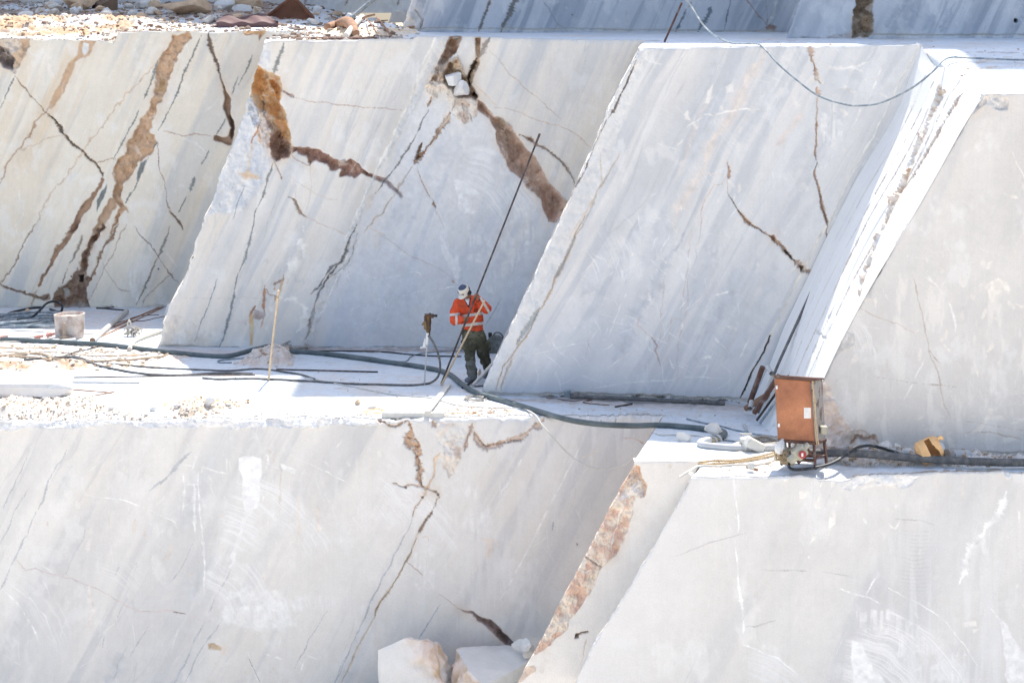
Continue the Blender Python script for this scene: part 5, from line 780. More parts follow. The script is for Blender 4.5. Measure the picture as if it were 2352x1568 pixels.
# right-hand sunlit end face between the grey-streaked face and the plain one
def end_face():
    nt, ns = 700, 190
    # back line (against the streaked face) and front line (edge of the plain face), both from top to foot, given as image row -> column
    bv = np.array([103, 230, 290, 411, 540, 644, 749, 830, 945.]); bu = np.array([2116, 2070, 2040, 1966, 1900, 1851, 1801, 1770, 1718.])
    fv = np.array([216, 267, 300, 379, 449, 502, 555, 628, 660, 725, 785, 861, 1058.]); fu = np.array([2260, 2227, 2208, 2162, 2124, 2092, 2061, 2022, 1996, 1963, 1931, 1896, 1793.])
    r = np.linspace(0, 1, nt)[:, None]*np.ones((1, ns)); s = np.linspace(0, 1, ns)[None]*np.ones((nt, 1))
    b_v = 103+(945-103)*r; b_u = np.interp(b_v, bv, bu); b_Y = 37.82-.55*(1-r); bP = [(b_u-CU)*b_Y/FP, b_Y, HC-(b_v-V0)*b_Y/FP]
    f_v = 216+(1058-216)*r; f_u = np.polyval(np.polyfit(fv-600, fu, 5), f_v-600); f_Y = f_v*0+33.69; fP = [(f_u-CU)*f_Y/FP, f_Y, HC-(f_v-V0)*f_Y/FP]
    P = np.stack([b+(f-b)*s for b, f in zip(bP, fP)], -1)
    # the upper edge sags like a step between back and front
    sag = (.16*np.sin(np.pi*np.clip(s/.45, 0, 1))+.10*np.sin(np.pi*np.clip((s-.5)/.5, 0, 1)))*sst(.06, 0, r); P[..., 2] -= sag
    X = s*4.3; Z = (1-r)*6
    class O: pass
    c = Canvas(s*400, r*1000, .01, 88, 640); c.X = X; c.Z = Z; c.p = Z; c.q = X
    c.w1 = fbm(X*2, Z*.6, 641, 4); c.w2 = fbm(X*2, Z*.6, 642, 4); c.h1 = fbm(X*9, Z*3, 643, 4); c.h2 = fbm(X*9, Z*3, 644, 4)
    c.C[:] = (.765, .775, .78); c.C *= (1+.03*fbm(X*12, Z*.5, 645, 4)+.02*fbm(X*2, Z*.8, 646, 3))[..., None]; c.D += .012*fbm(X*.8, Z*.15, 647, 3)
    # coordinates: (across 0..400, down 0..1000)
    c.line([(150, 0), (150, 200), (155, 420), (150, 640), (170, 800), (180, 1000)], 1.6, (.38, .30, .26), .85, .02, jag=4, rag=1, dash=.1)
    c.line([(90, 0), (95, 240), (90, 500), (105, 700), (110, 900), (112, 1000)], 1., (.34, .32, .33), .85, .015, jag=3, rag=1, dash=.2)
    c.line([(60, 100), (62, 380), (64, 600)], .8, (.45, .44, .46), .7, jag=3, rag=1, dash=.3)
    c.line([(185, 120), (196, 300), (190, 420), (205, 560), (212, 700), (220, 1000)], 2.2, (.50, .38, .29), .85, .03, jag=4, rag=1)
    c.line([(260, 0), (262, 200), (290, 420), (285, 560), (300, 700), (305, 840), (310, 1000)], 2.2, (.55, .43, .32), .8, .02, jag=4, rag=1)
    c.line([(300, 25), (305, 60), (298, 120), (292, 200), (285, 300)], 6, (.62, .45, .31), .85, .04, jag=6, rag=.8)
    c.line([(236, 20), (238, 60), (232, 110)], 1, (.3, .27, .27), .8, jag=2)
    c.poly([(185, 55), (235, 50), (232, 130), (262, 260), (300, 420), (345, 520), (378, 560), (360, 565), (310, 520), (290, 430), (238, 300), (212, 160)], (.78, .74, .68), (.60, .47, .36), depth=.10, rough=.10, jag=10, cs=4, edge=18, a=.95)
    c.poly([(196, 60), (225, 58), (228, 92), (200, 95)], (.55, .58, .62), jag=6, rough=.12, depth=.08)
    c.poly([(250, 250), (282, 290), (276, 340), (252, 320)], (.58, .42, .30), (.75, .68, .6), jag=8, rough=.12, depth=.1)
    c.line([(255, 620), (262, 760), (270, 1000)], 5, (.70, .67, .62), .7, .02, jag=6, rag=1)
    N = np.array([-.86, -.06, .44]); P = P+c.D[..., None]*N
    id_ = np.arange(nt*ns).reshape(nt, ns); Q = np.stack([id_[:-1, :-1], id_[1:, :-1], id_[1:, 1:], id_[:-1, 1:]], -1).reshape(-1, 4)
    o = arr_mesh('quarry_end_wall', P.reshape(-1, 3), Q, M['marble'], c.C.reshape(-1, 3))
    tagit(o, 'brilliant white slanting end face with a ragged rubble seam', 'rock wall', 'sawn marble quarry faces')
    return P
EF = end_face()

# ------------------------------------------------------------------ object builders
def catmull(P, n=10, closed=False):
    P = [np.array(p, float) for p in P]
    if len(P) < 3: return np.array([P[0]+(P[1]-P[0])*t for t in np.linspace(0, 1, n+1)])
    Q = [2*P[0]-P[1]]+P+[2*P[-1]-P[-2]]; out = []
    for i in range(1, len(Q)-2):
        a, b, c, d = Q[i-1], Q[i], Q[i+1], Q[i+2]
        for t in np.linspace(0, 1, n, endpoint=False):
            out.append(.5*((2*b)+(-a+c)*t+(2*a-5*b+4*c-d)*t*t+(-a+3*b-3*c+d)*t**3))
    out.append(P[-1]); return np.array(out)
def tube_arrays(C, r, k=10, cap=True, rf=None):
    C = np.asarray(C, float); n = len(C); T = np.gradient(C, axis=0); T /= np.linalg.norm(T, axis=1)[:, None]+1e-12
    up = np.array([0, 0, 1.]) if abs(T[0, 2]) < .9 else np.array([0, 1., 0]); a = np.cross(T[0], up); a /= np.linalg.norm(a); V = []
    R = np.full(n, r) if rf is None else rf(np.linspace(0, 1, n))*r
    for i in range(n):
        a = a-T[i]*np.dot(a, T[i]); a /= np.linalg.norm(a)+1e-12; b = np.cross(T[i], a)
        th = np.arange(k)*2*np.pi/k; V.append(C[i]+R[i]*(np.cos(th)[:, None]*a+np.sin(th)[:, None]*b))
    V = np.concatenate(V); id_ = np.arange(n*k).reshape(n, k); nx = np.roll(id_, -1, 1)
    Q = np.stack([id_[:-1], nx[:-1], nx[1:], id_[1:]], -1).reshape(-1, 4)
    if cap:
        m = len(V); V = np.concatenate([V, C[:1], C[-1:]]); c0 = np.stack([nx[0], id_[0], np.full(k, m), np.full(k, m)], -1); c1 = np.stack([id_[-1], nx[-1], np.full(k, m+1), np.full(k, m+1)], -1)
        Qt = np.concatenate([c0[:, :3], c1[:, :3]])
        return V, Q, Qt
    return V, Q, np.zeros((0, 3), int)
class MB:
    """collects shapes into one mesh"""
    def __init__(s): s.v = []; s.f = []; s.n = 0
    def add(s, V, F): s.v.append(np.asarray(V, float)); s.f += [tuple(int(i)+s.n for i in f) for f in F]; s.n += len(V); return s
    def tube(s, C, r, k=10, rf=None, cap=True):
        V, Q, T = tube_arrays(C, r, k, cap, rf); return s.add(V, [tuple(q) for q in Q]+[tuple(t) for t in T])
    def rod(s, a, b, r, k=10, r2=None):
        a = np.array(a, float); b = np.array(b, float); return s.tube(np.array([a, a+(b-a)*.5, b]), r, k, None if r2 is None else (lambda t: 1+(r2/r-1)*t))
    def box(s, c, d, R=None, bev=.004):
        bm = bmesh.new(); bmesh.ops.create_cube(bm, size=1)
        for v in bm.verts: v.co = Vector((v.co.x*d[0], v.co.y*d[1], v.co.z*d[2]))
        if bev: bmesh.ops.bevel(bm, geom=bm.edges[:], offset=min(bev, min(d)*.3), segments=1, affect='EDGES')
        X = Matrix.Translation(Vector(c))@(R.to_4x4() if R is not None else Matrix.Identity(4))
        bm.verts.index_update(); s.add([X@v.co for v in bm.verts], [[v.index for v in f.verts] for f in bm.faces]); bm.free(); return s
    def lathe(s, prof, c, axis=(0, 0, 1), k=28):
        q = Vector((0, 0, 1)).rotation_difference(Vector(axis)); V = []; n = len(prof)
        for (r, z) in prof:
            for j in range(k): t = 2*math.pi*j/k; V.append(Vector(c)+q@Vector((r*math.cos(t), r*math.sin(t), z)))
        F = [(i*k+j, i*k+(j+1) % k, (i+1)*k+(j+1) % k, (i+1)*k+j) for i in range(n-1) for j in range(k)]
        return s.add([tuple(v) for v in V], F)
    def done(s, name, mat, parent=None, smooth=True):
        V = np.concatenate(s.v); me = bpy.data.meshes.new(name); me.from_pydata(V.tolist(), [], s.f); me.update()
        bm = bmesh.new(); bm.from_mesh(me); bmesh.ops.recalc_face_normals(bm, faces=bm.faces); bm.to_mesh(me); bm.free()
        me.polygons.foreach_set('use_smooth', [smooth]*len(me.polygons))
        if smooth: me.set_sharp_from_angle(angle=math.radians(38))
        me.materials.append(mat); o = bpy.data.objects.new(name, me); COL.objects.link(o)
        if parent is not None: o.parent = parent; o.matrix_parent_inverse = Matrix.Translation(parent.location).inverted()
        return o
def rotx(a, b, c): return Matrix.Rotation(c, 3, 'Z')@Matrix.Rotation(b, 3, 'Y')@Matrix.Rotation(a, 3, 'X')
def ground(x, y, tree=None):
    h = (tree or mid_t).ray_cast(Vector((x, y, 20)), Vector((0, 0, -1)))
    return h[0].z if h[0] is not None else 0.
def on(u, v, lift=0., z=0., tree=None):
    p = fl(u, v, z); return np.array([p.x, p.y, ground(p.x, p.y, tree)+lift])
def hose(name, label, cat, pts, r, mat, group=None, z=0., tree=None, k=8, n=8, lift=0., parent=None):
    P = []
    for p in pts:
        if len(p) == 2: P.append(on(p[0], p[1], r*.9+lift, z, tree))
        else: P.append(np.array(at(*p)))
    C = catmull(P, n)
    # keep laid stretches from sinking into the ground
    for i in range(len(C)):
        h = (tree or mid_t).ray_cast(Vector((C[i, 0], C[i, 1], 20)), Vector((0, 0, -1)))
        if h[0] is not None and abs(C[i, 2]-h[0].z) < .25 and C[i, 2] < h[0].z+r*.8: C[i, 2] = h[0].z+r*.8
    zz = C[:, 2].copy()
    for _ in range(3): zz[1:-1] = (zz[:-2]+2*zz[1:-1]+zz[2:])/4
    C[:, 2] = zz
    o = MB().tube(C, r, k).done(name, mat, parent)
    if label: tagit(o, label, cat, group)
    return o
_ico = {}
def ico(sub):
    if sub not in _ico:
        bm = bmesh.new(); bmesh.ops.create_icosphere(bm, subdivisions=sub, radius=1); bm.verts.index_update()
        _ico[sub] = (np.array([v.co[:] for v in bm.verts]), np.array([[v.index for v in f.verts] for f in bm.faces])); bm.free()
    return _ico[sub]
def stone_arr(seed, size, sub=3, planes=11, noise=.05, flat=1.):
    R = np.random.RandomState(seed); D, F = ico(sub); N = R.normal(size=(planes, 3)); N /= np.linalg.norm(N, axis=1)[:, None]; h = R.uniform(.55, 1., planes)
    d = D@N.T; rad = np.min(np.where(d > .05, h[None]/np.maximum(d, .05), 1.25), 1); rad = np.minimum(rad, 1.25)
    V = D*rad[:, None]; V = V*(1+noise*fbm3(V*3+seed, seed, 3)[:, None]); return V*np.array(size)*np.array([1, 1, flat]), F
def stone(name, label, p, size, seed, mat, group=None, sub=4, rot=0, cat='stone', planes=11, noise=.05, sink=.25, parent=None):
    V, F = stone_arr(seed, size, sub, planes, noise); c, s_ = math.cos(rot), math.sin(rot); V = V@np.array([[c, s_, 0], [-s_, c, 0], [0, 0, 1]])
    V = V+np.array(p)+np.array([0, 0, -V[:, 2].min()*(1-sink)])
    o = arr_mesh(name, V, F, mat, None, parent, True)
    o.data.set_sharp_from_angle(angle=math.radians(28))
    if label: tagit(o, label, cat, group)
    return o
def gravel(name, label, areas, seed, z=0., tree=None, cols=((.60, .54, .46), (.48, .36, .25), (.60, .58, .55))):
    R = np.random.RandomState(seed); VV, FF, CC, n = [], [], [], 0; D, F = ico(1)
    for (poly, cnt, s0, s1) in areas:
        P = np.array(poly, float); lo, hi = P.min(0), P.max(0); got = 0; tries = 0
        while got < cnt and tries < cnt*30:
            tries += 1; u, v = R.uniform(lo[0], hi[0]), R.uniform(lo[1], hi[1]); ins = False
            for i in range(len(P)):
                a, b = P[i], P[(i+1) % len(P)]
                if (a[1] > v) != (b[1] > v) and u < (b[0]-a[0])*(v-a[1])/(b[1]-a[1])+a[0]: ins = not ins
            if not ins: continue
            p = fl(u, v, z); h = (tree or mid_t).ray_cast(Vector((p.x, p.y, 20)), Vector((0, 0, -1)))
            if h[0] is None: continue
            s = s0+(s1-s0)*R.rand()**2.6; V, F_ = stone_arr(R.randint(1e6), (s*R.uniform(.7, 1.3), s*R.uniform(.7, 1.3), s*R.uniform(.4, .8)), 1, 7, .1)
            a = R.uniform(0, 6.28); V = V@np.array([[math.cos(a), math.sin(a), 0], [-math.sin(a), math.cos(a), 0], [0, 0, 1]])
            VV.append(V+np.array([p.x, p.y, h[0].z+s*.2])); FF.append(F_+n); n += len(V); c = np.array(cols[R.randint(len(cols))])*R.uniform(.85, 1.08); CC.append(np.repeat(c[None], len(V), 0)); got += 1
    if n: tagit(arr_mesh(name, np.concatenate(VV), np.concatenate(FF), M['gravel'], np.concatenate(CC), None, False), label, None, None, 'stuff')

# ------------------------------------------------------------------ hoses and cables
HG = 'hoses and cables lying along the working ledge'
hose('water_hose', 'thick dark green hose snaking along the whole ledge past the worker', 'hose', [(-120, 776), (0, 783), (120, 789), (240, 797), (330, 806), (420, 817), (520, 822), (600, 821), (680, 812), (740, 817), (820, 827), (900, 838), (980, 850), (1030, 864), (1062, 888), (1095, 908), (1150, 924), (1220, 946), (1300, 968), (1370, 979), (1450, 983), (1520, 981), (1590, 987), (1640, 993), (1664, 999), (1658, 1010), (1640, 1013)], .045, M['hose_green'], HG, k=12)
hose('water_hose', 'second dark hose branching beside the thick green hose near the rope coil', 'hose', [(668, 806), (720, 813), (790, 820), (860, 829), (880, 833)], .035, M['hose_green'], HG)
hose('air_hose', 'thin pale hose dangling in a loop over the lower face', 'hose', [(700, 868), (760, 880), (830, 893), (900, 907), (985, 915), (1040, 930), (1100, 938), (1155, 941), (1200, 941), (1228, 951, 36.6), (1245, 975, 36.3), (1275, 1010, 36.2), (1310, 1046, 36.2), (1345, 1068, 36.1), (1385, 1077, 36.1), (1425, 1071, 35.9), (1460, 1052, 35.5), (1478, 1030, 35.2), (1496, 1008, 35.5), (1520, 1000), (1560, 999), (1600, 1002), (1625, 1008)], .012, M['cable_white'], HG)
hose('drill_hose', 'black rubber hose curving from the standing rock drill across the ledge', 'hose', [(984, 770, 39.5), (996, 788, 39.45), (1006, 812, 39.5), (1011, 840, 39.6), (1005, 866, 39.75), (985, 883), (950, 887), (880, 886), (800, 883), (700, 877), (600, 871), (500, 871), (465, 869)], .02, M['hose_dusty'], HG, n=12)
hose('air_hose', 'black hose winding from the left rubble to the thin wooden stake', 'hose', [(55, 827), (110, 825), (160, 823), (190, 829), (230, 844), (290, 854), (350, 861), (420, 862), (500, 859), (580, 861)], .022, M['hose_dusty'], HG)
hose('air_hose', 'dark hose running just behind the wooden stake towards the drill', 'hose', [(160, 818), (220, 832), (290, 841), (370, 845), (440, 849), (520, 853), (590, 850), (640, 854), (690, 862), (724, 873)], .017, M['hose_dusty'], HG)
hose('air_hose', 'looped brown hose folded back near the left end of the ledge', 'hose', [(-60, 826), (0, 820), (50, 817), (90, 815), (115, 822), (112, 829), (90, 824), (50, 822), (20, 823)], .024, M['cable_tan'], HG)
hose('power_cable', 'tan cable arcing below the thick green hose at left', 'cable', [(110, 825), (170, 829), (240, 832), (310, 830), (370, 820), (392, 812)], .02, M['cable_tan'], HG)
hose('power_cable', 'thin pale cable crossing the dusty ground on the far left', 'cable', [(-80, 816), (0, 811), (60, 809), (140, 812), (210, 818), (270, 820), (330, 816), (380, 808), (430, 811)], .011, M['cable_tan'], HG)
hose('air_hose', 'short grey hose emerging under the thick green hose', 'hose', [(140, 822), (170, 812), (200, 804), (225, 801)], .016, M['hose_dusty'], HG)
hose('power_cable', 'thin drooping cable along the foot of the green hose at far left', 'cable', [(-60, 797), (0, 800), (60, 803), (110, 800), (130, 796)], .012, M['cable_tan'], HG)
hose('power_cable', 'dark cable lying along the wall foot behind the worker', 'cable', [(705, 808), (780, 808), (880, 810), (940, 816), (1000, 820), (1060, 820)], .014, M['hose_black'], HG)
hose('power_cable', 'second dark cable crossing behind the rock drill', 'cable', [(880, 829), (930, 832), (945, 820), (980, 812), (1040, 808), (1100, 811)], .012, M['hose_blue'], HG)
hose('power_cable', 'grey cable looping near the sand heap', 'cable', [(560, 825), (530, 826), (502, 829), (506, 834), (532, 835)], .014, M['hose_blue'], HG)
hose('power_cable', 'blue-grey cable stretched on the shaded ledge towards the cabinet', 'cable', [(1577, 962), (1610, 970), (1650, 978), (1690, 989), (1730, 998), (1770, 1004), (1800, 1006)], .014, M['hose_blue'], HG)
hose('power_cable', 'thin dark cable leaving the pipe coupling towards the cabinet', 'cable', [(1640, 1006), (1665, 1012), (1690, 1016), (1730, 1018)], .015, M['hose_blue'], HG)
hose('air_hose', 'long grey cable sagging over the top of the streaked face', 'hose', [(1568, -30, 37.9), (1578, 0, 37.9), (1592, 20, 38.2), (1616, 58, 38.6), (1647, 85, 38.9), (1681, 100, 38.75), (1732, 101, 38.5), (1752, 108, 37.7), (1787, 147, 37.2), (1838, 191, 37.0), (1883, 222, 36.8), (1940, 240, 36.6), (1975, 243, 36.5), (2026, 236, 36.2), (2095, 202, 35.7), (2142, 165, 35.5), (2163, 142, 35.7), (2184, 132, 36.1), (2218, 133, 36.2), (2290, 136, 36.1), (2352, 138, 36.1), (2600, 141, 36.1)], .016, M['hose_blue'])
hose('power_cable', 'dusty black cable lying among the shaded rubble of the upper ledge', 'cable', [(275, -12), (286, 0), (300, 10), (335, 18), (365, 24), (380, 33), (420, 38), (462, 42)], .05, M['hose_black'], None, z=6.2, tree=top_t)
hose('power_cable', 'thin grey wire dropping to the rubble heap beside the brown box', 'cable', [(277, -8), (281, 6), (292, 20), (300, 35)], .02, M['hose_blue'], None, z=6.2, tree=top_t)
hose('supply_hose', 'thick black hose lying along the foot of the plain face', 'hose', [(1800, 1040, 33.2), (1886, 1040, 33.15), (1930, 1040, 33.1), (2000, 1043, 32.95), (2080, 1050, 32.9), (2170, 1056, 32.85), (2260, 1060, 32.8), (2352, 1062, 32.8), (2900, 1066, 32.7)], .058, M['hose_dusty'], None, k=12)
hose('power_cable', 'black cable arching from the grey plug over the rubble', 'cable', [(1814, 1062, 32.52), (1812, 1072, 32.45), (1826, 1078, 32.4), (1856, 1076, 32.45), (1890, 1070, 32.5), (1914, 1062, 32.6), (1940, 1046, 32.8), (1968, 1028, 33.0), (1995, 1023, 33.1), (2020, 1027, 33.1), (2052, 1037, 33.1), (2085, 1047, 33.1)], .022, M['hose_black'], None, n=12)
hose('water_pipe', 'thick grey pipe bending out of the brass coupling towards the cabinet', 'pipe', [(1630, 1019, 34.7), (1615, 1024, 34.6), (1608, 1032, 34.45), (1618, 1040, 34.3), (1650, 1043, 34.2), (1700, 1045, 34.1), (1750, 1045, 34.1), (1800, 1043, 34.1), (1880, 1040, 33.9)], .052, M['pvc'], None, k=12)
hose('power_cable', 'white cable with a joint box running to the cabinet legs', 'cable', [(1560, 1096, 32.3), (1585, 1080, 32.5), (1604, 1073), (1640, 1071), (1690, 1070), (1740, 1069), (1772, 1060), (1790, 1052)], .018, M['cable_white'], None)
def rope(name, label, pts, r, mat, z=0.):
    C = catmull([on(u, v, r*1.5, z) if v is not None else u for u, v in pts], 40); n = len(C); mb = MB(); T = np.gradient(C, axis=0); T /= np.linalg.norm(T, axis=1)[:, None]
    L = np.concatenate([[0], np.cumsum(np.linalg.norm(np.diff(C, axis=0), axis=1))])
    a = np.cross(T, [0, 0, 1.]); a /= np.linalg.norm(a, axis=1)[:, None]; b = np.cross(T, a)
    for q in range(3): th = L/(r*5)*2*np.pi/1.6+q*2.094; mb.tube(C+r*.55*(np.cos(th)[:, None]*a+np.sin(th)[:, None]*b), r*.62, 6)
    return tagit(mb.done(name, mat), label, 'rope')
rope('rope', 'tan twisted rope, the upper of the two strands tied to the cabinet leg', [(1605, 1066), (1640, 1063), (1690, 1060), (1740, 1052), (1786, 1040)], .016, M['rope'])
rope('rope', 'tan twisted rope, the lower of the two strands tied to the cabinet leg', [(1603, 1070), (1650, 1067), (1700, 1062), (1750, 1055), (1788, 1046)], .016, M['rope'])
MB().box(at(1725, 1069, 32.6), (.10, .07, .10), bev=.02).done('joint_box', M['cable_white'], None); bpy.data.objects['joint_box'].parent = None
tagit(bpy.data.objects['joint_box'], 'small white joint box on the white cable beside the cabinet', 'junction box')
# brass coupling with a valve between the green hose and the grey pipe
t = empty('pipe_coupling', tuple(at(1640, 1014, 34.8)), 'brass-coloured pipe coupling joining green hose and grey pipe', 'coupling')
a, b = np.array(at(1630, 1018, 34.72)), np.array(at(1650, 1010, 34.86))
MB().rod(a, b, .075, 16).done('sleeve', node_mat('dull_brass', (.36, .31, .20), .5, metal=.3, var=.2), t)
MB().rod(a+(b-a)*.35, a+(b-a)*.5, .088, 16).rod(a+(b-a)*.8, b, .088, 16).done('flange', M['pvc'], t)
MB().rod(b, b+(b-a)*.25, .07, 16).rod(b+(b-a)*.2+np.array([0, -.05, -.09]), b+(b-a)*.2+np.array([0, -.03, .02]), .02, 8).done('clamp', M['black'], t)
# coiled black hoses at the far left
def coil(name, label, c, rx, ry, r, turns, mat, seed, tree=None, z=0., lift=0.):
    R = random.Random(seed); p0 = on(c[0], c[1], 0, z, tree); P = []; n = int(turns*9)
    for i in range(n):
        a = i/9*2*math.pi; k = 1+R.uniform(-.22, .22); P.append(p0+np.array([rx*k*math.cos(a)+R.uniform(-.1, .1)*rx, ry*k*math.sin(a)+R.uniform(-.15, .15)*ry, r+lift+abs(R.gauss(0, 1))*r*1.4+i*r*.05]))
    return tagit(MB().tube(catmull(P, 7), r, 7).done(name, mat), label, 'hose' if 'hose' in name else 'rope')
coil('hose_coil', 'tangled coil of blue-black hoses at the far left of the ledge', (60, 742), .75, .62, .026, 6, M['hose_blue'], 4)
coil('hose_coil', 'smaller coil of blue-black hose next to the pale ribbed tub', (105, 748), .55, .42, .024, 3.3, M['hose_blue'], 9)
hose('air_hose', 'black hose curving up in a hoop before the clay-filled crack', 'hose', [(-60, 737), (0, 731), (30, 719), (75, 709), (100, 708)], .026, M['hose_black'], None)
hose('air_hose', 'black hose hoop rising behind the ribbed tub', 'hose', [(40, 737), (70, 730, 47.4), (92, 712, 47.4), (108, 696, 47.6), (128, 692, 47.8), (142, 701, 47.8), (141, 714, 47.8), (130, 719), (115, 713)], .026, M['hose_black'], None)
coil('rope_coil', 'grey rope coiled at the foot of the dark seam', (675, 800), .22, .26, .016, 6, M['ropeg'], 5)
coil('rope_coil', 'small tangle of pale string on the ledge in front of the worker', (1090, 918), .16, .2, .007, 7, M['ropeg'], 6)
coil('rope_coil', 'heap of pale rope and wire lying behind the rusty cabinet', (1755, 1022), .28, .3, .012, 12, M['ropeg'], 7)
coil('rope_coil', 'second pale rope heap between cable connector and cabinet', (1722, 1028), .2, .24, .009, 9, M['cable_white'], 8)
for i, (P, lb) in enumerate((([(24, 760), (90, 763), (150, 769), (215, 767)], 'pale cable lying behind the ribbed tub'), ([(10, 778), (90, 774), (140, 765), (150, 755), (140, 750), (135, 757), (150, 765)], 'pale looped cable with a small ring beside the ribbed tub'), ([(0, 787), (60, 785), (110, 780), (140, 772)], 'pale cable ending at the pink plug'))):
    hose('extension_cord', lb, 'cable', P, .014, M['cable_white'])
for i, (p, lb) in enumerate((((5, 783), 'pink round plug lying at the left edge of the ledge'), ((86, 781 ), 'pink plug at the end of a pale cable by the tub'), ((113, 776), 'faded pink clamp lying left of the ribbed tub'))):
    q = on(*p, .05); tagit(MB().rod(q+np.array([-.05, -.02, 0]), q+np.array([.04, .03, .02]), .045, 12).rod(q+np.array([.03, .02, .02]), q+np.array([.10, .05, .03]), .03, 10).done('power_plug', M['plastic_p']), lb, 'plug')
hose('twine', 'thin yellow twine trailing across the white ledge', 'string', [(350, 932), (430, 936), (500, 936), (550, 934), (585, 927), (600, 930), (612, 936), (680, 938), (760, 943), (830, 946), (900, 947), (960, 948), (1100, 950)], .0045, M['plastic_o'], None, k=5)
coil('twine', 'curl of yellow twine on the rubble by the pale slab', (396, 930), .14, .2, .004, 3, M['plastic_o'], 31); bpy.data.objects['twine.001']['category'] = 'string'
coil('twine', 'curl of yellow twine at the edge above the saw swirls', (1110-250, 946), .16, .2, .004, 4, M['plastic_o'], 32); bpy.data.objects['twine.002']['category'] = 'string'

# ------------------------------------------------------------------ rods, pipes, planks
def rodobj(name, label, cat, a, b, r, mat, group=None, k=8, r2=None):
    A = on(*a, r) if len(a) == 2 else np.array(at(*a)); B = on(*b, r) if len(b) == 2 else np.array(at(*b))
    return tagit(MB().rod(A, B, r, k, r2).done(name, mat), label, cat, group)
RG = 'thin steel rods lying on the working ledge'
rodobj('steel_rod', 'long thin rod lying parallel behind the pale slab', 'rod', (170, 868), (586, 862), .012, M['steel'], RG)
rodobj('steel_rod', 'grey rod lying right of the pale slab, second from the wall', 'rod', (166, 879), (321, 880), .016, M['pvc'], RG)
rodobj('steel_rod', 'short rod pointing from the pale slab to the yellow twine', 'rod', (168, 896), (256, 903), .011, M['woodd'], RG)
rodobj('steel_rod', 'short slanting rod that meets another in a point', 'rod', (212, 912), (262, 901), .011, M['woodd'], RG)
rodobj('steel_rod', 'dark rod lying in the shadow right of the wooden stake', 'rod', (634, 850), (868, 856), .014, M['steel'], RG)
rodobj('steel_rod', 'dark brown rod leaning flat across the shaded ground near the tub', 'rod', (262, 752), (365, 707), .018, M['woodd'], RG)
rodobj('steel_rod', 'second brown rod crossing the first near the rope bundle', 'rod', (232, 775), (375, 706), .014, M['woodd'], RG)
rodobj('steel_rod', 'short dark rod near the foot of the cream face', 'rod', (222, 708), (292, 714), .016, M['steel'], RG)
rodobj('steel_rod', 'thin rod at the wall foot pointing at the grey tube', 'rod', (222, 709), (268, 705), .012, M['steel'], RG)
rodobj('steel_rod', 'dark rod lying by the foot of the grey-streaked face', 'rod', (1413, 935), (1452, 927), .014, M['steel'], RG)
rodobj('steel_rod', 'flat grey bar lying along the foot of the streaked face', 'bar', (1310, 917), (1665, 931), .035, M['hose_dusty'], RG)
rodobj('steel_rod', 'short blue pipe offcut lying on the shaded ledge near the cabinet', 'pipe', (1709, 977), (1716, 993), .02, M['pvc'], RG)
rodobj('steel_rod', 'small brown stick near the front edge below the rope', 'stick', (1715, 1076), (1741, 1080), .02, M['woodd'], RG)
hose('wire', 'wavy rusty wire lying on shaded ground near the cream face', 'wire', [(265, 743), (290, 736), (310, 728), (330, 725), (365, 724)], .008, M['rustd']); hose('wire', 'second wavy wire next to the rope bundle', 'wire', [(300, 737), (330, 737), (360, 731), (380, 727)], .008, M['rustd'])
t = empty('plastic_tube', tuple(on(250, 750)), 'long grey plastic tube lying half in shade right of the tub', 'pipe')
A, B = on(291, 720, .055), on(212, 788, .055); MB().tube(np.array([A, (A+B)/2, B]), .055, 16, cap=False).tube(np.array([A, (A+B)/2, B]), .046, 16, cap=False).done('tube_wall', M['pvc'], t); MB().rod(B+(A-B)*.002, B+(A-B)*.01, .046, 16).done('end_plug', M['woodd'], t)
hose('plastic_tube', 'white bent tube lying at the corner of the scarred face', 'pipe', [(367, 767), (340, 776), (318, 784), (306, 790), (301, 800), (297, 808)], .045, M['cable_white'], k=12)
tagit(MB().tube(catmull([at(640, 667, 39.95), at(634, 720, 40.05), at(628, 770, 40.15), at(617, 872, 40.3)], 6), .021, 8).rod(at(637, 684, 39.94), at(640.5, 686, 39.94), .03, 8).done('wooden_stake', M['wood']), 'thin pale wooden stake standing on the white ledge', 'stake')
t = empty('wooden_plank', tuple(on(950, 955)), 'white dusty plank lying along the ledge edge', 'plank'); MB().box(tuple(on(949, 954, .05)), (1.02, .10, .10), rotx(0, 0, .0), bev=.01).done('board', M['woodw'], t)
A, B = on(981, 958, .09), on(1030, 888, .03); d = Vector(B-A); tagit(MB().box(tuple((A+B)/2), (d.length, .09, .035), Vector((1, 0, 0)).rotation_difference(d).to_matrix(), bev=.006).done('wooden_plank', M['woodw']), 'narrow plank slanting over the dusty plank towards the worker', 'plank')
# poles beside the worker
A, B = np.array(at(1013, 886, 39.7)), np.array(at(1113, 690, 39.78)); A[2] = ground(A[0], A[1])
tagit(MB().rod(A, B, .019, 10, .016).done('wooden_pole', M['wood']), 'pale wooden pole leaning beside the worker in orange', 'pole')
A, B = on(1150, 830, .05), on(1086, 888, .03); A = np.array(at(1152, 815, 40.3)); tagit(MB().rod(A, B, .045, 10, .03).done('wooden_post', M['woodw']), 'grey wooden post leaning against the foot of the streaked face', 'post')
tagit(MB().rod(on(1062, 893, .02), on(1100, 872, .04), .02, 8).rod(on(1090, 889, .02), on(1135, 886, .02), .012, 8).done('steel_bar', M['steel']), 'dark bars on the ground beside the worker boot', 'bar')
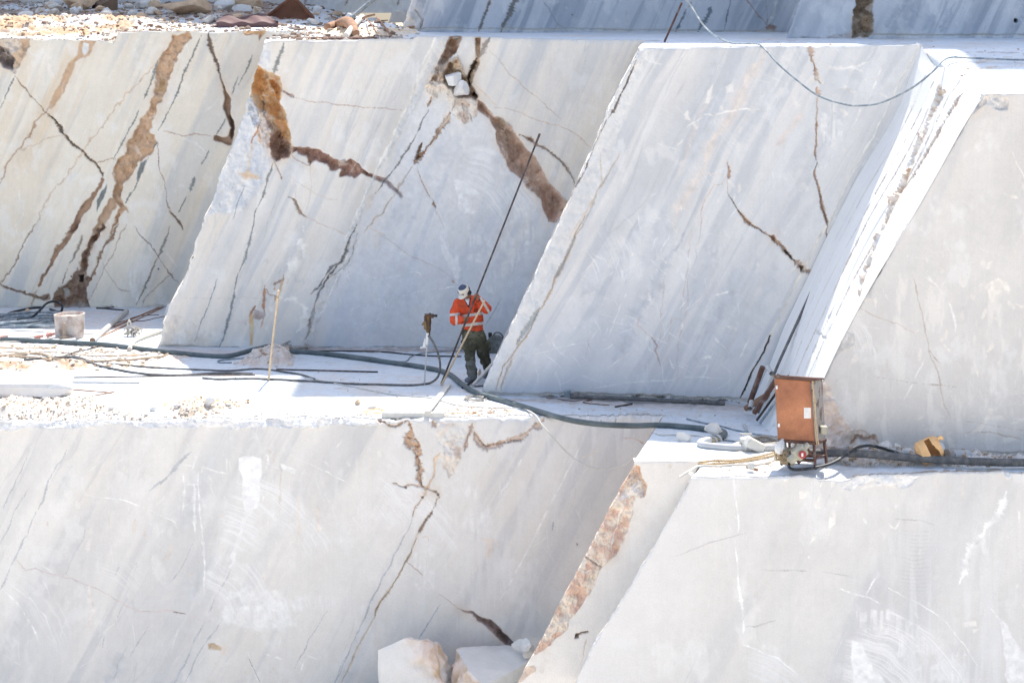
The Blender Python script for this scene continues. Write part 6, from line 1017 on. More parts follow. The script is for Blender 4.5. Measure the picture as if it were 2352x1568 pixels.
# steel bars and pipes leaning in the corner left of the cabinet
PG = 'bars and pipes leaning in the corner by the cabinet'
ex = lambda u, v, Y: (u, v, Y)
tagit(MB().tube(np.array([at(1899, 597, 37.2), at(1870, 655, 37.1), at(1790, 830, 36.4), at(1741, 948, 36.6)]), .024, 8).done('steel_rod', M['hose_dusty']), 'very long dark steel rod laid up the white slanting end face', 'rod', PG)
tagit(MB().tube(np.array([at(1871, 656, 37.12), at(1868, 663, 37.1)]), .04, 8).done('rod_sleeve', M['rustd']), 'small rusty sleeve on the very long steel rod', 'sleeve', PG); 
sl = bpy.data.objects['rod_sleeve']; rr_ = [o for o in COL.objects if o.get('label') == 'very long dark steel rod laid up the white slanting end face'][0]; sl.parent = rr_; del sl['label'], sl['category'], sl['group']
rodobj('steel_bar', 'rusty flat bar leaning behind the pipes left of the cabinet', 'bar', (1752, 842, 36.7), (1722, 925, 36.9), .045, M['rustd'], PG, 6)
rodobj('steel_bar', 'rusty angle bar leaning in front of the pipes left of the cabinet', 'bar', (1790, 862, 35.9), (1732, 948, 36.2), .045, M['rustd'], PG, 4)
rodobj('wooden_log', 'rotten brown log lying in the corner behind the bars', 'log', (1768, 905, 36.7), (1712, 938, 37.), .06, M['woodd'], PG, 8, .045)
rodobj('steel_rod', 'thin blue-grey rod propped at the foot of the end face', 'rod', (1812, 880, 35.8), (1745, 972, 35.9), .022, M['hose_blue'], PG); rodobj('steel_rod', 'second thin rod propped against the foot of the end face', 'rod', (1812, 862, 36), (1738, 965, 36.2), .02, M['steel'], PG)
for a, b, lb in (((1763, 842, 36.2), (1772, 857, 36.0), 'white pipe offcut at the top of the leaning bars'), ((1726, 922, 36.6), (1723, 938, 36.4), 'short white pipe standing among the leaning bars'), ((1775, 862, 36.3), (1755, 915, 36.4), 'thick dusty pipe leaning behind the angle bar')):
    A, B = np.array(at(*a)), np.array(at(*b)); tagit(MB().tube(np.array([A, (A+B)/2, B]), .038, 14, cap=False).tube(np.array([A, (A+B)/2, B]), .028, 14, cap=False).rod(A+(B-A)*.3, A+(B-A)*.5, .028, 12).done('pipe_offcut', M['pvc']), lb, 'pipe', PG)
rodobj('steel_rod', 'rusty rod standing on the upper ledge under the grey cable', 'rod', (1566, 8, 42.6), (1526, 97, 42.3), .02, M['rustd'], None)
rodobj('steel_pole', 'grey pole leaning in the shaded rubble of the upper ledge', 'pole', (870, -12, 55.5), (806, 42, 55.), .06, M['hose_blue'], None)

# ------------------------------------------------------------------ rusty cabinet on legs
S33 = 33.0/FP
t = empty('electrical_cabinet', tuple(at(1840, 1060, 32.95)), 'rusty orange cabinet on thin legs beside the white end face', 'cabinet')
def cbx(name, u0, v0, u1, v1, y0, y1, mat, bev=.006, parent=t):
    a, b = at(u0, v0, 32.9), at(u1, v1, 32.9); mb = MB().box(((a.x+b.x)/2, (y0+y1)/2, (a.z+b.z)/2), (abs(b.x-a.x), y1-y0, abs(a.z-b.z)), bev=bev); return mb
Yf_, Yb_ = 32.75, 33.25
# body as a slightly leaning prism (front face and right side visible)
def prism(corn, mat, name, parent):
    V = [tuple(at(*c)) for c in corn]; F = [(0, 1, 2, 3), (7, 6, 5, 4), (0, 4, 5, 1), (1, 5, 6, 2), (2, 6, 7, 3), (3, 7, 4, 0)]
    bm = bmesh.new(); vs = [bm.verts.new(v) for v in V]
    for f in F: bm.faces.new([vs[i] for i in f])
    bmesh.ops.bevel(bm, geom=bm.edges[:], offset=.006, segments=2, affect='EDGES'); return bm_obj(name, bm, mat, parent)
body = prism([(1778, 866, 32.72), (1864, 873, 32.62), (1874, 1016, 32.62), (1786, 1011, 32.72), (1800, 862, 33.25), (1889, 868, 33.15), (1896, 1010, 33.15), (1810, 1005, 33.25)], M['greyside'], 'cabinet_body', t)
door = prism([(1779, 868, 32.715), (1861, 874.5, 32.615), (1871, 1013, 32.615), (1787, 1009, 32.715), (1779, 868, 32.73), (1861, 874.5, 32.63), (1871, 1013, 32.63), (1787, 1009, 32.73)], M['rust'], 'door', t); door.location.y -= .016
roof = prism([(1775, 860, 32.66), (1870, 868, 32.52), (1870, 875, 32.52), (1775, 866.5, 32.66), (1792, 861, 33.35), (1893, 867.5, 33.2), (1893, 871.5, 33.2), (1792, 865, 33.35)], M['rustd'], 'roof', t)
for p in ((1784, 889), (1789, 976)): q = at(*p, 32.69); MB().box(tuple(q), (.03, .012, .05), bev=.003).done('hinge_plate', M['white'], door)
q = at(1854.5, 948, 32.615); MB().box(tuple(q), (.10, .012, .155), rotx(0, 0, -.15), bev=.002).done('door_label', M['white'], door)
q = at(1892, 987, 32.85); MB().box(tuple(q), (.10, .12, .115), bev=.012).done('side_switch_box', M['plastic_g'], t)
for a, b in (((1791, 1008, 32.74), (1795, 1068, 32.76)), ((1869, 1014, 32.66), (1873, 1078, 32.5)), ((1893, 1010, 33.1), (1899, 1069, 32.85)), ((1812, 1004, 33.2), (1815, 1050, 33.2))):
    A, B = np.array(at(*a)), np.array(at(*b)); d = Vector(B-A); MB().box(tuple((A+B)/2), (d.length, .045, .035), Vector((1, 0, 0)).rotation_difference(d).to_matrix(), bev=.004).done('leg', M['rustd'], t)
fr = MB()
for a, b in (((1786, 1011, 32.70), (1872, 1018, 32.6)), ((1872, 1018, 32.62), (1896, 1010, 33.15)), ((1873, 1051, 32.62), (1897, 1046, 33.0)), ((1812, 1046, 33.15), (1897, 1047, 33.05)), ((1826, 1055, 32.8), (1874, 1057, 32.6))):
    A, B = np.array(at(*a)), np.array(at(*b)); d = Vector(B-A); fr.box(tuple((A+B)/2), (d.length, .04, .04), Vector((1, 0, 0)).rotation_difference(d).to_matrix(), bev=.003)
A, B = np.array(at(1829, 1060, 32.6)), np.array(at(1860, 1033, 32.58)); d = Vector(B-A); fr.box(tuple((A+B)/2), (d.length, .02, .10), Vector((1, 0, 0)).rotation_difference(d).to_matrix(), bev=.003)
fr.done('leg_frame', M['rustd'], t)
MB().tube(catmull([at(1867, 874, 32.56), at(1867.5, 890, 32.56), at(1870, 895, 32.55), at(1868, 905, 32.56), at(1873, 950, 32.57), at(1877, 1000, 32.58), at(1880, 1020, 32.58)], 8), .009, 6).tube(catmull([at(1868, 892, 32.56), at(1873, 930, 32.56), at(1872, 980, 32.56), at(1876, 1022, 32.58)], 8), .007, 6).done('hanging_string', M['rope'], t)
# plugs and sockets hanging below
A, B = np.array(at(1818, 1056, 32.45)), np.array(at(1848, 1028, 32.5)); d = Vector(B-A)
t2 = empty('industrial_socket', tuple((A+B)/2), 'grey-green industrial socket with a plug below the rusty cabinet', 'socket')
Rm = Vector((1, 0, 0)).rotation_difference(d).to_matrix()
MB().box(tuple(A+(B-A)*.62), (d.length*.72, .15, .17), Rm, bev=.02).rod(B-(B-A)*.1, B+(B-A)*.3, .05, 12, .035).done('socket_housing', M['plastic_g'], t2)
MB().rod(A+(B-A)*.02-(B-A)*.1, A+(B-A)*.28, .062, 16, .066).rod(A-(B-A)*.16, A-(B-A)*.08, .05, 14).done('plug_body', M['plastic_g'], t2); MB().rod(A+(B-A)*.26, A+(B-A)*.46, .05, 14).done('plug_collar', M['rustd'], t2)
q = at(1842, 1043, 32.38); MB().rod(tuple(q), (q.x+.01, q.y-.03, q.z), .055, 16).done('red_button', M['plastic_r'], t2); MB().box((q.x, q.y-.035, q.z), (.03, .008, .05), bev=.002).done('button_label', M['white'], t2)
tagit(MB().tube(catmull([at(1802, 1012, 32.9), at(1803, 1025, 32.85), at(1812, 1031, 32.8), at(1824, 1028, 32.8), at(1828, 1017, 32.8), at(1824, 1008, 32.85)], 8), .022, 8).tube(catmull([at(1801, 1010, 32.85), at(1804, 1030, 32.75), at(1809, 1050, 32.7)], 8), .028, 8).done('looped_cable', M['cable_white']), 'pale thick cable looped under the rusty cabinet', 'cable')
tagit(MB().tube(catmull([at(1847, 1028, 32.6), at(1853, 1015, 32.7), at(1856, 1012, 32.8)], 6), .024, 8).tube(catmull([at(1856, 1012, 32.75), at(1857, 1030, 32.7), at(1853, 1040, 32.7)], 6), .016, 8).done('looped_cable', M['plastic_g']), 'short pale cable entering the cabinet from the grey-green socket', 'cable')
R = random.Random(3); mb = MB()
for i in range(16):
    q = at(1795+R.uniform(-6, 14), 1048+R.uniform(-8, 10), 32.7+R.uniform(-.1, .1)); mb.tube(catmull([q+Vector((R.uniform(-.1, .1), R.uniform(-.05, .05), R.uniform(-.07, .07))) for k in range(4)], 5), R.uniform(.006, .016), 6)
tagit(mb.done('rope_knot', M['rope']), 'tangled knot of ropes and wires tied to the left cabinet leg', 'rope')
tagit(MB().tube(catmull([at(1799, 1008, 32.7), at(1793, 1022, 32.66), at(1790, 1034, 32.64), at(1796, 1040, 32.66)], 6), .045, 8, rf=lambda q: .4+1.2*np.sin(np.pi*q)).done('plastic_rag', M['white']), 'crumpled white plastic rag hanging under the cabinet', 'rag')
# white connector blocks behind the cabinet
t = empty('cable_connector', tuple(on(1730, 1030)), 'dusty white connector housing lying left of the cabinet', 'connector')
a = on(1733, 1036, .1); MB().box(tuple(a), (.30, .16, .15), rotx(.1, .5, .3), bev=.02).done('connector_body', M['cable_white'], t)
b = on(1715, 1032, .11); MB().box(tuple(b), (.16, .16, .18), rotx(.1, -.2, .2), bev=.015).rod(b+np.array([-.05, -.12, -.04]), b+np.array([.03, -.02, -.03]), .05, 14).done('connector_head', M['cable_white'], t)
c0 = on(1714, 1020, .15); MB().box(tuple(c0), (.18, .03, .02), rotx(0, 0, 0), bev=.002).box(tuple(c0+np.array([-.08, 0, -.08])), (.02, .03, .16), bev=.002).box(tuple(c0+np.array([.08, 0, -.06])), (.02, .03, .12), bev=.002).done('connector_frame', M['cable_white'], t)
q = on(1683, 1033, .05); tagit(MB().rod(q, q+np.array([.10, .02, .02]), .045, 14).rod(q+np.array([.08, .02, .02]), q+np.array([.14, .03, .03]), .03, 10).done('power_plug', M['cable_white']), 'small white plug lying inside the bend of the grey pipe', 'plug')
# ------------------------------------------------------------------ orange cut canister and neighbours
t = empty('cut_canister', tuple(at(2140, 1050, 33.0)), 'orange plastic canister cut open beside the black hose', 'canister')
A, B = np.array(at(2114, 1042, 33.0)), np.array(at(2154, 1024, 33.0)); ax = (B-A)/np.linalg.norm(B-A); L_ = np.linalg.norm(B-A)
def canister_shell():
    n, k = 36, 48; V = []; F = []; u = np.cross(ax, [0, 1, 0]); u /= np.linalg.norm(u); w = np.cross(ax, u)
    if u[2] < 0: u = -u
    if w[1] > 0: w = -w
    for i in range(n):
        s = i/(n-1); r = .168*(1-.35*max(0, .14-s)/.14*1.1)*(1-.30*max(0, s-.84)/.16)*(1+.02*math.sin(s*22))
        for j in range(k):
            a = j/k*2*math.pi; V.append(A+ax*(L_*1.32*s-.05)+r*(u*math.cos(a)*1.05+w*math.sin(a)))
    for i in range(n-1):
        for j in range(k):
            s = i/(n-1); a = (j+.5)/k*2*math.pi
            cut = .45 < s < .74-.08*math.sin(a*2.3) and 0.25 < a < 2.3+.35*math.sin(s*9)
            if not cut: F.append((i*k+j, i*k+(j+1) % k, (i+1)*k+(j+1) % k, (i+1)*k+j))
    c0, c1 = len(V), len(V)+1; V.append(A-ax*.06); V.append(A+ax*(L_*1.32-.04))
    F += [(c0, (j+1) % k, j) for j in range(k)]+[(c1, (n-1)*k+j, (n-1)*k+(j+1) % k) for j in range(k)]
    return MB().add(V, F)
o = canister_shell().done('canister_shell', M['plastic_o'], t); so_ = o.modifiers.new('thick', 'SOLIDIFY'); so_.thickness = .008
MB().tube(catmull([A+ax*L_*.95+np.array([0, -.10, .13]), A+ax*L_*1.08+np.array([0, -.11, .145]), A+ax*L_*1.2+np.array([0, -.10, .10])], 6), .022, 8).done('canister_handle', M['plastic_o'], t)
t = empty('cast_pipe', tuple(at(2185, 1048, 33.3)), 'grey round pipe end lying behind the white stone', 'pipe')
A, B = np.array(at(2176, 1046, 33.15)), np.array(at(2225, 1046, 33.35)); MB().tube(np.array([A, A+(B-A)*.3, A+(B-A)*.6, B]), .085, 20).done('pipe_wall', M['pvc'], t); MB().rod(A-(B-A)*.04, A+(B-A)*.2, .095, 20).done('pipe_collar', M['greyside'], t)
# ------------------------------------------------------------------ ribbed tub, disc base, rope bundle
t = empty('ribbed_tub', tuple(on(159, 775)), 'pale brown ribbed tub with dents standing on the ledge', 'tub'); base = on(160, 776)
def tub():
    n, k = 90, 56; V, F = [], []
    for i in range(n+8):
        if i < n:
            s = i/(n-1); z = s*.475; r = .268+.018*s+(.0045*math.sin(s*95) if .12 < s < .93 else 0)+(.008 if s > .95 else 0)
        else:
            s2 = (i-n)/7; z = .475-.06*s2; r = .270-.01*s2
        for j in range(k):
            a = j/k*2*math.pi; d = 1-.07*math.exp(-((a-4.4)/.35)**2)*(.3+.7*s if i < n else 1)-.06*math.exp(-((a-5.6)/.25)**2)*(1-(s if i < n else 1)*.5)
            sq = (abs(math.cos(a+.5))**2.9+abs(math.sin(a+.5))**2.9)**(-1/2.9)*.95; r_s = r*sq; V.append(base+np.array([r_s*d*math.cos(a)-.012*z, r_s*d*math.sin(a)*.9, z+.015*math.sin(a+.6)*(z/.47)+.012*math.sin(3*a)*(1-min(1, z/.1))+.01]))
    m = n+8; F = [(i*k+j, i*k+(j+1) % k, (i+1)*k+(j+1) % k, (i+1)*k+j) for i in range(m-1) for j in range(k)]
    V.append(base+np.array([0, 0, .42])); c0 = len(V)-1; F += [(c0, (m-1)*k+j, (m-1)*k+(j+1) % k) for j in range(k)]
    return MB().add(V, F)
tub().done('tub_wall', M['drum'], t)
tagit(t, 'pale brown ribbed squarish tub near the coiled black hoses', 'tub')
t = empty('disc_base', tuple(on(147, 782)), 'flat grey round base with a short upright rod before the tub', 'stand base'); b = on(147, 783)
MB().lathe([(.0, 0), (.225, 0), (.232, .015), (.232, .045), (.22, .06), (.0, .062)], b, k=40).done('disc', M['pvc'], t); MB().lathe([(.0, .06), (.09, .06), (.095, .09), (.05, .105), (.03, .12), (.028, .36), (.0, .362)], b, k=16).done('upright', M['cable_tan'], t)
for a in (0, 1.57, 3.14, 4.71): MB().rod(b+np.array([.08*math.cos(a), .08*math.sin(a), .075]), b+np.array([.105*math.cos(a), .105*math.sin(a), .095]), .018, 8).done('bolt', M['cable_tan'], t)
t = empty('rope_bundle', tuple(on(305, 772)), 'bundle of frayed brown rope with a pale hanging loop', 'rope bundle'); b = on(306, 773); R = random.Random(8); mb = MB()
for i in range(46):
    a = R.uniform(0, 6.28); rr = R.uniform(.02, .16); q = b+np.array([rr*math.cos(a)*1.1, rr*math.sin(a), R.uniform(.02, .17)*(1-rr*2.)+.02]); mb.tube(catmull([q, q+np.array([R.uniform(-.06, .06), R.uniform(-.05, .05), R.uniform(-.02, .04)]), q+np.array([R.uniform(-.1, .1), R.uniform(-.07, .07), R.uniform(-.05, .02)])], 5), R.uniform(.008, .013), 6)
mb.done('frayed_rope', M['ropeg'], t); b2 = b+np.array([-.10, 0, .1])
mb = MB()
for k in range(4): mb.tube(catmull([b2+np.array([-.02+.01*k, .01*k, 0]), b2+np.array([-.02+.006*k, 0, .15]), b2+np.array([.015, .01*k, .20+.01*k]), b2+np.array([.05+.006*k, 0, .12]), b2+np.array([.07, .01*k, -.02])], 8), .008, 6)
mb.tube(catmull([b+np.array([.10, -.12, .13]), b+np.array([.02, -.17, .10]), b+np.array([.01, -.2, -.02]), b+np.array([.03, -.25, -.07])], 6), .008, 6).done('pale_loop', M['cable_white'], t)
# ------------------------------------------------------------------ rock drill standing on its steel
t = empty('rock_drill', tuple(on(977, 883)), 'brown hand-held rock drill standing upright on its steel', 'rock drill'); Yd = 39.75; W = lambda cx, cy, dy=0.: np.array(at(918.7+.2015*cx, 602.9+.2015*cy, Yd+dy))
foot = W(276, 1400); foot[2] = ground(foot[0], foot[1])
MB().rod(W(312, 870), foot, .0125, 8).done('drill_steel', M['pvc'], t)
MB().rod(W(322, 600), W(322, 700), .055, 14).rod(W(322, 690), W(322, 775), .047, 14).rod(W(340, 600, .04), W(330, 860, .04), .03, 10, .017).box(tuple(W(335, 608)), (.16, .10, .07), bev=.012).rod(W(318, 770), W(314, 820), .03, 12, .02).done('drill_body', M['drill'], t)
MB().rod(W(288, 668, -.03), W(292, 760, -.03), .032, 12).rod(W(285, 672, -.03), W(289, 690, -.03), .038, 12).box(tuple(W(264, 702, -.03)), (.05, .04, .035), bev=.006).done('valve_cylinder', node_mat('oily_brass', (.17, .12, .06), .45, metal=.4, var=.3, scale=12), t)
MB().rod(W(365, 606), W(412, 606), .02, 10).rod(W(402, 606), W(426, 606), .024, 12).rod(W(330, 585), W(352, 585), .018, 8).rod(W(278, 588), W(320, 592), .008, 8).done('handle', M['black'], t)
MB().tube(catmull([W(320, 592, -.05), W(292, 600, -.07), W(282, 625, -.07), W(285, 670, -.05)], 6), .015, 8).done('inlet_pipe', M['rustd'], t)
MB().rod(W(284, 865), W(284, 930), .017, 10).rod(W(281, 910), W(281, 968), .027, 12).rod(W(314, 800), W(306, 935), .026, 12).rod(W(228, 970), W(300, 964), .012, 8).box(tuple(W(270, 962)), (.08, .04, .02)).done('dust_nozzle', M['white'], t)
# grimy jerrycan behind the worker
t = empty('jerrycan', tuple(on(1137, 806)), 'grimy dark jerrycan standing behind the worker', 'jerrycan'); b = on(1136, 811)
def jerry():
    n, k = 26, 32; V, F = [], []
    for i in range(n):
        s = i/(n-1); z = .34*s; e = 1-.62*max(0, (s-.70)/.30)**1.8-.10*max(0, (.08-s)/.08)
        for j in range(k):
            a = j/k*2*math.pi; c, d = math.cos(a), math.sin(a); p = 3.2; rr = (abs(c)**p+abs(d)**p)**(-1/p); V.append(b+np.array([.155*e*rr*c+.02*s, .10*e*rr*d, z]))
    F = [(i*k+j, i*k+(j+1) % k, (i+1)*k+(j+1) % k, (i+1)*k+j) for i in range(n-1) for j in range(k)]; F.append(tuple((n-1)*k+j for j in range(k))); return MB().add(V, F)
jerry().done('canister_body', M['canister'], t); MB().rod(b+np.array([-.085, 0, .30]), b+np.array([-.085, 0, .385]), .036, 14).done('cap', M['black'], t)
MB().tube(catmull([b+np.array([-.03, 0, .34]), b+np.array([.03, 0, .385]), b+np.array([.11, 0, .37]), b+np.array([.165, 0, .28]), b+np.array([.172, 0, .10])], 8), .016, 8).done('grip', M['canister'], t)
q = on(1103, 806, .03); tagit(MB().box(tuple(q), (.12, .05, .05), rotx(.3, .4, .5), bev=.01).done('plastic_scrap', M['plastic_r']), 'small red and white plastic scrap behind the worker', 'scrap')
q = on(1405-100, 912, .08); tagit(MB().rod(at(1303, 911, 38.3), at(1303, 896, 38.3), .05, 14).rod(at(1303, 900, 38.3), at(1303, 897, 38.3), .062, 14).done('pipe_stub', M['hose_blue']), 'short blue-grey pipe stub at the foot of the streaked face', 'pipe')
hose('wire', 'thin twisted wire lying at the foot of the streaked face', 'wire', [(1255, 914), (1290, 918), (1320, 922), (1360, 920), (1340, 926), (1400, 931)], .007, M['rustd'])
# ------------------------------------------------------------------ rusty sheet hood, crumpled sheet and brown box on the upper ledge
t = empty('rusty_hood', tuple(at(670, 52, 56.5)), 'brown rusty triangular sheet-metal hood on the upper ledge', 'metal hood')
def slab_poly(pts, Y, th, mat, name, parent, tilt=0., bulge=0., bev=.03):
    bm = bmesh.new(); P = [at(u, v, Y) for u, v in pts]; f = [bm.verts.new((p.x, p.y, p.z)) for p in P]; face = bm.faces.new(f)
    r = bmesh.ops.extrude_face_region(bm, geom=[face]); c = sum((Vector(p) for p in P), Vector())/len(P)
    for v in r['geom']:
        if isinstance(v, bmesh.types.BMVert): v.co.y += th; v.co = Vector(c)+(v.co-Vector(c))*1.0
    for v in bm.verts: v.co.y += (v.co.z-c.z)*tilt
    bmesh.ops.bevel(bm, geom=bm.edges[:], offset=bev, segments=3, affect='EDGES'); return bm_obj(name, bm, mat, parent, True)
o = slab_poly([(600, 46), (606, 41), (660, 1), (669, -3), (680, -1), (718, 37), (721, 43), (716, 53), (640, 52)], 56.4, .5, M['rusthood'], 'hood_shell', t, .25); o.data.set_sharp_from_angle(angle=.6)
MB().rod(at(601, 47, 56.35), at(664, -1, 56.3), .035, 8).rod(at(720, 45, 56.35), at(676, -3, 56.3), .035, 8).done('rolled_rim', M['rusthood'], t)
n, k = 40, 14; V = []
for i in range(n):
    for j in range(k):
        s, q = i/(n-1), j/(k-1); u = 497+142*s; Y = 54.0+1.9*q*(math.sin(math.pi*min(1, s*1.05))**.4); zb = at(u, 57, 54.).z; V.append(((u-CU)*Y/FP, Y, zb+.05+(.17+.06*math.sin(s*11))*math.sin(math.pi*min(1, max(0, s)))**.5*(q**.6)+.025*math.sin(s*19+q*5)))
F = [(i*k+j, (i+1)*k+j, (i+1)*k+j+1, i*k+j+1) for i in range(n-1) for j in range(k-1)]
for i in range(n): V.append((V[i*k][0], V[i*k][1]+.02, V[i*k][2]-.12))
F += [(i*k, n*k+i, n*k+i+1, (i+1)*k) for i in range(n-1)]
tagit(MB().add(V, F).done('crumpled_sheet', node_mat('mauve_brown_sheet', (.13, .075, .075), .6, var=.25, scale=3, bump=.2)), 'dark crumpled metal sheet lying left of the triangular hood', 'metal sheet')
t = empty('metal_box', tuple(at(240, 36, 59)), 'dark brown machine cover with louvres among the shaded rubble', 'machine cover')
prism([(211, 2, 59.6), (233, 12, 58.6), (236, 38, 58.6), (211, 33, 59.6), (215, -8, 60.2), (262, -4, 59.2), (266, 33, 59.2), (215, 30, 60.2)], M['rustbox'], 'cover_side', t)
prism([(234, 10, 58.55), (268, -8, 58.9), (270, 37, 58.9), (237, 38, 58.55), (236, 4, 59.1), (270, -10, 59.5), (271, 35, 59.5), (240, 36, 59.1)], M['rustbox'], 'cover_front', t)
mb = MB()
for k in range(5):
    for c in range(2): mb.rod(at(214.5+c*7.5, 11+k*3.6+c*2.2, 59.42-c*.32), at(219.5+c*7.5, 13.0+k*3.6+c*2.2, 59.2-c*.32), .02, 6)
mb.done('louvre', M['rustd'], t)
# wood and scrap pile at the foot of the blue face
R = random.Random(5); WG = 'dry branches and scraps on the upper ledge'
for i in range(26):
    a = (R.uniform(745, 870), R.uniform(60, 80)); L2 = R.uniform(15, 60); s = R.choice([-1, 1, 1])
    A = on(a[0], a[1], R.uniform(.03, .18), 6.0, top_t); B = on(min(930, a[0]+L2), a[1]+R.uniform(-5, 5)*1, R.uniform(.02, .2), 6.0, top_t); Mx = (A+B)/2+np.array([0, 0, R.uniform(0, .06)])
    tagit(MB().tube(catmull([A, Mx, B], 4), R.uniform(.01, .025), 6).done('dry_stick', M[R.choice(['woodd', 'woodd', 'rustd', 'wood'])]), 'dry stick in the scrap pile at the foot of the blue face', 'stick', WG)
tagit(MB().tube(catmull([on(752, 78, .12, 6., top_t), on(775, 76, .16, 6., top_t), on(800, 80, .12, 6., top_t), on(818, 83, .08, 6., top_t)], 6), .11, 10, rf=lambda q: .5+.7*np.sin(np.pi*np.clip(q*.8+.1, 0, 1))).done('curved_bark', M['woodd']), 'thick brown bark piece at the left of the scrap pile', 'bark')
tagit(MB().tube(catmull([on(794, 85, .07, 6., top_t), on(812, 81, .12, 6., top_t), on(832, 78, .14, 6., top_t)], 6), .06, 10).done('white_tube', M['cable_white']), 'short white tube on the front of the scrap pile', 'pipe')
A = on(862, 70, .12, 6., top_t); tagit(MB().box(tuple(A), (1.3, .5, .03), rotx(.15, -.05, .1), bev=.005).done('board_scrap', M['wood']), 'pale flat board on top of the scrap pile', 'board')
A = on(905, 73, .12, 6., top_t); tagit(MB().box(tuple(A), (.95, .12, .04), rotx(.1, -.16, .1), bev=.005).done('board_scrap', M['woodd']), 'brown narrow board right of the scrap pile', 'board')
A = on(790, 87, .05, 6., top_t); tagit(MB().box(tuple(A), (1.3, .2, .03), rotx(.05, 0, 0), bev=.005).done('board_scrap', M['rustd']), 'dark flat strip under the scrap pile', 'board')
# ------------------------------------------------------------------ stones
def boulder(pts, label, seed, side, dY=.95, nm='boulder', grp='boulders under the lower face'):
    bm = bmesh.new()
    for q in pts: bm.verts.new(at(q[0], q[1], q[2]+dY))
    r = bmesh.ops.convex_hull(bm, input=bm.verts); bmesh.ops.delete(bm, geom=[e for e in r['geom_interior'] if isinstance(e, bmesh.types.BMVert)], context='VERTS')
    bmesh.ops.triangulate(bm, faces=bm.faces)
    for _ in range(5): bmesh.ops.subdivide_edges(bm, edges=[e for e in bm.edges if e.calc_length() > .06], cuts=1); bmesh.ops.triangulate(bm, faces=[f for f in bm.faces if len(f.verts) > 3])
    bm.normal_update(); V = np.array([v.co[:] for v in bm.verts]); N = np.array([v.normal[:] for v in bm.verts]); bm.verts.index_update(); F = np.array([[v.index for v in f.verts] for f in bm.faces]); bm.free()
    cen = V.mean(0); N *= np.sign(((V-cen)*N).sum(1))[:, None]
    n1 = fbm3(V*2.2, seed, 4); n2 = fbm3(V*7, seed+3, 4); rough_ = sst(.15, .6, N[:, 0]*side+.25*n1) if side else sst(-.25, .3, n1-.25*N[:, 2]+.15)
    V = V+N*(.06*n1*(.4+rough_)+.04*n2*(.2+rough_)+.03*np.abs(fbm3(V*14, seed+8, 3))*(.1+rough_))[:, None]
    c = np.array([.75, .74, .715])*np.ones((len(V), 1)); oc = np.array([.62, .45, .29])+(np.array([.74, .60, .52])-np.array([.62, .45, .29]))*sst(-.3, .4, n2+n1*.5)[:, None]
    c = c+(oc-c)*(rough_*sst(-.5, .2, n1))[:, None]*.9; c *= (1+.05*n2)[:, None]
    o = arr_mesh(nm, V, F, M['marble'], c); o.data.set_sharp_from_angle(angle=math.radians(40)); tagit(o, label, nm.split('_')[-1], grp)
boulder([(868, 1492, 34.3), (903, 1489, 34.3), (927, 1468, 34.35), (968, 1476, 34.4), (990, 1486, 34.45), (1003, 1530, 34.4), (1016, 1600, 34.3), (872, 1600, 34.3), (874, 1540, 34.25), (935, 1467, 34.8), (1012, 1482, 35.0), (1040, 1535, 34.9), (1048, 1600, 34.8), (880, 1492, 35.2), (1000, 1474, 35.3), (1020, 1620, 35.4), (880, 1620, 35.4), (870, 1750, 34.3), (1040, 1750, 34.5), (1040, 1750, 35.4), (880, 1750, 35.4)], 'big white and ochre boulder at the bottom edge, left one', 7, 1)
boulder([(-220, 884, 38.5), (-220, 905, 38.6), (0, 905, 38.6), (60, 898, 38.5), (90, 905, 38.45), (118, 914, 38.4), (128, 913, 38.4), (164, 906, 38.5), (167, 892, 38.4), (162, 879, 38.5), (140, 880, 38.45), (100, 881, 38.45), (0, 882, 38.5), (-220, 872, 39.2), (0, 874, 39.2), (60, 872, 39.2), (140, 868, 39.2), (158, 870, 39.1), (166, 890, 39.1), (160, 900, 39.1), (0, 896, 39.3), (-220, 896, 39.3)], 'long flat pale marble slab lying on the rubble at the left edge', 21, -.25, 0, 'marble_slab', None)
boulder([(1043, 1525, 34.8), (1048, 1492, 34.9), (1062, 1485, 35.0), (1100, 1490, 35.3), (1130, 1486, 35.5), (1160, 1480, 35.6), (1228, 1494, 35.6), (1232, 1508, 35.2), (1180, 1538, 34.6), (1140, 1560, 34.3), (1110, 1572, 34.1), (1076, 1540, 34.3), (1050, 1570, 34.4), (1052, 1750, 34.4), (1150, 1750, 34.4), (1200, 1750, 35), (1060, 1750, 35.6), (1200, 1700, 35.6)], 'big white boulder at the bottom edge with a flat dusty top', 9, -1)
ico_ = MB(); P = []
R = np.random.RandomState(4); VV, FF, n = [], [], 0
for i in range(420):
    V, F = stone_arr(i, (R.uniform(.05, .3),)*3, 1, 8, .1); V = V+np.array([R.uniform(-3, 1.8), R.uniform(34.2, 36.6), -4.35-R.rand()*.7]); VV.append(V); FF.append(F+n); n += len(V)
tagit(arr_mesh('rubble', np.concatenate(VV), np.concatenate(FF), M['rockw'], None, None, False), 'heap of broken marble under the boulders', None, None, 'stuff')
for i, (u, v) in enumerate(((1202, 1484), (1214, 1492), (1208, 1478))): stone('marble_shard', ('thin white shard wedged beside the pink-edged face', 'lower thin shard next to the flat boulder', 'upright white splinter beside the pink-edged face')[i], at(u, v+14, 36.1-i*.1), (.16, .05, .10), 60+i, M['rockw'], None, 3, i, planes=7)
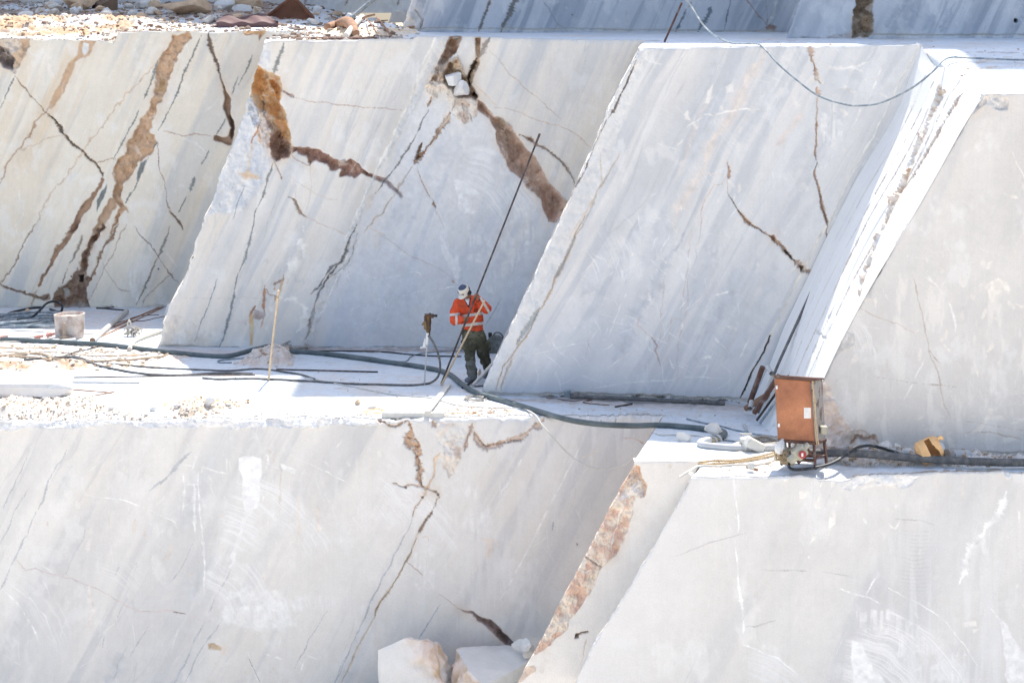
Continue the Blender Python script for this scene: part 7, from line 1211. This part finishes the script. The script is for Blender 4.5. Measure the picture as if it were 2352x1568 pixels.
ST = [(1570, 1012, .16, .10, 'rock', 'pinkish wedge-shaped stone lying in shade under the lower hose'), (1641, 1002, .22, .13, 'rock', 'pale stone just behind the brass pipe coupling'), (2157, 1052, .17, .11, 'rockw', 'white rounded stone in front of the orange canister'), (2085, 1063, .12, .08, 'rockw', 'white stone below the hose left of the canister'), (2035, 1056, .16, .11, 'rock', 'flat stone beside the hose near the mid rubble'), (1968, 1055, .12, .1, 'rock', 'grey stone at the left of the rubble row'), (2110, 1068, .2, .06, 'rock', 'flat slab of stone at the rubble edge below the canister'), (2005, 1059, .09, .07, 'rocktan', 'small tan stone in the rubble row'), (2060, 1060, .09, .06, 'rock', 'small stone right of the flat stone'), (1985, 1048, .1, .08, 'rockw', 'pale stone touching the black hose'),
      (856, 938, .13, .05, 'rock', 'flat tan stone on the sand pile near the edge'), (822, 929, .09, .06, 'rocktan', 'brown stone on top of the sand pile'), (406, 943, .13, .05, 'rock', 'oval pale stone at the ledge edge'), (481, 942, .14, .09, 'rockw', 'grey angular stone at the ledge edge'), (351, 944, .08, .08, 'rockw', 'pointed white stone at the ledge edge'), (256, 942, .09, .05, 'rock', 'small greyish stone near the left rubble'), (657, 821, .10, .07, 'rocktan', 'small stone on the sand heap by the rope coil'), (311, 799, .07, .05, 'rocktan', 'small orange stone by the bent white tube'), (1101, 862, .05, .08, 'rocktan', 'small pointed stone between the worker boots'), (62, 742-22, .09, .07, 'rocktan', 'round tan stone by the cream face foot'), (181, 770-8, .08, .05, 'rocktan', 'small tan stone right behind the tub')]
R = random.Random(12)
for i, (u, v, s, h, m_, lb) in enumerate(ST): stone('stone', lb, on(u, v), (s*.62, s*.5, h*.8), 200+i, M[m_], None, 3, R.uniform(-.5, .5), planes=9)
for i, (u, v, s, h, m_, lb) in enumerate([(774-12, 88-1, .0, 0, '', '')][:0]+[(760, 28, .55, .30, 'rocktan', 'large tan boulder among the shaded rubble of the upper ledge'), (615, 46, .3, .2, 'rock', 'white stone beside the large tan boulder'), (257, 20, .32, .22, 'rock', 'white boulder left of the brown machine cover')][:0]): pass
UP = [(735, 27, 0), ]
for i, (u, v, s, h, m_, lb) in enumerate(((430, 26, .72, .26, 'rocktan', 'large flat ochre boulder among the shaded rubble'), (350, 29, .27, .13, 'rock', 'grey-white stone left of the large ochre boulder'), (120, 15, .4, .2, 'rock', 'pale stone in the shaded rubble far left'), (95, 22, .22, .14, 'rock', 'smaller pale stone in the shaded rubble far left'), (520, 12, .35, .24, 'rockw', 'white stone right of the ochre boulder'), (640-82, 20, .3, .14, 'rockw', 'flat white stone left of the triangular hood'), (625-45, 8, .5, .2, 'rocktan', 'ochre stone behind the triangular hood'), (860, 30, .3, .2, 'rockw', 'white stone right of the grey pole'), (912, 30, .4, .3, 'rock', 'pale boulder by the edge of the blue face'), (388+4, 75, .16, .24, 'rockw', 'white pointed stone standing on the clay-filled crack'), (440-22, 70, .14, .07, 'rocktan', 'flat tan stone right of the white pointed stone'), (340, 6, .6, .2, 'rock', 'broad white boulder at the top behind the ochre one'), (180, 8, .7, .25, 'rocktan', 'broad tan boulder left of the machine cover'))):
    z = 6.0 if v > 60 else 6.45; p = fl(u, v+5, z); h0 = ground(p.x, p.y, top_t); Y = p.y; 
    if v < 60: Y = 57.5+(30-v)*.08; p = at(u, v, Y); h0 = ground(p.x, p.y, top_t)
    stone('stone', lb, (p.x, p.y, h0), (s*.75, s*.6, h*.85), 300+i, M[m_], None, 4, R.uniform(-.3, .3), planes=12)
for i in range(90):
    k = i % 3; u = R.uniform(-60, 930); Y = R.uniform(55.2, 61.5) if k else R.uniform(50.2, 54.5); x = (u-CU)*Y/FP
    if not k: x = R.uniform(-14, -8.0)
    if not k and R.random() < .5: continue
    if k and u > 900: continue
    s = R.uniform(.06, .26)*(.8 if k else .45); stone('rubble_stone', 'angular stone in the shaded rubble field behind' if k else 'loose stone on the sunlit rubble heap at upper left', (x, Y, ground(x, Y, top_t)), (s, s*.8, s*R.uniform(.4, .8)), 400+i, M[R.choice(['rock', 'rockw', 'rocktan', 'rock'])], 'stones of the shaded rubble field' if k else 'stones of the sunlit rubble heap', 2, R.uniform(0, 3), planes=8)
for i, (a, b) in enumerate((((795, 487), (910, 568)), ((862, 538), (972, 656)))):
    (u0, v0), (u1, v1) = T2([a])[0], T2([b])[0]; c = at((u0+u1)/2, (v0+v1)/2, 43.78)
    V, F = stone_arr((5, 9)[i], ((u1-u0)/2*.0084*1.12, .14, (v1-v0)/2*.0084*1.12), 4, 14, .03); V = V+np.array(c); o = arr_mesh('wedged_block', V, F, M['rockw']); o.data.set_sharp_from_angle(angle=.5); tagit(o, ('white marble block wedged in the pocket above the flowstone', 'rounded white block wedged lowest in the pocket')[i], 'stone')
gravel('gravel', 'crushed stone strewn on the working ledge', [([(-240, 914), (60, 917), (180, 918), (200, 907), (250, 935), (330, 950), (300, 966), (-240, 966)], 3000, .006, .026), (T4([(1130, 1245), (1260, 1180), (1500, 1175), (1700, 1190), (1480, 1265), (1200, 1280)]), 400, .008, .035), (T4([(0, 800), (1100, 860), (900, 980), (0, 980)]), 600, .008, .05), ([(1900, 1046), (2200, 1052), (2600, 1055), (2600, 1070), (2000, 1072), (1900, 1066)], 1000, .009, .045),
    (T5([(780, 1225), (1060, 1230), (1290, 1260), (1350, 1300), (790, 1295)]), 220, .008, .035), (T4([(1560, 945), (1740, 860), (1900, 870), (2000, 900), (1860, 955)]), 160, .008, .04), ([(450, 820), (1000, 880), (1750, 960), (1780, 1000), (1000, 940), (450, 940)], 180, .006, .022), ([(300, 945), (900, 950), (900, 962), (300, 966)], 130, .008, .04), ([(1690, 1015), (1790, 1012), (1790, 1036), (1690, 1036)], 160, .008, .03), ([(1600, 1060), (1800, 1060), (1780, 1085), (1640, 1090)], 120, .006, .025)], 5)
gravel('gravel', 'crushed stone of the sunlit heap on the upper ledge', [([(-200, 90), (-200, 42), (150, 40), (420, 45), (420, 68), (290, 72), (270, 92)], 4200, .012, .05), ([(640, 88), (720, 66), (960, 62), (960, 82)], 420, .01, .05), ([(430, 55), (700, 55), (720, 66), (430, 70)], 260, .015, .07), ([(1050, 90), (1500, 95), (2500, 112), (2500, 100), (1500, 84), (1050, 80)], 90, .01, .035)], 6, 6.05, top_t, ((.52, .40, .28), (.44, .29, .17), (.62, .56, .48)))
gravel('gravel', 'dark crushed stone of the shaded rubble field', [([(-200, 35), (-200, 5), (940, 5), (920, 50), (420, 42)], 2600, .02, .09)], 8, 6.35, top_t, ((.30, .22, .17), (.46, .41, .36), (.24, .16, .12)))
R = random.Random(2)
for i, u in enumerate((806, 816, 838)):
    Y = 55.3+i*.3; x = (u-CU)*Y/FP; g = ground(x, Y, top_t); mb = MB()
    for k in range(14): a = R.uniform(0, 6.28); mb.tube(catmull([(x, Y, g), (x+.04*math.cos(a), Y+.04*math.sin(a), g+.14), (x+.13*math.cos(a), Y+.13*math.sin(a), g+.2+R.uniform(0, .1))], 4), .008, 4)
    tagit(mb.done('weed', M['weed']), ('small dark weed growing in the shaded rubble, leftmost', 'small dark weed growing in the shaded rubble, middle one', 'small dark weed growing in the shaded rubble, nearest the blue face')[i], 'weed')

# ------------------------------------------------------------------ the worker
def snets(F, o, h):
    S = F < 0; c = np.zeros(np.array(F.shape)-1, np.int8); n = [x-1 for x in F.shape]
    for i in (0, 1):
        for j in (0, 1):
            for k in (0, 1): c += S[i:i+n[0], j:j+n[1], k:k+n[2]]
    act = (c > 0) & (c < 8); idx = np.argwhere(act); lut = np.full(act.shape, -1, np.int64); lut[act] = np.arange(len(idx))
    acc = np.zeros((len(idx), 3)); cnt = np.zeros(len(idx)); co = [(i, j, k) for i in (0, 1) for j in (0, 1) for k in (0, 1)]
    for a in co:
        for ax in range(3):
            if a[ax]: continue
            b = list(a); b[ax] = 1; A, B = idx+np.array(a), idx+np.array(b); fa = F[A[:, 0], A[:, 1], A[:, 2]]; fb = F[B[:, 0], B[:, 1], B[:, 2]]; m = (fa < 0) != (fb < 0)
            t = np.where(m, fa/(fa-fb+1e-12), 0); P = A+t[:, None]*(B-A); acc += P*m[:, None]; cnt += m
    V = o+h*(acc/np.maximum(cnt, 1)[:, None]); Q = []
    for ax in range(3):
        u, w = [(1, 2), (2, 0), (0, 1)][ax]; sl0 = [slice(None)]*3; sl1 = [slice(None)]*3; sl0[ax] = slice(0, -1); sl1[ax] = slice(1, None)
        a = S[tuple(sl0)]; b = S[tuple(sl1)]; E = np.argwhere(a != b); E = E[(E[:, u] > 0) & (E[:, w] > 0) & (E[:, u] < F.shape[u]-1) & (E[:, w] < F.shape[w]-1)]
        ins = a[E[:, 0], E[:, 1], E[:, 2]]; q = []
        for du, dw in ((1, 1), (0, 1), (0, 0), (1, 0)):
            K = E.copy(); K[:, u] -= du; K[:, w] -= dw; q.append(lut[K[:, 0], K[:, 1], K[:, 2]])
        q = np.stack(q, -1); q = np.where(ins[:, None], q, q[:, ::-1]); Q.append(q[(q >= 0).all(1)])
    return V, np.concatenate(Q)
class SDF:
    def __init__(s, lo, hi, h):
        s.lo = np.array(lo, float); s.h = h; s.n = np.ceil((np.array(hi)-s.lo)/h).astype(int)+1
        s.F = np.full(s.n, .3, np.float32); s.I = np.zeros(s.n, np.int8)
    def grid(s, a, b, pad):
        i0 = np.clip(((np.minimum(a, b)-pad-s.lo)/s.h).astype(int), 0, s.n-1); i1 = np.clip(((np.maximum(a, b)+pad-s.lo)/s.h).astype(int)+2, 1, s.n)
        sl = tuple(slice(p, q) for p, q in zip(i0, i1)); ax = [s.lo[d]+s.h*np.arange(i0[d], i1[d]) for d in range(3)]; return sl, np.meshgrid(*ax, indexing='ij', sparse=True)
    def cone(s, a, b, ra, rb, k=.02, fy=1., tag=0, fx=1.):
        a = np.array(a, float); b = np.array(b, float); sl, (X, Y, Z) = s.grid(a, b, max(ra, rb)*max(1, 1/fy, 1/fx)+k+.03)
        d = (b-a)*np.array([fx, fy, 1]); x, y, z = (X-a[0])*fx, (Y-a[1])*fy, Z-a[2]; t = np.clip((x*d[0]+y*d[1]+z*d[2])/(d@d+1e-9), 0, 1)
        D = (np.sqrt((x-t*d[0])**2+(y-t*d[1])**2+(z-t*d[2])**2)-(ra+(rb-ra)*t))/max(1, fy, fx)**.5; D = D.astype(np.float32); G = s.F[sl]; s.I[sl] = np.where(D < G, tag, s.I[sl])
        hh = np.clip(.5+.5*(G-D)/k, 0, 1); s.F[sl] = G*(1-hh)+D*hh-k*hh*(1-hh); return s
    def chain(s, P, R, k=.02, **kw):
        for i in range(len(P)-1): s.cone(P[i], P[i+1], R[i], R[i+1], k, **kw)
        return s
    def cut(s, p, n):
        n = np.array(n, float); n /= np.linalg.norm(n); X, Y, Z = [s.lo[d]+s.h*np.arange(s.n[d]).reshape([-1 if e == d else 1 for e in range(3)]) for d in range(3)]
        s.F = np.maximum(s.F, ((X-p[0])*n[0]+(Y-p[1])*n[1]+(Z-p[2])*n[2]).astype(np.float32)); return s
    def mesh(s, noise=None):
        if noise is not None:
            a, f, sd_ = noise; m = np.argwhere(np.abs(s.F) < .05); P = s.lo+m*s.h; s.F[m[:, 0], m[:, 1], m[:, 2]] += (a*fbm3(P*np.array(f), sd_, 3)).astype(np.float32)
        V, Q = snets(s.F, s.lo, s.h); ii = np.clip(np.round((V-s.lo)/s.h).astype(int), 0, s.n-1); return V, Q, s.I[ii[:, 0], ii[:, 1], ii[:, 2]]
Yp = 40.25; W = lambda cx, cy, dy=0.: np.array(at(918.7+.2015*cx, 602.9+.2015*cy, Yp)) + np.array([0, dy, 0])
worker = empty('person', tuple(W(840, 1357)), 'worker in orange reflective jacket and white cap gripping a long rod with both hands', 'person')
lo, hi = W(570, 1385, -.60)-.02, W(1040, 215, .75)+.02
DR = -.36; rod0, rod1 = np.array(at(1013.4, 882, 39.87)), np.array(at(1240, 307, 39.93)); rod0[2] = ground(rod0[0], rod0[1])+.005
rax = (rod1-rod0)/np.linalg.norm(rod1-rod0)
onrod = lambda z: rod0+rax*((z-rod0[2])/rax[2])
HR, HL = onrod(W(0, 352)[2]), onrod(W(0, 614)[2])
wrR, wrL = HR+np.array([.035, .045, -.075]), HL+np.array([-.075, .045, .0])
elR, elL = W(985, 515, -.13), W(628, 650, -.10)
shR, shL = W(893, 440, 0), W(655, 468, 0)
B = SDF(lo, hi, .0072)
B.cone(W(838, 800), W(828, 730), .12, .115, .03, fy=1.3).cone(W(828, 730), W(790, 520), .115, .15, .04, fy=1.35).cone(W(790, 520), W(788, 440), .15, .10, .04, fy=1.3).cone(shL, shR, .065, .065, .03)
B.chain([W(788, 430, .0), W(775, 372, -.05)], [.06, .056], .02)
hc = W(733, 330, -.10)
B.cone(hc+np.array([.015, .03, .02]), hc+np.array([-.005, -.01, .02]), .088, .085, .02).cone(hc+np.array([-.01, -.02, -.03]), hc+np.array([-.018, -.05, -.075]), .068, .045, .02, fx=1.1)
fd = np.array([-.42, -.62, -.62]); fd /= np.linalg.norm(fd); sd2 = np.cross(fd, [0, 0, 1.]); sd2 /= np.linalg.norm(sd2); upf = np.cross(sd2, fd)
fc = hc+fd*.075
B.cone(fc+upf*.005, fc+fd*.022-upf*.028, .010, .014, .010).cone(fc-upf*.052+fd*.004-sd2*.018, fc-upf*.052+fd*.004+sd2*.018, .009, .009, .006).cone(fc-upf*.064-sd2*.012, fc-upf*.064+sd2*.012, .008, .008, .006).cone(fc-upf*.085-fd*.01, fc-upf*.088-fd*.005, .022, .02, .015)
for q in (-1, 1): B.cone(fc+sd2*q*.032+upf*.012-fd*.006, fc+sd2*q*.030+upf*.010-fd*.004, .012, .012, .006).cone(hc+sd2*q*.088-upf*.02-fd*.01, hc+sd2*q*.09+upf*.012-fd*.012, .012, .014, .008)
B.chain([shR, elR, wrR], [.06, .045, .027], .02).chain([shL, elL, wrL], [.06, .045, .027], .02)
def fist(C, wr, flip):
    pd = wr-C; pd -= rax*np.dot(pd, rax)*.6; pd /= np.linalg.norm(pd); e1 = pd-rax*np.dot(pd, rax); e1 /= np.linalg.norm(e1); e2 = np.cross(rax, e1)*flip
    B.cone(C+e1*.040+e2*.010+rax*.026, C+e1*.040+e2*.010-rax*.026, .020, .020, .015).cone(C+e1*.045, wr, .026, .026, .02)
    for i in range(4):
        o_ = rax*(.030-.020*i); L = (1.0, 1.08, 1.0, .85)[i]; P = []
        for a in (20, 75, 130, 185, 225*L): r_ = .017+.0095+(.006 if a == 75 else 0); a_ = math.radians(a); P.append(C+o_+r_*(math.cos(a_)*e1+math.sin(a_)*e2))
        P = [C+o_*1.05+e1*.045+e2*.018]+P; B.chain(P, [.0105, .0105, .0100, .0095, .009, .008], .003)
    P = [C+rax*.012+e1*.044-e2*.006, C+rax*.036+e1*.030-e2*.022, C+rax*.046-e2*.028, C+rax*.046-e1*.022-e2*.018]; B.chain(P, [.015, .013, .011, .009], .004)
fist(HR, wrR, 1); fist(HL, wrL, -1)
lh, rh = W(780, 815), W(898, 815)
kL, kR, aL, aR = W(800, 1070, -.06), W(945, 1050, .14), W(820, 1290, -.08), W(1000, 1235, .42)
for P in ([lh, kL, aL], [rh, kR, aR]): B.chain(P, [.085, .055, .038], .03)
tL, tR = W(772, 1338, -.14), W(975, 1290, .30)
B.chain([aL, W(826, 1338, -.06), tL], [.04, .04, .028], .02).chain([aR, aR+np.array([0, .01, -.06]), tR+np.array([0, 0, 0])], [.04, .04, .028], .02)
V, Q, I = B.mesh(); arr_mesh('body', V, Q, M['skin'], None, worker)
# jacket
J = SDF(lo, hi, .0075)
J.cone(W(832, 765), W(815, 640), .150, .152, .03, fy=1.25, tag=1, fx=.80).cone(W(815, 640), W(788, 500), .155, .155, .04, fy=1.25, tag=1, fx=.82).cone(W(788, 500), W(790, 450, .01), .15, .115, .05, fy=1.2, tag=1, fx=.9)
J.cone(W(675, 462), W(880, 432), .082, .085, .05, tag=1)
J.chain([W(660, 478), W(630, 560, -.04), elL+np.array([0, 0, 0])], [.092, .088, .080], .03, tag=2).chain([elL, (elL*.45+wrL*.55), wrL+np.array([-.005, 0, 0])], [.080, .068, .050], .03, tag=3)
J.chain([W(890, 445), W(945, 485, -.06), elR], [.092, .086, .080], .03, tag=4).chain([elR, (elR*.5+wrR*.5), wrR*.97+elR*.03], [.082, .068, .046], .03, tag=5)
nb = W(786, 405, -.01)
for k in range(15):
    a = math.radians(-215+k*17.5); a2 = math.radians(-215+(k+1)*17.5); f = lambda t: nb+np.array([.088*math.cos(t), .075*math.sin(t), .012+.02*math.sin(t)*-1*0-.055*max(0, -math.sin(t))])
    if 255 < (math.degrees(a) % 360) < 285: continue
    J.cone(f(a), f(a2), .022, .022, .008, tag=1)
J.cut(W(830, 770), (-.10, 0, -1)); J.cut
V, Q, I = J.mesh((.012, (11, 11, 7), 5))
cx = ((V[:, 0]*FP/V[:, 1]+CU)-918.7)/.2015; cy = ((V0+(HC-V[:, 2])*FP/V[:, 1])-602.9)/.2015
n1 = fbm3(V*9, 3, 4); n2 = fbm3(V*30, 4, 2); c = np.array([.66, .095, .04])*(1+.10*n2)[:, None]; c = c+(np.array([.34, .075, .04])-c)*(sst(-.05, .6, n1)*.6+sst(640, 700, cy)*(1-sst(720, 760, cy))*.45*(I == 1))[:, None]
fr = V[:, 1] < Yp+.02; REF = np.array([.60, .60, .57])
def band(m, y, w): 
    k = (m & (np.abs(y) < w)); c[k] = REF*(1+.2*n1[k])[:, None]
band(I == 1, cy-(603-(cx-780)*.17), 16); band(I == 1, cy-(712-(cx-760)*.12), 16)
band((I == 2), cy-(590-(cx-640)*.1), 14); band((I == 3), cx-643, 13); band((I >= 4), (cx-958)*.86+(cy-466)*-.5, 13)
def inp(P):
    r = np.zeros(len(cx), bool); n = len(P)
    for i in range(n):
        a, b = P[i], P[(i+1) % n]
        if a[1] != b[1]: r ^= ((a[1] > cy) != (b[1] > cy)) & (cx < (b[0]-a[0])*(cy-a[1])/(b[1]-a[1])+a[0])
    return r & fr & (I == 1)
c[inp([(712, 395), (735, 430), (782, 520), (792, 500), (812, 400), (800, 350), (720, 360)])] = (.03, .035, .06)
c[inp([(722, 395), (735, 415), (778, 488), (786, 470), (795, 400), (790, 350), (730, 360)])] = (.62, .64, .70)
k = inp([(665, 492), (765, 500), (765, 507), (665, 498)]) | inp([(838, 478), (880, 472), (880, 480), (838, 486)]); c[k] = (.25, .05, .03)
J_o = arr_mesh('jacket', V, Q, M['cloth'], c, worker)
J_t = BVHTree.FromObject(J_o, bpy.context.evaluated_depsgraph_get())
Minv = worker.matrix_basis
def front_of(cx_, cy_):
    p = W(cx_, cy_); h = J_t.ray_cast(Vector((p[0], p[1]-3, p[2])), Vector((0, 1, 0))); return np.array([p[0], (h[0].y if h[0] is not None else p[1]-.15)-.004, p[2]])
e = MB(); cen = (864, 535)
e.tube(np.array([front_of(cen[0]+19*math.cos(a), cen[1]+19*math.sin(a)) for a in np.linspace(0, 6.283, 25)]), .0035, 5)
for P in ([(852, 530), (857, 528), (853, 536), (858, 541), (852, 542)], [(861, 542), (863, 529), (866, 536), (868, 542)], [(871, 542), (871, 529), (877, 533), (871, 537)]): e.tube(np.array([front_of(*q) for q in P]), .003, 5)
e.rod(front_of(884, 556), front_of(890, 556), .004, 5).done('chest_emblem', M['black'], worker)
# trousers
T_ = SDF(lo, hi, .0075)
T_.cone(W(838, 765), W(838, 800), .150, .152, .04, fy=1.2, fx=.86)
T_.chain([W(782, 830), W(795, 960, -.03), kL, W(812, 1180, -.07), W(826, 1300, -.07)], [.118, .108, .092, .084, .086], .035).chain([W(900, 830), W(928, 950, .06), kR, W(980, 1160, .28), W(1000, 1245, .42)], [.120, .112, .094, .086, .082], .035)
T_.cone(W(720, 905, -.01), W(722, 960, -.01), .05, .052, .02).cone(W(1000, 930, .08), W(1000, 985, .1), .052, .055, .02)
T_.cut(W(826, 1322), (0, 0, -1)); T_.cut(W(830, 762), (.05, 0, 1))
V, Q, I = T_.mesh((.02, (10, 10, 14), 9)); n1 = fbm3(V*7, 3, 4); n2 = fbm3(V*22, 14, 3)
c = np.array([.085, .085, .06])*np.ones((len(V), 1)); c = c+(np.array([.17, .165, .12])-c)*sst(-.2, .5, n1)[:, None]; c = c+(np.array([.04, .045, .04])-c)*(sst(.1, .5, n2)*.7)[:, None]
low = 1-sst(.25, .75, V[:, 2]); c = c+(np.array([.27, .28, .28])-c)*(low*sst(-.4, .6, n1+.3*n2)*.6)[:, None]
arr_mesh('trousers', V, Q, M['cloth'], c, worker)
# boots
for k, (a, t_, hd) in enumerate(((aL, tL, .0), (aR, tR, .0))):
    S = SDF(np.minimum(a, t_)-.16, np.maximum(a, t_)+.16, .0075); g = ground(t_[0], t_[1]) if k == 0 else ground(a[0], a[1])
    fa = np.array([a[0], a[1], g+.055]); ft = np.array([t_[0]-.012, t_[1]-.02, g+.038]); S.cone(a+np.array([0, 0, .03]), fa, .056, .054, .02).cone(fa, ft, .05, .036, .02).cone((fa+ft)/2+np.array([0, 0, .01]), ft, .046, .038, .02).cut((0, 0, g+.002), (0, 0, -1))
    V, Q, I = S.mesh((.006, (25, 25, 25), 3)); arr_mesh('boot', V, Q, M['boot'], None, worker)
# cap, visor, ear defenders, sunglasses
S = SDF(hc-.22, hc+.22, .006); cc_ = hc+np.array([.005, .008, .016])+upf*.024
S.cone(cc_, cc_+upf*.015, .102, .098, .02); S.cut(cc_+fd*-.02-upf*.012, (-upf*.95-fd*.12))
V, Q, I = S.mesh((.004, (12, 12, 12), 2)); capc = np.array([.66, .63, .56])*(1+.08*fbm3(V*12, 5, 3))[:, None]
top_ = ((V-cc_)@upf > .075) & ((V-cc_)@fd > -.05); capc[top_] = (.07, .09, .15)
cap_o = arr_mesh('cap', V, Q, M['cloth'], capc, worker)
vis = MB(); VV = []; n, k = 14, 9
for lay in (0, .008):
    for i in range(n):
        for j in range(k):
            a = (i/(n-1)-.5)*2.3; r = .098+.085*(j/(k-1))*math.cos(a*.62); VV.append(cc_+fd*math.cos(a)*r+sd2*math.sin(a)*.093*(1+.06*j/(k-1))-upf*(.002+.032*(j/(k-1))**1.1+.014*abs(a)*j/(k-1)+lay))
F = []
for l in (0, n*k): F += [(l+i*k+j, l+(i+1)*k+j, l+(i+1)*k+j+1, l+i*k+j+1) for i in range(n-1) for j in range(k-1)]
F += [(i*k+k-1, (i+1)*k+k-1, n*k+(i+1)*k+k-1, n*k+i*k+k-1) for i in range(n-1)]
vo = MB().add(VV, F).done('visor', M['cap'], None); vo.parent = cap_o; vo.matrix_parent_inverse = (Matrix.Translation(worker.location)@Matrix.Identity(4)).inverted()@Matrix.Translation(worker.location)@Matrix.Identity(4)
me_ = MB()
for q in (-1, 1):
    o_ = hc+sd2*q*.100-upf*.008-fd*.012; me_.rod(o_-sd2*q*.012, o_+sd2*q*.028, .042, 20, .034)
me_.tube(catmull([hc+sd2*-.118-upf*.0, hc+sd2*-.105+upf*.05-fd*.06, hc-fd*.13+upf*.02, hc+sd2*.105+upf*.05-fd*.06, hc+sd2*.118], 8), .008, 8).done('ear_defenders', M['black'], worker)
g_ = MB()
for q in (-1, 1): g_.lathe([(0, .004), (.020, .002), (.023, -.004), (0, -.006)], fc+sd2*q*.031+upf*.010+fd*.012, fd, 16)
g_.tube(catmull([fc+sd2*-.052+upf*.012+fd*.004, fc+upf*.014+fd*.016, fc+sd2*.052+upf*.012+fd*.004], 6), .004, 6).done('sunglasses', M['black'], worker)
for wr, el in ((wrR, elR),): d_ = (wr-el)/np.linalg.norm(wr-el); MB().tube(np.array([wr-d_*.004, wr+d_*.014]), .046, 16).done('cuff', M['black'], worker)
tagit(MB().tube(np.array([rod0, (rod0+rod1)/2, rod1]), .0165, 10).rod(rod1-rax*.16, rod1, .021, 10).rod(rod1-rax*.18, rod1-rax*.17, .026, 10).done('drill_rod', M['steel']), 'very long dark steel drill rod held upright by the worker', 'rod')
